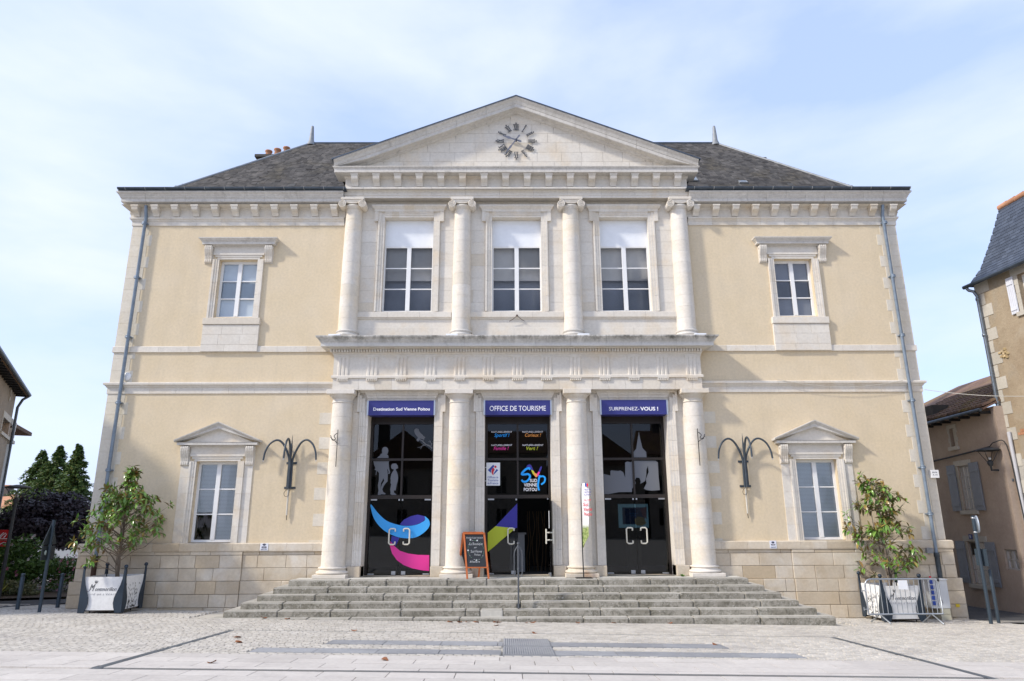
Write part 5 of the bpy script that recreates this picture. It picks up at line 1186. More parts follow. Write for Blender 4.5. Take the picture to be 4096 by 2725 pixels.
def leaf_mesh(l, w, bend):
    us = [0, .18, .42, .68, .88, 1.0]; ws = [.06, .55, 1.0, .92, .5, .03]; vs = []
    for u, k in zip(us, ws):
        z = -bend*l*u*u; vs += [(u*l, -w/2*k, z+.10*w*k), (u*l, 0, z), (u*l, w/2*k, z+.10*w*k)]
    fs = []
    for i in range(5):
        for j in range(2): a = i*3+j; fs.append((a, a+3, a+4, a+1))
    m = bpy.data.meshes.new('leaf'); m.from_pydata(vs, [], fs); m.update(); m.materials.append(MAGF)
    for p in m.polygons: p.use_smooth = True
    return m
LEAVES = [leaf_mesh(.17, .070, .18), leaf_mesh(.19, .074, .35), leaf_mesh(.15, .062, .05), leaf_mesh(.18, .066, .6)]
def magnolia(base, height, prof, label, seed, nb, clump=None, lean=(0, 0)):
    rnd = random.Random(seed); t = thing('magnolia_tree', base, label, 'tree', 'potted magnolias in front of the building'); B = Vector(base)
    tips = []; tr = MB(); brn = MB()
    stems = []
    for k in range(3):
        a = k*2.1+rnd.random(); h = height*(1.0 if k == 0 else rnd.uniform(.62, .86)); r0 = .05 if k == 0 else .032
        pts = [B+Vector((.03*math.cos(a), .03*math.sin(a), 0))]
        for j in range(1, 8):
            u = j/7; off = (.02 if k == 0 else .22)*u; pts.append(B+Vector((off*math.cos(a)+rnd.gauss(0, .02)+lean[0]*u, off*math.sin(a)+rnd.gauss(0, .02)+lean[1]*u, h*u)))
        stems.append(pts); tr.tube(smooth_open(pts, 3), r0, 7, r1=.006); tips.append((pts[-1], Vector((0, 0, 1))))
    for i in range(nb):
        st = stems[0] if rnd.random() < .5 else rnd.choice(stems); u = rnd.uniform(.05, .93)**.9; f = u*7; j = min(int(f), 6); p = st[j]+(st[j+1]-st[j])*(f-j)
        hz = (p.z-B.z)/height; a = rnd.uniform(0, 6.283); L_ = prof(min(hz+.14, 1), a)*rnd.uniform(.55, 1.02)
        if L_ < .08: continue
        up = rnd.uniform(.45, .95); d = Vector((math.cos(a), math.sin(a), up)); pts = [p]
        for k in range(1, 5):
            pts.append(p+Vector((math.cos(a)*L_*k/4, math.sin(a)*L_*k/4, L_*up*(k/4)*(1-.25*k/4)))+Vector((rnd.gauss(0, .02), rnd.gauss(0, .02), rnd.gauss(0, .015))))
        brn.tube(smooth_open(pts, 2), .011, 5, r1=.004); dd = (pts[-1]-pts[-2]).normalized(); tips.append((pts[-1], dd))
        if rnd.random() < .22: tips.append((pts[2], (dd+Vector((0, 0, .5))).normalized()))
        for k in (2, 3):
            if rnd.random() < .8:
                a2 = a+rnd.choice((-1, 1))*rnd.uniform(.5, 1.1); l2 = L_*rnd.uniform(.25, .45); q = pts[k]; e_ = q+Vector((math.cos(a2)*l2, math.sin(a2)*l2, l2*rnd.uniform(.4, 1.0))); brn.tube([q, (q+e_)/2+Vector((0, 0, .01)), e_], .006, 4, r1=.003); tips.append((e_, (e_-q).normalized()))
    tr.build('trunk', BARK, t); o = brn.build('branches', BARK, t); o['kind'] = 'stuff'
    allv = []
    for p, d in tips:
        n = rnd.randint(6, 10); ph = rnd.uniform(0, 6.28); s1 = d.orthogonal().normalized(); s2 = d.cross(s1)
        for k in range(n):
            a = ph+k*2.4; ring = k/n; pitch = rnd.uniform(.15, .55)+.6*(1-ring)
            dirv = (s1*math.cos(a)+s2*math.sin(a))*math.cos(pitch*.6)+d*(math.sin(pitch)*(.9 if k > 2 else .2)); dirv.z += -.10; dirv.normalize()
            q = p-d*rnd.uniform(0, .12)*(1-ring); zax = Vector((0, 0, 1)) if abs(dirv.z) < .9 else Vector((1, 0, 0)); yax = zax.cross(dirv).normalized(); zz = dirv.cross(yax)
            M = Matrix(((dirv.x, yax.x, zz.x, q.x), (dirv.y, yax.y, zz.y, q.y), (dirv.z, yax.z, zz.z, q.z), (0, 0, 0, 1))) @ Matrix.Rotation(rnd.uniform(-.5, .5), 4, 'X') @ Matrix.Scale(rnd.uniform(.75, 1.1), 4)
            allv.append((M, rnd.choice(LEAVES)))
    rnd.shuffle(allv); allv.sort(key=lambda m: m[0].translation.y)
    rest = MB()
    for i, (M, me) in enumerate(allv):
        if i < 300:
            o = link('leaf', me, t, M.translation); L0 = Matrix.Translation(-wl(t)) @ M; o.matrix_local = L0
        else: rest.add([M @ v.co for v in me.vertices], [tuple(p.vertices) for p in me.polygons], True)
    if rest.v:
        m = bpy.data.meshes.new('foliage'); m.from_pydata(rest.v, [], rest.f); m.polygons.foreach_set('use_smooth', [True]*len(rest.f)); m.update(); o = link('foliage', m, t, (0, 0, 0), MAGF); o['kind'] = 'stuff'
    return t
PLW = stone('white_planter_panel', (.76, .76, .745), (.80, .80, .785), None, 0, .05, (.6, .6, .58), bump=.03); PLB = plain('dark_blue_planter_steel', (.028, .043, .062), .45, .2, var=.15); SOIL = stone('potting_soil', (.05, .04, .03), (.08, .06, .045), None, 0)
def planter(cx, cy, ang, lab, front_side, zoff=.10):
    S = 1.02; H = .80; z0 = ground(cx, cy)+zoff; t = thing('planter', (cx, cy, ground(cx, cy)), lab, 'planter', 'white and dark blue planters at the building corners')
    ca, sa = math.cos(ang), math.sin(ang)
    def wp(u, v, z): return (cx+u*ca-v*sa, cy+u*sa+v*ca, z0+z)     # v negative = towards the viewer
    def W_(mb): mb.v = [wp(*p) for p in mb.v]; return mb
    h = S/2
    for k in range(4):
        R = Matrix.Rotation(k*math.pi/2, 3, 'Z')
        def F(mb): mb.v = [tuple(R @ Vector(p)) for p in mb.v]; return W_(mb)
        pn = F(MB().box(-h+.03, h-.03, -h, -h+.012, 0, H)).build('panel', PLW, t)
        for s in (-1, 1):
            prof = [(.15, -.06), (.20, .06), (.225, .17), (.215, .30), (.16, .45), (.10, .60), (.065, .75), (.052, .90), (.047, 1.0)]
            poly = [(s*(h+.03), -.06)]+[(s*(h+.03-w), z) for w, z in prof]+[(s*(h+.03), 1.0)]
            F(MB().prism(poly, -h-.035, -h-.016, 'y')).build('corner_blade', PLB, t)
        F(MB().tube([(-h-.008, -h-.008, -.06), (-h-.008, -h-.008, 1.02)], .024, 8)).build('corner_post', PLB, t)
        F(MB().sphere((-h-.008, -h-.008, 1.05), .052, 14)).build('finial_ball', PLB, t)
        F(MB().tube([(-h+.2, -h+.1, -zoff-.01), (-h+.2, -h+.1, .02)], .014, 6)).build('foot', IRON, t)
        if k == front_side:
            def tp(u, z): return wp(*(R @ Vector((u, -h-.003, z))))
            text('lettering', 'ontmorillon', tp(-.19, .46), tp(.345, .46), .095, PLT, pn, shear=.3, bold=-.006); text('lettering', 'M', tp(-.34, .46), tp(-.20, .46), .17, PLT, pn, shear=.45); text('lettering', "CITÉ DE L'ÉCRIT", tp(-.37, .36), tp(.35, .36), .035, PLT2, pn, shear=.2, space=1.5)
            for q in range(4):
                a0 = math.radians(60+14*q); c = Vector((-.20, .60, 0)); pts = [c+Vector((math.cos(a0), math.sin(a0), 0))*r for r in (.03, .13)]; nrm = Vector((-math.sin(a0), math.cos(a0), 0))*.008
                MB().add([tp(*(pts[0]).xy), tp(*((pts[0]+pts[1])/2+nrm).xy), tp(*(pts[1]).xy), tp(*((pts[0]+pts[1])/2-nrm).xy)], [(0, 1, 2, 3)]).build('logo_stroke', PLT, pn)
            MB().add([tp(-.40, .43), tp(-.36, .44), tp(-.30, .50), tp(-.29, .52), tp(-.34, .455), tp(-.41, .445)], [(0, 1, 2, 3, 4, 5)]).build('logo_stroke', PLT, pn)
        else:
            mb = MB(); rr = random.Random(5+k)
            for q in range(80):
                zz = .03+.62*rr.random()**1.7; u = rr.uniform(-h+.12+.16*(zz < .5), h-.12-.16*(zz < .5)); a0 = math.radians(90+rr.gauss(0, 28)); l = rr.uniform(.03, .055); d = Vector((math.cos(a0), math.sin(a0))); nn = Vector((-d.y, d.x))*.011; c = Vector((u, zz))
                mb.add([(c.x-d.x*l, -h-.002, c.y-d.y*l), (c.x+nn.x, -h-.002, c.y+nn.y), (c.x+d.x*l, -h-.002, c.y+d.y*l), (c.x-nn.x, -h-.002, c.y-nn.y)], [(0, 1, 2, 3)])
            o = F(mb).build('leaf_cutouts', BLACK, pn); o['kind'] = 'stuff'
    W_(MB().box(-h+.03, h-.03, -h+.03, h-.03, -.03, H-.1)).build('soil', SOIL, t)
    return t, z0+H-.1
PLT = plain('charcoal_lettering', (.07, .07, .075), .5); PLT2 = plain('grey_lettering', (.35, .35, .36), .5)
plL = on_g(262/.57543, 1398/.57543); LCX, LCY = on_y(412, 2350, -1.5).x, -1.0
pL, zL = planter(LCX, LCY, math.radians(1), 'white and dark blue planter in front of the left corner of the building', 0)
magnolia((LCX+.05, LCY, zL-.02), 2.95, lambda h, a: (1.05 if math.cos(a) > .3 else .95)*(.70 if h < .2 else 1.18 if h < .42 else max(.12, 1.18*(1-(h-.42)/.62)**.75)), 'bushy magnolia in the planter at the left corner', 11, 76)
RCX, RCY = on_y(3604, 2384, -1.33).x, -.83
pR, zR = planter(RCX, RCY, math.radians(2), 'white and dark blue planter behind the barrier on the right', 0)
magnolia((RCX+.02, RCY, zR-.02), 2.85, lambda h, a: 1.0*(1-.2*h) if h < .60 else (.26 if h < .74 else .66*(1-(h-.74)*1.2)), 'tall loose magnolia in the planter behind the barrier', 23, 60)
# ------------------------------------------------------------ crowd barrier
GALV = plain('galvanised_tube', (.42, .45, .48), .4, .75, var=.2)
bx0, bx1, by = 8.82, 10.70, -1.66
BR = thing('crowd_barrier', (9.9, by, ground(9.9, by)), 'galvanised crowd control barrier in front of the right planter', 'barrier')
gz = ground(9.9, by); zt, zb_ = gz+1.06, gz+.22; r = .16
pts = [(bx0, zb_), (bx0, zt-r)]+[(bx0+r-r*math.cos(a), zt-r+r*math.sin(a)) for a in [math.pi/2*k/5 for k in range(1, 6)]]+[(bx1-r+r*math.sin(a), zt-r+r*math.cos(a)) for a in [math.pi/2*k/5 for k in range(6)]]+[(bx1, zb_), (bx0, zb_)]
MB().tube([(a, by, b) for a, b in pts], .021, 8).build('frame', GALV, BR)
for k in range(14):
    xx = bx0+(bx1-bx0)*(k+1)/15; MB().tube([(xx, by, zb_), (xx, by, zt)], .0095, 6).build('bar', GALV, BR)
for xx in (bx0+.28, bx1-.28):
    g0 = ground(xx, by-.28)+.01; g1 = ground(xx, by+.28)+.01; MB().tube([(xx+.10, by-.28, g0), (xx, by, zb_), (xx-.10, by+.28, g1)], .019, 8).build('foot', GALV, BR)
for zz in (zt-.28, zb_+.12): MB().tube([(bx0-.10, by, zz), (bx0, by, zz)], .012, 6).tube([(bx0-.10, by, zz-.03), (bx0-.10, by, zz+.05)], .012, 6).build('hook', GALV, BR)
NT = MB().box(9.66, 9.90, by-.022, by-.018, zt-.25, zt-.03); tag(NT.build('paper_notice', WHITEP), 'white paper notice tied to the crowd barrier', 'notice')
# ------------------------------------------------------------ electrical cabinet
EC = crop(3640, 2080, 3.92); ey = -.52
a, b = EC(400, 945, ey), EC(660, 1385, ey); c = EC(400, 1560, ey)
CB = thing('electric_cabinet', ((a.x+b.x)/2, ey, c.z), 'white electric cabinet on a cream plinth at the right corner', 'cabinet')
x0 = a.x-.22; x1 = EC(640, 1385, ey).x
gz = ground((x0+x1)/2, ey); CBW = plain('cabinet_white', (.66, .68, .69), .45, var=.03); CBC = plain('cabinet_cream', (.58, .55, .42), .6, var=.05)
MB().box(x0, x1, ey, ey+.32, b.z, a.z).build('body', CBW, CB); MB().box(x0-.02, x1+.02, ey-.02, ey+.33, a.z, a.z+.03).build('lid', CBW, CB); zm = (gz-.02+b.z)/2
for p, q in ((gz-.05, zm-.004), (zm+.004, b.z-.004)): MB().box(x0+.24, x1-.01, ey+.012, ey+.31, p, q).build('plinth_panel', CBC, CB)
MB().box(x0+.20, x0+.208, ey-.003, ey, b.z+.02, a.z-.02).build('door_gap', BLACK, CB)
MB().box(x0+.01, x0+.02, ey-.015, ey, b.z-.0, a.z-.02).build('socket_frame', BLACK, CB)
for k in range(5): MB().box(x0+.05, x0+.15, ey-.03, ey, b.z+.08+k*.135, b.z+.18+k*.135).build('socket', plain('socket_blue', (.02, .06, .32), .4), CB)
MB().box(x0+.05, x0+.10, ey-.03, ey, b.z+.76, b.z+.82).build('switch', REDV, CB)
for zz in (.14, .68): MB().box(x0+.25, x0+.30, ey-.025, ey, b.z+zz, b.z+zz+.08).build('lock', BLACK, CB)
a, b = EC(715, 1320, -.17), EC(782, 1367, -.17); yl = tag(MB().box(a.x, b.x, -.175, -.165, b.z, a.z).build('warning_plate', plain('yellow_plate', (.70, .52, .03), .5)), 'small yellow warning plate on the right corner of the base', 'sign')
a, b = R3(1045, 700, -.05), R3(1082, 732, -.05); jb = thing('junction_box', ((a.x+b.x)/2, -.05, b.z), 'white numbered junction box on the right corner of the facade', 'box'); MB().box(a.x, b.x, -.12, -.012, b.z, a.z).build('box', WHITE, jb)
for s, zz in (('BAS 736', .62), ('A 15', .30)): text('lettering', s, (a.x+.04, -.122, b.z+(a.z-b.z)*zz), (b.x-.05, -.122, b.z+(a.z-b.z)*zz), .035, PLT, jb)
a, b = R3(1030, 1020, -.14), R3(1058, 1042, -.14); tag(MB().box(a.x, b.x, -.20, -.11, b.z, a.z).build('socket_box', plain('grey_box', (.25, .26, .27), .5, var=.3)), 'small grey electric box under the right base band', 'box')

hk = on_y(1190/.57543, 727/.57543, -.08); wh = thing('wall_hook', (hk.x, -.08, hk.z), 'small rusty hook with slack wires below the middle upper window', 'hook'); MB().box(hk.x-.025, hk.x+.025, -.11, -.03, hk.z-.015, hk.z+.025).build('hook', RUST, wh)
for s_ in (-1, 1): MB().tube(sag((hk.x, -.1, hk.z), (hk.x+s_*.24, -.06, hk.z-.17), .02), .008, 5).build('wire', RUST, wh)
# ------------------------------------------------------------ neighbouring houses
class Wall:                      # vertical plane through P0; s runs away from the camera along angle a; o is outwards (towards the street)
    def __init__(s, P0, ang, flip=1):
        a = math.radians(ang); s.P = Vector((P0[0], P0[1], 0)); s.d = Vector((math.sin(a), math.cos(a), 0)); s.n = Vector((-s.d.y, s.d.x, 0))*flip
    def pt(s, u, z, o=0): p = s.P+s.d*u+s.n*o; return (p.x, p.y, z)
    def pix(s, px, py):
        r = _f+_r*((px-PPX)/FPX)-_u*((py-PPY)/FPX); c = Vector(CAM); t = (s.P-c).dot(s.n)/r.dot(s.n); q = c+r*t; return ((q-s.P).dot(s.d), q.z)
    def box(s, mb, u0, u1, z0, z1, o0, o1):
        vs = [s.pt(u, z, o) for z in (z0, z1) for u, o in ((u0, o0), (u1, o0), (u1, o1), (u0, o1))]
        return mb.add(vs, [(0, 3, 2, 1), (4, 5, 6, 7), (0, 1, 5, 4), (1, 2, 6, 5), (2, 3, 7, 6), (3, 0, 4, 7)])
    def tube(s, mb, pts, r, n=8): return mb.tube([s.pt(*p) for p in pts], r, n)
ROUGH = stone('rough_brown_render', (.30, .235, .16), (.38, .31, .22), (.34, .30, .24), 0, .35, (.20, .15, .10), bump=.8, bscale=14)
TAUPE = stone('smooth_taupe_render', (.40, .315, .25), (.46, .37, .295), None, 0, .2, (.24, .18, .14), bump=.3)
GREYR = stone('grey_cement_render', (.40, .38, .34), (.46, .44, .40), None, 0, .25, (.30, .27, .22), bump=.3)
DRESS = stone('dressed_window_stone', (.46, .43, .37), (.52, .49, .43), None, .08, .2, (.34, .30, .24)); SHUT = plain('grey_shutter_paint', (.22, .235, .26), .5, var=.08); SHUTW = plain('white_shutter_paint', (.66, .68, .74), .5, var=.05)
TILE = stone('mossy_clay_tile', (.12, .075, .055), (.19, .12, .085), (.20, .14, .05), .3, .3, (.06, .05, .04), bump=.4); WOODP = plain('pale_window_paint', (.40, .38, .35), .5)
Q4 = lambda x, y: (3650+x/1.466, 1450+y/1.466); Q5 = lambda x, y: (3800+x/1.6505, 750+y/1.6505)
def rect(w, q, x0, y0, x1, y1): a, b = w.pix(*q(x0, y0)), w.pix(*q(x1, y1)); return min(a[0], b[0]), max(a[0], b[0]), min(a[1], b[1]), max(a[1], b[1])
# --- low house along the side street
LW = Wall((15.22, 5.2), 3)
def lz(u): p = LW.pt(u, 0); return ground(p[0], p[1])
win1 = rect(LW, Q4, 262, 610, 372, 866); dr1 = rect(LW, Q4, 318, 1048, 465, 1312); sm = rect(LW, Q4, 533, 1095, 632, 1222); vent = rect(LW, Q4, 213, 392, 262, 490)
uL, uR = 7.0, -4.05; ev = LW.pix(*Q4(300, 310))[1]
LH = thing('low_house', LW.pt(1, lz(0)), 'low taupe rendered house with clay tile roof and grey shutters in the side street', 'house')
def wall_plane(W_, name, u0, u1, z0, z1, holes, mat, par, th=.35):
    mb = MB(); tmp = MB(); wall_holes(tmp, min(u0, u1), max(u0, u1), z0, z1, 0, th, holes); mb.v = [W_.pt(p[0], p[2], -p[1]) for p in tmp.v]; mb.f = tmp.f; mb.sm = tmp.sm; return mb.build(name, mat, par)
HL = [win1, dr1, sm, vent]
wall_plane(LW, 'wall', uR, uL, -1.2, ev+.05, HL, TAUPE, LH)
LW.box(MB(), uR, uL, -1.2, ev+.02, -6, -.36).build('house_body', ROOMSHADE, LH); LW.box(MB(), uL+.001, uL+.06, -1.2, ev+.02, -6, 0).build('gable_wall', TAUPE, LH)  # solid body coloured near-black for the indoor shade seen through the windows
def sash(W_, r, par, rows, cols=2, mat=WOODP, o=-.16):
    u0, u1, z0, z1 = r; mb = MB(); f = .05
    for a, b, c, d in ((u0, u0+f, z0, z1), (u1-f, u1, z0, z1), (u0+f, u1-f, z0, z0+f), (u0+f, u1-f, z1-f, z1)): W_.box(mb, a, b, c, d, o-.04, o)
    um = (u0+u1)/2; W_.box(mb, um-.05, um+.05, z0+f, z1-f, o-.04, o+.005); fr = mb.build('window', mat, par)
    for k in range(1, rows): zz = z0+(z1-z0)*k/rows; W_.box(MB(), u0+f, u1-f, zz-.015, zz+.015, o-.035, o-.002).build('glazing_bar', mat, fr)
    if cols > 2:
        for sgn in (-1, 1): uu = um+sgn*(u1-u0)/4; W_.box(MB(), uu-.014, uu+.014, z0+f, z1-f, o-.035, o-.003).build('glazing_bar', mat, fr)
    zs = [z0+(z1-z0)*k/rows for k in range(rows+1)]
    for k in range(rows):
        for a, b in ((u0+f, um-.05), (um+.05, u1-f)): MB().add([W_.pt(a, zs[k], o-.02), W_.pt(b, zs[k], o-.02), W_.pt(b, zs[k+1], o-.02), W_.pt(a, zs[k+1], o-.02)], [(0, 1, 2, 3)]).build('pane', GLASS, fr)
    return fr
def shutter(W_, u0, u1, z0, z1, o, mat, par, n=5):
    sh = W_.box(MB(), u0, u1, z0, z1, o, o+.012).build('shutter', mat, par); w = (u1-u0)/n
    for k in range(n): W_.box(MB(), u0+w*k+.004, u0+w*(k+1)-.004, z0+.002, z1-.002, o+.012, o+.028).build('board', mat, sh)
    for zz in (z0+(z1-z0)*.13, z1-(z1-z0)*.17): W_.box(MB(), u0+.02, u1-.02, zz-.045, zz+.045, o+.028, o+.05).build('batten', mat, sh)
    return sh
def frame_stone(W_, r, par, d=.16, o=.025, sill=True):
    u0, u1, z0, z1 = r
    W_.box(MB(), u0-d, u1+d, z1+.002, z1+d*1.1, -.05, o).build('lintel', DRESS, par); k = 4
    for i in range(k):
        a, b = z0+(z1-z0)*i/k, z0+(z1-z0)*(i+1)/k; e = d*(1 if i % 2 else .6)
        for s in (0, 1): W_.box(MB(), *((u0-e, u0-.001) if s else (u1+.001, u1+e)), a+.002, b-.002, -.3, o*.6).build('jamb_stone', DRESS, par)
    if sill: W_.box(MB(), u0-d, u1+d, z0-.13, z0-.002, -.3, o+.05).build('sill', DRESS, par)
sash(LW, win1, LH, 4, 3, o=-.05); sash(LW, dr1, LH, 3, o=-.06); sash(LW, sm, LH, 2, o=-.06); frame_stone(LW, win1, LH); frame_stone(LW, dr1, LH); frame_stone(LW, vent, LH, .12, .02)
a = rect(LW, Q4, 172, 612, 255, 872); shutter(LW, win1[1]+.10, win1[1]+.10+.48, a[2], a[3], .03, SHUT, LH); shutter(LW, win1[0]-.58, win1[0]-.08, a[2], a[3], .03, SHUT, LH)
a = rect(LW, Q4, 228, 1048, 325, 1312); shutter(LW, dr1[1]+.10, dr1[1]+.60, dr1[2], dr1[3], .03, SHUT, LH); shutter(LW, dr1[0]-.56, dr1[0]-.08, dr1[2], dr1[3], .03, SHUT, LH)
mb = LW.box(MB(), *vent[:2], vent[2], vent[3], -.33, -.3); mb.build('vent_back', BLACK, LH); um = (vent[0]+vent[1])/2; LW.box(MB(), um-.04, um+.04, vent[2], vent[3], -.25, -.05).build('vent_mullion', DRESS, LH)
np_ = LW.pix(*Q4(347, 1022)); LW.box(MB(), np_[0]-.09, np_[0]+.09, np_[1]-.08, np_[1]+.08, .03, .045).build('number_plate', plain('enamel_blue', (.02, .03, .16), .3), LH)
p, q = LW.pt(np_[0]+.03, np_[1]-.045, .05), LW.pt(np_[0]-.03, np_[1]-.045, .05); text('lettering', '9', p, q, .09, TXT, LH)
# tiled roof slope of the low house
ez = ev; rise = .46; deck = MB(); deck.add([LW.pt(uR, ez, .35), LW.pt(uL, ez, .35), LW.pt(uL, ez+6*rise, -5.65), LW.pt(uR, ez+6*rise, -5.65), LW.pt(uR, ez-.06, .35), LW.pt(uL, ez-.06, .35), LW.pt(uL, ez+6*rise-.06, -5.65), LW.pt(uR, ez+6*rise-.06, -5.65)], [(0, 1, 2, 3), (4, 5, 6, 7), (0, 1, 5, 4), (3, 0, 4, 7), (1, 2, 6, 5)]); rf = deck.build('roof', TILE, LH)
cov = []; n = 7
def tile_verts(u, r0, l=.40, rr=.085):
    vs = []
    for e_, k in ((0, 1.05), (l, .9)):
        for j in range(n):
            t_ = math.pi*j/(n-1); o = .36-(r0+e_); z = ez+(r0+e_)*rise+.01+math.sin(t_)*rr*k+(.03 if e_ == 0 else .0); vs.append(LW.pt(u+math.cos(t_)*rr*k, z, o))
    return vs
fcs = [(j, j+1, n+j+1, n+j) for j in range(n-1)]+[tuple(range(n))]
cnt = 0; rest = MB(); u = uR+.1; b0 = Vector(tile_verts(0, 0)[0]); tm = bpy.data.meshes.new('roof_tile'); tm.from_pydata([tuple(Vector(v)-Vector(LW.pt(0, ez, .36))) for v in tile_verts(0, 0)], [], fcs); tm.update(); tm.materials.append(TILE)
for r in range(10):
    u = uR+.1
    while u < 3.2:
        du, dr_ = random.uniform(-.012, .012), random.uniform(-.02, .02)
        if cnt < 300: link('roof_tile', tm, rf, LW.pt(u+du, ez+(r*.33+dr_)*rise, .36-(r*.33+dr_))); cnt += 1
        else: rest.add(tile_verts(u+du, r*.33+dr_), fcs)
        u += .2
if rest.v: o = rest.build('roof_tiles', TILE, rf); o['kind'] = 'stuff'
g_ = MB(); LW.tube(g_, [(uR, ez-.06, .43), (uL, ez-.06, .43)], .055); g_.build('gutter', ZINC, LH); u = uR+.2
while u < uL: LW.box(MB(), u, u+.08, ez-.16, ez-.07, 0, .33).build('rafter_end', BLACK, LH); u += .55
c0 = LW.pix(*Q4(95, 300)); LW.box(MB(), c0[0]-.1, c0[0]+1.0, ez-.3, c0[1]+.30, -.7, -.1).build('chimney', CHM, LH)
# --- tall house nearer the plaza
TW_ = Wall((15.25, 1.35), -6)
def tq(x, y): return TW_.pix(*Q5(x, y))
ez = tq(160, 655)[1]; HT = thing('tall_house', TW_.pt(-1, ground(15, 1)), 'tall brown rendered house with steep blue slate roof at the right edge', 'house')
uN = -8.0
wn = (tq(470, 700)[0]-.95, tq(470, 700)[0]+.02, tq(440, 830)[1], tq(440, 590)[1]+.05)
wall_plane(TW_, 'wall', uN, 0, 4.2, ez+.1, [wn], ROUGH, HT); wall_plane(TW_, 'lower_wall', uN, 0, -1.0, 4.2, [], GREYR, HT)
TW_.box(MB(), uN, 0, -1, ez, -7, -.36).build('house_body', ROOMSHADE, HT); TW_.box(MB(), -.3, .012, -1, ez+.05, -7, -.001).build('gable_wall', ROUGH, HT); TW_.box(MB(), uN-.06, uN-.001, -1, ez, -7, -.001).build('gable_wall', ROUGH, HT)
z = -.4; i = 0
while z < ez-.1:
    w = .55 if i % 2 else .32; TW_.box(MB(), -w, .02, z+.004, z+.38, -.05, .015).build('quoin', DRESS, HT); z += .40; i += 1
frame_stone(TW_, wn, HT, .22, .02); sash(TW_, wn, HT, 4, 2, WHITE); TW_.box(MB(), wn[0]-.1, wn[1]+.1, wn[2], wn[3], -.40, -.38).build('curtain', BLINDL, HT)
s0 = tq(362, 600); s1 = tq(475, 845); us = sorted((s0[0], s1[0])); shutter(TW_, us[0]+.03, us[1]-.05, s1[1]+.1, s0[1]-.05, .03, SHUTW, HT, 4)
# exposed rubble patches
RUB = stone('exposed_rubble', (.46, .34, .17), (.52, .42, .26), (.40, .34, .28), .2, .2, (.2, .15, .1), bump=.5)
pc_ = tq(362, 1097); 
for k in range(9):
    a = k*2.4; r = .055*math.sqrt(k+.3); bevel_block('rubble_stone', *[c for c in (0, 0)], 0, 0, 0, 0, RUB, HT) if False else None
    P_ = TW_.pt(pc_[0]+r*math.cos(a)*1.1, pc_[1]+r*math.sin(a), .0); bevel_block('rubble_stone', P_[0]-.045, P_[0]+.03, P_[1]-.05, P_[1]+.05, P_[2]-.04, P_[2]+.04, RUB, HT, .015, 1, random.uniform(-.3, .3), .004)
# flared slate roof
prof = [(.25, 0), (.05, .15), (-.3, .6), (-.7, 1.45), (-.95, 2.1), (-1.15, 2.7)]
tl = tq(360, 165); topz = ez+2.7
mb = MB(); mb.rings([[TW_.pt(uu, ez+h, o) for o, h in prof] for uu in (uN, .1)], False, False, False)
ef = [(.10, 0), (.05, 0), (-.05, 0), (-.15, 0), (-.25, 0), (-.35, 0)]
fr_ = [TW_.pt(e_[0], ez+h, o) for (o, h), e_ in zip(prof, ef)]; mb = MB(); bk_ = [TW_.pt(uN, ez+h, o) for o, h in prof]; nP = len(prof)
mb.add(bk_+fr_, [(i, i+1, nP+i+1, nP+i) for i in range(nP-1)]); ap_ = [TW_.pt(e_[0], ez+h, -7-(.55-o)*0-(o-.55)*0) for (o, h), e_ in zip(prof, ef)]
mb.add(fr_+ap_, [(i, i+1, nP+i+1, nP+i) for i in range(nP-1)]); rt = mb.build('roof', SLATEB, HT)
cnt = 0; rest = MB(); path = []
for (o0, h0), (o1, h1), e0, e1 in zip(prof, prof[1:], ef, ef[1:]):
    L_ = math.hypot(o1-o0, h1-h0); n_ = max(1, round(L_/.14))
    for k in range(n_): t_ = k/n_; path.append((o0+(o1-o0)*t_, h0+(h1-h0)*t_, e0[0]+(e1[0]-e0[0])*t_))
path.append((prof[-1][0], prof[-1][1], ef[-1][0]))
for k in range(len(path)-1):
    (o0, h0, e0), (o1, h1, e1) = path[k], path[k+1]; o2, h2 = o1+(o1-o0)*.6, h1+(h1-h0)*.6
    u = e0-(k % 2)*.11
    while u > -3.6:
        a, b = u-.215, min(u, e0); dz = random.uniform(.004, .012)
        vs = [TW_.pt(a, ez+h0+dz, o0+.022), TW_.pt(b, ez+h0+dz, o0+.022), TW_.pt(min(b, e1+.03), ez+h2+.004, o2+.008), TW_.pt(a, ez+h2+.004, o2+.008), TW_.pt(a, ez+h0-.004, o0+.006), TW_.pt(b, ez+h0-.004, o0+.006)]
        fs = [(0, 1, 2, 3), (0, 1, 5, 4)]
        if cnt < 300 and b-a > .1:
            m = MB(); m.add(vs, fs); m.build('slate', SLATEB, rt); cnt += 1
        else: rest.add(vs, fs)
        u -= .22
if rest.v: o = rest.build('slates', SLATEB, rt); o['kind'] = 'stuff'
for k in range(12):
    u = -.35-k*.34; TW_.tube(MB(), [(u, topz+.02, -1.15), (u-.36, topz+.04, -1.15)], .10, 10).build('ridge_tile', TERR, rt)
TW_.box(MB(), -2.6, -1.55, topz-.5, topz+.42, -1.9, -1.3).build('chimney', CHM, HT); TW_.box(MB(), -2.7, -1.45, topz+.42, topz+.50, -2.0, -1.2).build('chimney_cap', plain('ochre_lichen', (.35, .24, .05), .9, var=.4), HT)
g_ = MB(); TW_.tube(g_, [(.12, ez-.02, .30), (uN, ez-.02, .30)], .065); gt_ = g_.build('gutter', ZINC, HT)
GPIPE = plain('zinc_downpipe', (.20, .23, .26), .4, .7, var=.2)
g_ = MB(); TW_.tube(g_, [(.02, ez-.08, .28), (-.02, ez-.16, .25), (-.10, ez-.22, .16), (-.14, ez-.4, .10), (-.14, 4, .10), (-.14, -.3, .10)], .05, 10); dp = g_.build('downpipe', GPIPE, HT)
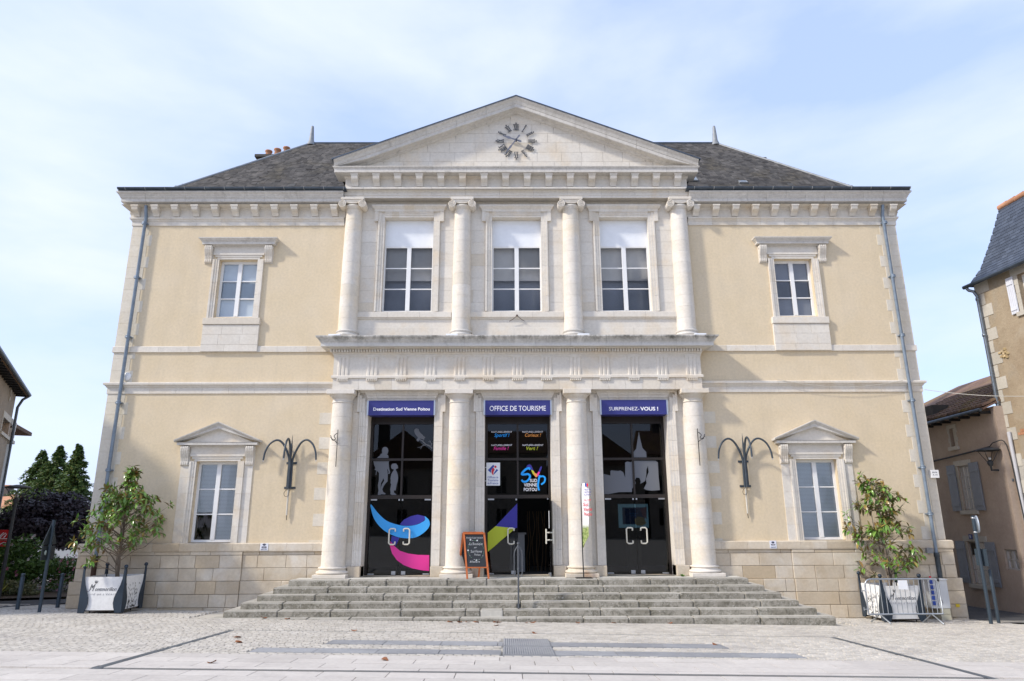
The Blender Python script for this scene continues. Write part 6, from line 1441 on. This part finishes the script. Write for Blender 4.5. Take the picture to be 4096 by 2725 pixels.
for zz in (ez-.5, 8.2, 6.0, 3.6): P_ = TW_.pt(-.14, 0, .10); MB().lathe([(.05, zz-.05), (.065, zz-.04), (.065, zz+.04), (.05, zz+.05)], (P_[0], P_[1], 0), 12).build('pipe_collar', GPIPE, dp)
g_ = MB(); TW_.tube(g_, [(-.34, 5.05, .08), (-.34, -.3, .08)], .055, 10); g_.build('pale_pipe', plain('pale_grey_pipe', (.50, .50, .52), .4), HT)
pw_ = Wall((15.15, 1.35), -6); a = pw_.pix(*Q4(620, 405)); P_ = TW_.pt(a[0], a[1], .0); 
for k in range(5): TW_.box(MB(), a[0]-.16+(k % 3)*.1, a[0]-.07+(k % 3)*.1, a[1]-.1+(k//3)*.09, a[1]-.02+(k//3)*.09, -.01, .012).build('brick', TERR, HT)
# street lamp on a bracket
a = TW_.pix(*Q4(578, 665)); P0_ = Vector(TW_.pt(a[0]+.25, a[1], .0)); 
hd = on_y(3650+450/1.466, 1450+555/1.466, P0_.y-.15)
SL_ = thing('street_lamp', P0_, 'dark street lamp on a wall bracket in the side street', 'lamp')
def lantern(par, c, R_, mat=IRON):
    MB().lathe([(R_*.2, .30), (R_*.9, .25), (R_, .22), (R_, .19), (R_*.85, .19), (R_*.15, .26)], c, 18, cap=False).build('hood', mat, par)
    MB().lathe([(.05, -.28), (.085, -.20), (.085, -.16), (.05, -.10), (.001, -.10)], c, 12).build('lamp_base', mat, par)
    for k in range(4):
        t_ = k*math.pi/2+.6; MB().tube([(c[0]+.07*math.cos(t_), c[1]+.07*math.sin(t_), c[2]-.16), (c[0]+R_*.88*math.cos(t_), c[1]+R_*.88*math.sin(t_), c[2]+.2)], .011, 5).build('strut', mat, par)
    MB().sphere((c[0], c[1], c[2]-.05), .05, 10).build('bulb', plain('bulb_glass', (.5, .5, .48), .2), par)
c = Vector((hd.x, hd.y, hd.z)); lantern(SL_, c, .33)
MB().tube([(c.x, c.y, c.z-.27), (c.x, c.y, c.z-.40), (P0_.x+.05, P0_.y, c.z-.40)], .03, 8).build('arm', IRON, SL_)
# cables
a = LW.pt(3.0, LW.pix(*Q4(142, 590))[1], .08); b = LW.pt(-3.6, LW.pix(*Q4(520, 490))[1]+.02, .08)
cb_ = thing('facade_cable', a, 'black twisted cable strung along the low house under its upper window', 'cable'); MB().tube(sag(a, b, .05), .028, 6).build('strand', WIRE, cb_)
b2c = TW_.pt(-.3, b[2], .2); MB().tube(smooth_open([b, (b[0]-.1, b[1]-.4, b[2]+.1), b2c, TW_.pt(-.35, b[2]-1.5, .15), TW_.pt(-.4, b[2]-3.2, .15)], 5), .017, 6).build('strand', WIRE, cb_)
ow = thing('overhead_wire', (12.1, -.1, 6.2), 'thin pale wire from the right corner across the side street', 'wire'); MB().tube(sag((12.12, -.1, 6.18), (15.0, -1.6, 5.75), .12), .009, 5).build('strand', WIREP, ow)
w2 = thing('facade_wire', (9, -.15, 6.4), 'thin pale wire sagging along the right string course', 'wire'); MB().tube(sag((7.75, -.14, 6.50), (11.5, -.15, 6.45), .22), .007, 5).tube([(11.75, -.1, 6.1), (11.8, -.06, 4.0), (11.85, -.06, 1.9)], .007, 5).build('strand', WIREP, w2)
# ------------------------------------------------------------ right street furniture
SP = plain('blue_grey_post', (.045, .065, .085), .45, .3)
b = (11.95, -1.55); gz = ground(*b); top = on_y(2257/.57543, 1187/.57543, b[1]); RS = thing('sign_post', (b[0], b[1], gz), 'tall blue grey post with a round sign seen edge-on at the right corner', 'sign')
MB().tube([(b[0], b[1], gz-.05), (b[0], b[1], top.z)], .045, 10).build('post', SP, RS)
dz = top.z-.22; mb = MB().lathe([(.001, 0), (.22, 0), (.225, .012), (.22, .025), (.001, .025)], (0, 0, 0), 28); R_ = Matrix.Rotation(math.radians(66), 3, 'Z') @ Matrix.Rotation(math.radians(90), 3, 'X'); mb.v = [tuple(R_ @ Vector(p)+Vector((b[0]+.09, b[1]+.03, dz))) for p in mb.v]; mb.build('sign_disc', plain('sign_back', (.42, .48, .55), .4, .4), RS)
for zz in (dz+.16, dz-.2): MB().lathe([(.048, zz-.015), (.052, zz-.01), (.052, zz+.01), (.048, zz+.015)], (b[0], b[1], 0), 12).build('clamp', SILVER, RS)
mb = MB().box(-.012, .012, -.16, .16, -.42, .0); R2 = Matrix.Rotation(math.radians(20), 3, 'Z'); mb.v = [tuple(R2 @ Vector(p)+Vector((b[0]+.09, b[1]+.06, dz-.62))) for p in mb.v]; mb.build('small_sign', SP, RS)
b = (12.35, -1.25); gz = ground(*b); tag(MB().lathe([(.04, gz-.05), (.042, gz+1.28), (.03, gz+1.31), (.001, gz+1.31)], (b[0], b[1], 0), 10).build('bollard', SP), 'short blue grey post beside the tall sign post on the right', 'bollard', 'blue grey posts')
# side street surface
st = struct(gsheet('side_street', [(12.32, -.55), (15.0, -.75), (26, -1.2), (26, 3), (15.25, 3.5), (15.3, 30), (12.32, 30)], ASPH, .004))
GRV = stone('gravel_edge', (.30, .28, .25), (.40, .38, .34), None, 0, .5, (.16, .15, .13), bump=1.0, bscale=60)
struct(gsheet('gravel_verge', [(12.6, -1.15), (26, -2.0), (26, -1.22), (15.0, -.77), (12.32, -.56)], GRV, .003))
# ------------------------------------------------------------ left side: road, kerb, planting
struct(gsheet('side_road', [(-40, -9), (-17, -2.6), (-14.1, -.2), (-13.2, 2.6), (-13.3, 30), (-18, 30), (-14.5, 3.6), (-16.2, 1.9), (-24, -1.5), (-40, -5)], ASPH, .004))
KERB = stone('kerb_stone', (.32, .30, .27), (.38, .36, .33), None, .1, .2, (.2, .19, .17))
kp_ = [(-24, -1.5), (-16.2, 1.9), (-14.5, 3.6), (-16.0, 12)]; kb = struct(MB().box(0, .001, 0, .001, -3, -2.999).build('kerb', KERB)) if False else None
kerb = None
for a, b in zip(kp_, kp_[1:]):
    d = Vector((b[0]-a[0], b[1]-a[1])); n_ = max(1, int(d.length/1.0)); ang = math.atan2(d.y, d.x)
    for k in range(n_):
        c = Vector(a)+d*((k+.5)/n_)
        o = bevel_block('kerb' if kerb is None else 'kerb_stone', c.x-d.length/n_/2+.005, c.x+d.length/n_/2-.005, c.y-.07, c.y+.07, ground(c.x, c.y)-.15, ground(c.x, c.y)+.13, KERB, kerb, .015, 1, ang)
        if kerb is None: kerb = struct(o)
struct(gsheet('planting_bed', [(-40, -8.0), (-24, -1.4), (-16.2, 2.0), (-14.6, 3.6), (-16.2, 12), (-24, 16), (-40, 16)], SOIL, .07))
LVD = leafmat('shrub_leaf', (.035, .085, .015), (.075, .15, .03), None, .6); LVO = leafmat('grey_green_leaf', (.10, .13, .06), (.17, .17, .09), None, .7); LVP = leafmat('dark_purple_leaf', (.012, .008, .012), (.028, .016, .022), None, .5, .05); LVC = leafmat('conifer_leaf', (.04, .085, .018), (.10, .16, .035), (.17, .18, .04), .6, .1); FLP = leafmat('pink_petal', (.55, .08, .22), (.75, .35, .50), None, .6); FLW = leafmat('white_petal', (.7, .55, .6), (.8, .75, .78), None, .6)
def leaves(mb, n, fn, size, asp=.5, rnd=random):
    for _ in range(n):
        p, nn = fn(); l = size*rnd.uniform(.6, 1.3); d = Vector((rnd.gauss(0, 1), rnd.gauss(0, 1), rnd.gauss(0, .7))).normalized(); s = d.cross(nn if nn.length else Vector((0, 0, 1)));
        if s.length < .05: s = d.orthogonal()
        s = s.normalized()*l*asp*.5; d = d*l; mb.add([p-d*.5, p+s, p+d*.5, p-s], [(0, 1, 2, 3)])
def quickmesh(mb, name, mat, par):
    m = bpy.data.meshes.new(name); m.from_pydata(mb.v, [], mb.f); m.update(); return link(name, m, par, (0, 0, 0), mat)
def blob(c, R, lump, rnd):
    c = Vector(c); lumps = []
    for _ in range(lump):
        a = rnd.uniform(0, 6.28); e = math.asin(rnd.uniform(-.5, 1)); k = rnd.uniform(.45, .85); lumps.append((c+Vector((R[0]*k*math.cos(a)*math.cos(e), R[1]*k*math.sin(a)*math.cos(e), R[2]*k*math.sin(e))), rnd.uniform(.22, .42)))
    def f():
        q, r = rnd.choice(lumps); v = Vector((rnd.gauss(0, 1), rnd.gauss(0, 1), rnd.gauss(0, 1))).normalized()*r*rnd.uniform(.75, 1.05)
        return q+Vector((v.x*R[0], v.y*R[1], v.z*R[2])), v
    return f
def shrub(name, c, R, n, size, mat, lab, cat='shrub', group=None, flowers=None, lump=34, seed=1, trunk=None):
    rnd = random.Random(seed); t = thing(name, (c[0], c[1], ground(c[0], c[1])), lab, cat, group); mb = MB(); f = blob(c, R, lump, rnd); leaves(mb, n, f, size, .55, rnd); quickmesh(mb, 'crown' if cat == 'tree' else 'foliage', mat, t)
    g0 = ground(c[0], c[1]); mb = MB()
    if trunk: mb.tube([(c[0], c[1], g0), (c[0]+.05, c[1], c[2]-R[2]*.2)], trunk, 8, r1=trunk*.6)
    if trunk:
        for k in range(5): a = k*1.26; mb.tube([(c[0]+.04, c[1], c[2]-R[2]*.5), (c[0]+R[0]*.5*math.cos(a), c[1]+R[1]*.5*math.sin(a), c[2]+R[2]*.2)], trunk*.4, 6, r1=.01)
        mb.build('trunk', BARK, t)
    else:
        for k in range(4): a = k*1.57; MB().tube([(c[0], c[1], g0), (c[0]+R[0]*.4*math.cos(a), c[1]+R[1]*.4*math.sin(a), c[2])], .02, 5, r1=.008).build('stem', BARK, t)
    if flowers:
        for m, k in flowers:
            mb = MB()
            for _ in range(k):
                q, v = f(); q = q+Vector((v.x*R[0], v.y*R[1], v.z*R[2]))*.15+Vector((0, -.03, 0)); s = size*.38
                for j in range(5): a = j*1.257; mb.add([q, q+Vector((math.cos(a)*s+.3*s*math.sin(a), -.02, math.sin(a)*s)), q+Vector((math.cos(a+.6)*s, -.02, math.sin(a+.6)*s))], [(0, 1, 2)])
            o = quickmesh(mb, 'flowers', m, t); o['kind'] = 'stuff'
    return t
def vx(x, y, Y): return on_y(x/.57543, y/.57543, Y)
c = vx(55, 1315, 5.0); shrub('flowering_shrub', (c.x-.2, 5.0, c.z), (1.5, 1.2, 1.15), 5200, .14, LVD, 'dark green shrub with pale pink flowers behind the left kerb', 'shrub', None, [(FLW, 60), (FLP, 20)], 46, 3)
c = vx(150, 1325, 5.5); shrub('pink_flower_clump', (c.x, 5.5, c.z-.1), (.95, .7, .75), 2400, .10, LVD, 'loose clump of pink flowers next to the left corner', 'plant', None, [(FLP, 90), (FLW, 26)], 40, 5)
c = vx(28, 1362, 3.6); shrub('grey_shrub', (c.x, 3.6, c.z), (.75, .5, .42), 2200, .09, LVO, 'low grey green shrub at the left kerb', 'shrub', None, None, 26, 8)
c = vx(112, 1216, 22); shrub('purple_tree', (c.x, 22, c.z), (3.2, 2.2, 1.9), 26000, .24, LVP, 'very dark purple leaved tree left of the building', 'tree', None, None, 60, 9, .18)
# yucca tuft at the frame edge
c = vx(4, 1380, 3.0); mb = MB()
for k in range(26):
    a = random.uniform(0, 6.28); e_ = random.uniform(.3, 1.3); d = Vector((math.cos(a)*math.cos(e_), math.sin(a)*math.cos(e_), math.sin(e_)))*.55; s = Vector((-math.sin(a), math.cos(a), 0))*.025; p = Vector((c.x-.15, 3.0, ground(c.x, 3)+.12)); mb.add([p-s, p+s, p+d*.6+s, p+d, p+d*.6-s], [(0, 1, 2, 3, 4)])
tag(quickmesh(mb, 'yucca', leafmat('yucca_leaf', (.10, .16, .03), (.28, .28, .05), None, .5), None), 'yellow green spiky plant at the left edge of the kerb bed', 'plant')
def conifer(px, pyt, Y, wpx, lab, seed):
    rnd = random.Random(seed); tp = vx(px, pyt, Y); g0 = ground(tp.x, Y); H = tp.z-g0; R = wpx/.57543*(20+Y)/FPX/2; t = thing('conifer', (tp.x, Y, g0), lab, 'tree', 'tall conifers behind the left corner')
    MB().tube([(tp.x, Y, g0), (tp.x, Y, tp.z-.2)], .2, 8, r1=.02).build('trunk', BARK, t); mb = MB(); spr = []
    for k in range(400):
        u = 1-(k+rnd.random())/400*.93; a = rnd.uniform(0, 6.28); r = R*(1-u)**1.02*rnd.uniform(.45, 1.18)+.04; spr.append((a, r, g0+H*u, u))
    for a, r, z, u in spr:
        for j in range(int(34+130*min(1, r/R))):
            k = rnd.random()**.6; rr = r*k; dz = .10*r*k-.34*r*k*k; w = .03+.07*r*(1.1-k)
            p = Vector((tp.x+rr*math.cos(a)+rnd.gauss(0, w), Y+rr*math.sin(a)+rnd.gauss(0, w), z+dz+rnd.gauss(0, .05)-.12*rnd.random())); d = Vector((math.cos(a)+rnd.gauss(0, .5), math.sin(a)+rnd.gauss(0, .5), -.5+rnd.gauss(0, .35))).normalized()*rnd.uniform(.14, .27); s = d.cross(Vector((rnd.gauss(0, .5), rnd.gauss(0, .5), 1))).normalized()*.055
            mb.add([p, p+d*.5+s, p+d, p+d*.5-s], [(0, 1, 2, 3)])
    quickmesh(mb, 'crown', LVC, t)
conifer(140, 1026, 36, 300, 'middle and tallest conifer behind the left corner of the building', 31); conifer(100, 1036, 38, 280, 'leftmost conifer behind the dark purple tree', 32); conifer(183, 1022, 33, 230, 'rightmost conifer next to the left wall of the building', 33)
# bollards and sign post
for x, y, lab in ((40, 1400, 'blue grey bollard nearest the left frame edge'), (133, 1393, 'blue grey bollard close to the left corner of the building')):
    q = on_g(x/.57543, (y+6)/.57543); q.y = max(min(q.y, 1.6), -.6); p = vx(x, y, q.y); g0 = ground(p.x, q.y); tp = vx(x+10, 1320, q.y)
    tag(MB().lathe([(.05, g0-.05), (.052, tp.z-.10), (.046, tp.z-.09), (.046, tp.z-.07), (.052, tp.z-.06), (.052, tp.z-.01), (.04, tp.z), (.001, tp.z)], (p.x, q.y, 0), 12).build('bollard', SP), lab, 'bollard', 'blue grey posts')
Y = -1.35; p = vx(90, 1410, Y); g0 = ground(p.x, Y); tp = vx(122, 1197, Y); t = thing('traffic_sign', (p.x, Y, g0), 'traffic sign seen from behind on a dark post left of the building', 'sign')
MB().tube([(p.x, Y, g0-.05), (p.x, Y, tp.z)], .042, 10).build('post', SP, t); bk = plain('sign_back_dark', (.03, .04, .045), .5, .2); z = tp.z
def rotbox(mb, ang, c): R = Matrix.Rotation(math.radians(ang), 3, 'Z'); mb.v = [tuple(R @ Vector(v)+Vector(c)) for v in mb.v]; return mb
mb = MB(); mb.prism([(-.36, -.62), (.36, -.62), (.36, -.59), (.03, -.06), (-.03, -.06), (-.36, -.59)], .03, .05, 'y'); rotbox(mb, 99, (p.x, Y+.03, z)).build('triangle_back', bk, t)
rotbox(MB().box(-.34, .34, .03, .05, -1.0, -.66), 99, (p.x, Y+.03, z)).build('panel_back', bk, t); st_ = MB().lathe([(.001, 0), (.06, 0), (.06, .004), (.001, .004)], (0, 0, 0), 14); st_.v = [(v[0], -v[2]+.026, v[1]-.82) for v in st_.v]; st_.v = [(v[0]-.16, v[1], v[2]) for v in st_.v]; rotbox(st_, 99, (p.x, Y+.03, z)).build('round_sticker', plain('sticker', (.5, .6, .55), .5), t)
# street lamp on the left
Y = 2.6; hp = vx(42, 1122, Y); g0 = ground(hp.x, Y); SLL = thing('street_lamp', (hp.x, Y, g0), 'dark lantern street lamp on a pole at the left edge', 'lamp', None)
MB().tube([(hp.x, Y, g0), (hp.x, Y, g0+1.0), (hp.x, Y, hp.z-.45)], .062, 10, r1=.045).build('pole', IRON, SLL); lantern(SLL, (hp.x, Y, hp.z-.22), .36)
# red bank sign
Y = 4.2; a, b = vx(-40, 1220, Y), vx(20, 1243, Y); c2 = vx(20, 1258, Y); RSN = thing('red_shop_sign', (b.x, Y, c2.z), 'red sign with a white emblem at the left frame edge', 'sign'); RED = plain('sign_red', (.50, .012, .02), .4)
MB().box(a.x, b.x, Y, Y+.08, b.z, a.z).build('panel', RED, RSN); MB().box(a.x, b.x, Y, Y+.08, c2.z, b.z-.02).build('lower_panel', RED, RSN)
def rp(l): return [(q.x, q.z) for q in (vx(x, y, Y-.004) for x, y in l)]
for l in ([(-2, 1240), (6, 1232), (14, 1227)], [(-2, 1236), (5, 1229), (9, 1226)], [(8, 1238), (13, 1233), (15, 1229)]): decal('emblem_stroke', [rp(stroke(l, 2.0, 1.2))], Y-.004, TXT, RSN)
decal('emblem_stroke', [rp([(-6, 1239.5), (17, 1239.5), (17, 1241), (-6, 1241)])], Y-.004, TXT, RSN); decal('emblem_stroke', [rp(stroke([(0, 1253), (8, 1249), (15, 1250)], 1.6, 1.0))], Y-.005, TXT, RSN)
# ------------------------------------------------------------ left house
HW = Wall((-23.0, 12.0), -29, -1)
hv = lambda x, y: HW.pix(x/.57543, y/.57543)
e0 = hv(38, 905); uC = e0[0]; ez = e0[1]; HLF = thing('left_house', HW.pt(uC, ground(-22, 12)), 'tall grey brown house with dark overhanging eaves at the left edge', 'house')
o1 = rect(HW, lambda x, y: (x/.57543, y/.57543), 8, 960, 29, 1015); ov = hv(23, 908)
uN = uC-13
wall_plane(HW, 'wall', uN, uC, -1.5, ez, [o1], stone('grey_brown_render', (.26, .215, .165), (.31, .26, .20), None, 0, .25, (.2, .17, .13), bump=.4), HLF); HW.box(MB(), uN, uC, -1.5, ez-.02, -7, -.36).build('house_body', ROOMSHADE, HLF); HW.box(MB(), uC-.3, uC+.01, -1.5, ez, -7, -.001).build('gable_wall', TAUPE, HLF); HW.box(MB(), uN-.06, uN-.001, -1.5, ez, -7, -.001).build('gable_wall', TAUPE, HLF)
frame_stone(HW, o1, HLF, .22, .02); HW.box(MB(), *o1[:2], o1[2], o1[3], -.36, -.3).build('window_shade', BLIND2, HLF)
mb = MB(); n = 16; mb.rings([[HW.pt(ov[0]+r*.6*math.cos(2*math.pi*k/n), ov[1]+r*math.sin(2*math.pi*k/n), o) for k in range(n)] for r, o in ((.30, .002), (.30, .03), (.18, .03), (.17, .005), (.001, .004))], True, False, False); mb.build('oval_window', DRESS, HLF)
mb = MB(); mb.rings([[HW.pt(ov[0]+r*.6*math.cos(2*math.pi*k/n), ov[1]+r*math.sin(2*math.pi*k/n), .012) for k in range(n)] for r in (.17, .001)], True, False, False); mb.build('oval_pane', BLACK, HLF)
mb = MB(); P8 = [HW.pt(uC+.2, ez+.02, .40), HW.pt(uN, ez+.02, .40), HW.pt(uN, ez+2.3, -3.6), HW.pt(uC-2.6, ez+2.3, -3.6), HW.pt(uC+.2, ez+.02, -7.5)]; mb.add(P8+[(x, y, z-.14) for x, y, z in P8], [(0, 1, 2, 3), (0, 3, 4), (5, 6, 7, 8), (5, 8, 9), (0, 1, 6, 5), (0, 5, 9, 4)]); mb.build('roof', TILE, HLF)
for k in range(22): HW.box(MB(), uC-.1-k*.55, uC-.0-k*.55, ez-.14, ez-.02, 0, .36).build('rafter_end', BLACK, HLF)
g_ = MB(); HW.tube(g_, [(uC+.2, ez-.03, .46), (uN, ez-.03, .46)], .07); g_.build('gutter', ZINC, HLF); g_ = MB(); HW.tube(g_, [(uC+.15, ez-.08, .44), (uC+.1, ez-.25, .25), (uC+.06, ez-.6, .12), (uC+.06, -.5, .12)], .055, 8); g_.build('downpipe', ZINC, HLF)
c = hv(4, 830); HW.box(MB(), c[0]-.1, c[0]+1.1, ez, hv(4, 772)[1], -2.6, -1.7).build('chimney', CHM, HLF); HW.box(MB(), c[0]-.16, c[0]+1.16, hv(4, 772)[1], hv(4, 766)[1], -2.66, -1.64).build('chimney_cap', TERR, HLF)
# house further back
Hb = Wall((-30.5, 22), -24, -1); e1 = Hb.pix(34/.57543, 995/.57543); FH = thing('far_house', Hb.pt(e1[0]-1, ground(-29, 22)), 'grey house with a projecting eave behind the left house', 'house')
Hb.box(MB(), e1[0]-12, e1[0]-.5, -2, e1[1], -6, 0).build('wall', GREYR, FH); mb = MB(); P8 = [Hb.pt(e1[0], e1[1], .9), Hb.pt(e1[0]-12, e1[1], .9), Hb.pt(e1[0]-12, e1[1]+2, -3), Hb.pt(e1[0]-2.4, e1[1]+2, -3), Hb.pt(e1[0], e1[1], -6.6)]; mb.add(P8+[(x, y, z-.2) for x, y, z in P8], [(0, 1, 2, 3), (0, 3, 4), (5, 6, 7, 8), (5, 8, 9), (0, 1, 6, 5), (0, 5, 9, 4)]); mb.build('roof', TILE, FH)
# low houses with chimneys far left
Y = 45; a = vx(12, 1160, Y); FC = thing('distant_house', (a.x, Y, ground(a.x, Y)), 'small distant house with a brick chimney at the left edge', 'house'); gz = ground(a.x, Y)
MB().box(a.x-6, a.x+.6, Y, Y+5, gz-.5, a.z-.4).build('wall', plain('pale_far_wall', (.42, .37, .32), .9, var=.1), FC); MB().prism([(Y-.3, a.z-.4), (Y+5.3, a.z-.4), (Y+2.5, a.z+1.0)], a.x-6.2, a.x+.8, 'x').build('roof', TERR, FC); q = vx(16, 1120, Y+2.4); MB().box(q.x-.45, q.x+.45, Y+2, Y+2.8, a.z-.2, q.z).build('chimney', CHM, FC); MB().box(q.x-.52, q.x+.52, Y+1.95, Y+2.85, q.z, q.z+.12).build('chimney_cap', TERR, FC)
# parked vehicles and panels glimpsed beyond the planting
def van(cx, Y, w, h, col, lab):
    g0 = ground(cx, Y); t = thing('parked_van', (cx, Y, g0), lab, 'van', 'vehicles parked beyond the flowers'); mb = MB()
    pr = [(-w/2, .35), (w/2, .35), (w/2, h*.52), (w/2-.25, h*.56), (w/2-.75, h*.97), (w/2-.95, h), (-w/2+.1, h), (-w/2, h*.95)]
    mb.prism([(cx+x, g0+z) for x, z in pr], Y, Y+1.8, 'y'); mb.build('body', col, t); MB().prism([(cx+x, g0+z) for x, z in [(w/2-.38, h*.57), (w/2-.80, h*.92), (w/2-1.5, h*.92), (w/2-1.5, h*.57)]], Y-.01, Y, 'y').build('window', BLACK, t)
    for dx in (-w*.3, w*.3):
        wh = MB().lathe([(.001, 0), (.32, 0), (.32, .2), (.001, .2)], (0, 0, 0), 18); wh.v = [(cx+dx+v[0], Y+v[2]-.02, g0+.33+v[1]) for v in wh.v]; wh.build('wheel', BLACK, t)
    return t
c = vx(150, 1300, 30); van(c.x, 30, 4.4, 1.9, plain('van_silver', (.35, .37, .40), .4), 'silver van glimpsed behind the pink flowers')
Y = 26; a = vx(125, 1230, Y); t = thing('one_way_sign', (a.x, Y, ground(a.x, Y)), 'blue square sign with a white arrow below the dark tree', 'sign'); b = vx(125, 1241, Y); w = .42; MB().tube([(b.x, Y+.05, ground(b.x, Y)), (b.x, Y+.05, a.z)], .05, 8).build('post', SILVER, t); MB().box(b.x-w, b.x+w, Y-.02, Y, b.z-w, b.z+w).build('panel', plain('sign_blue', (.02, .11, .50), .4), t)
decal('arrow', [[(b.x-.07, b.z-.30), (b.x+.07, b.z-.30), (b.x+.07, b.z+.05), (b.x+.20, b.z+.05), (b.x, b.z+.32), (b.x-.20, b.z+.05), (b.x-.07, b.z+.05)]], Y-.024, TXT, t)
Y = 34; a, b = vx(137, 1240, Y), vx(162, 1268, Y); t = thing('poster_board', ((a.x+b.x)/2, Y, ground(a.x, Y)), 'colourful poster board far behind the flowers', 'billboard'); MB().box(a.x, b.x, Y, Y+.1, b.z, a.z).build('frame', WHITEP, t); w = (b.x-a.x)
for k, m in enumerate((PURP, ORANGE, PINK, CYAN)): MB().box(a.x+.1+k*(w-.2)/4, a.x+.05+(k+1)*(w-.2)/4, Y-.02, Y, b.z+.15, a.z-.15).build('poster', m, t)
for x in (a.x+.2, b.x-.2): MB().box(x, x+.1, Y, Y+.1, ground(x, Y), b.z).build('leg', SILVER, t)
# distant hedge closing the view at eye level
mb = MB(); rnd = random.Random(77)
def hedge():
    x = rnd.uniform(-75, 75)
    return Vector((x, 62+rnd.uniform(-2, 2), -1.8+rnd.random()**.8*(3.4+1.3*math.sin(x*.35)+.9*math.sin(x*.9))*1.2)), Vector((0, -1, .3))
leaves(mb, 14000, hedge, 1.1, .6, rnd); hd_ = quickmesh(mb, 'far_trees', leafmat('far_leaf', (.03, .06, .015), (.06, .10, .025), None, .7), None); tag(hd_, 'band of distant trees beyond the street', 'trees', None, 'stuff')

# ------------------------------------------------------------ houses on the other side of the plaza (seen only as reflections in the glass)
OPW = stone('shaded_house_render', (.30, .26, .21), (.36, .32, .27), None, .1, .2, (.2, .18, .15))
for k, (x0, x1, h, gab, lab) in enumerate(((-26, -15, 7.2, 3.2, 'wide house across the plaza, farthest left of the row'), (-14.6, -5.5, 6.2, 3.6, 'gabled house across the plaza, second in the row'), (-5.1, 3.4, 7.6, 2.6, 'house across the plaza facing the entrance'), (3.8, 12.5, 6.4, 3.4, 'gabled house across the plaza to the right of the entrance'), (12.9, 26, 7.4, 2.8, 'wide house across the plaza, farthest right of the row'))):
    y = -44.0; g0 = ground(0, y); t = thing('opposite_house', ((x0+x1)/2, y, g0), lab, 'house', 'row of houses across the plaza'); hw = []
    nW = int((x1-x0)/2.6)
    for j in range(nW):
        xx = x0+(x1-x0)*(j+.5)/nW; hw += [(xx-.5, xx+.5, g0+.3 if j == 1 else g0+1.0, g0+2.5), (xx-.5, xx+.5, g0+3.9, g0+5.5)]
    wall_holes(MB(), x0, x1, g0-.5, g0+h, y-.4, y, hw).build('wall', OPW, t); MB().box(x0, x1, y-8, y-.45, g0-.5, g0+h).build('house_body', ROOMSHADE, t)
    for a, b, c, d in hw:
        f = MB().box(a, a+.06, y-.2, y-.15, c, d).box(b-.06, b, y-.2, y-.15, c, d).box((a+b)/2-.03, (a+b)/2+.03, y-.2, y-.15, c, d).build('window', WOODP, t); MB().add([(a, y-.18, c), (b, y-.18, c), (b, y-.18, d), (a, y-.18, d)], [(0, 1, 2, 3)]).build('pane', GLASS, f)
    if k in (1, 3): MB().prism([(x0-.3, g0+h), (x1+.3, g0+h), ((x0+x1)/2, g0+h+gab)], y-8.3, y+.3, 'y').build('roof', TILE, t)
    else: MB().prism([(y-8.4, g0+h), (y+.4, g0+h), (y-4, g0+h+gab)], x0-.2, x1+.2, 'x').build('roof', TILE, t)
    cx = x0+1.4; MB().box(cx, cx+1.0, y-4.6, y-3.6, g0+h, g0+h+gab+1.4).build('chimney', CHM, t)
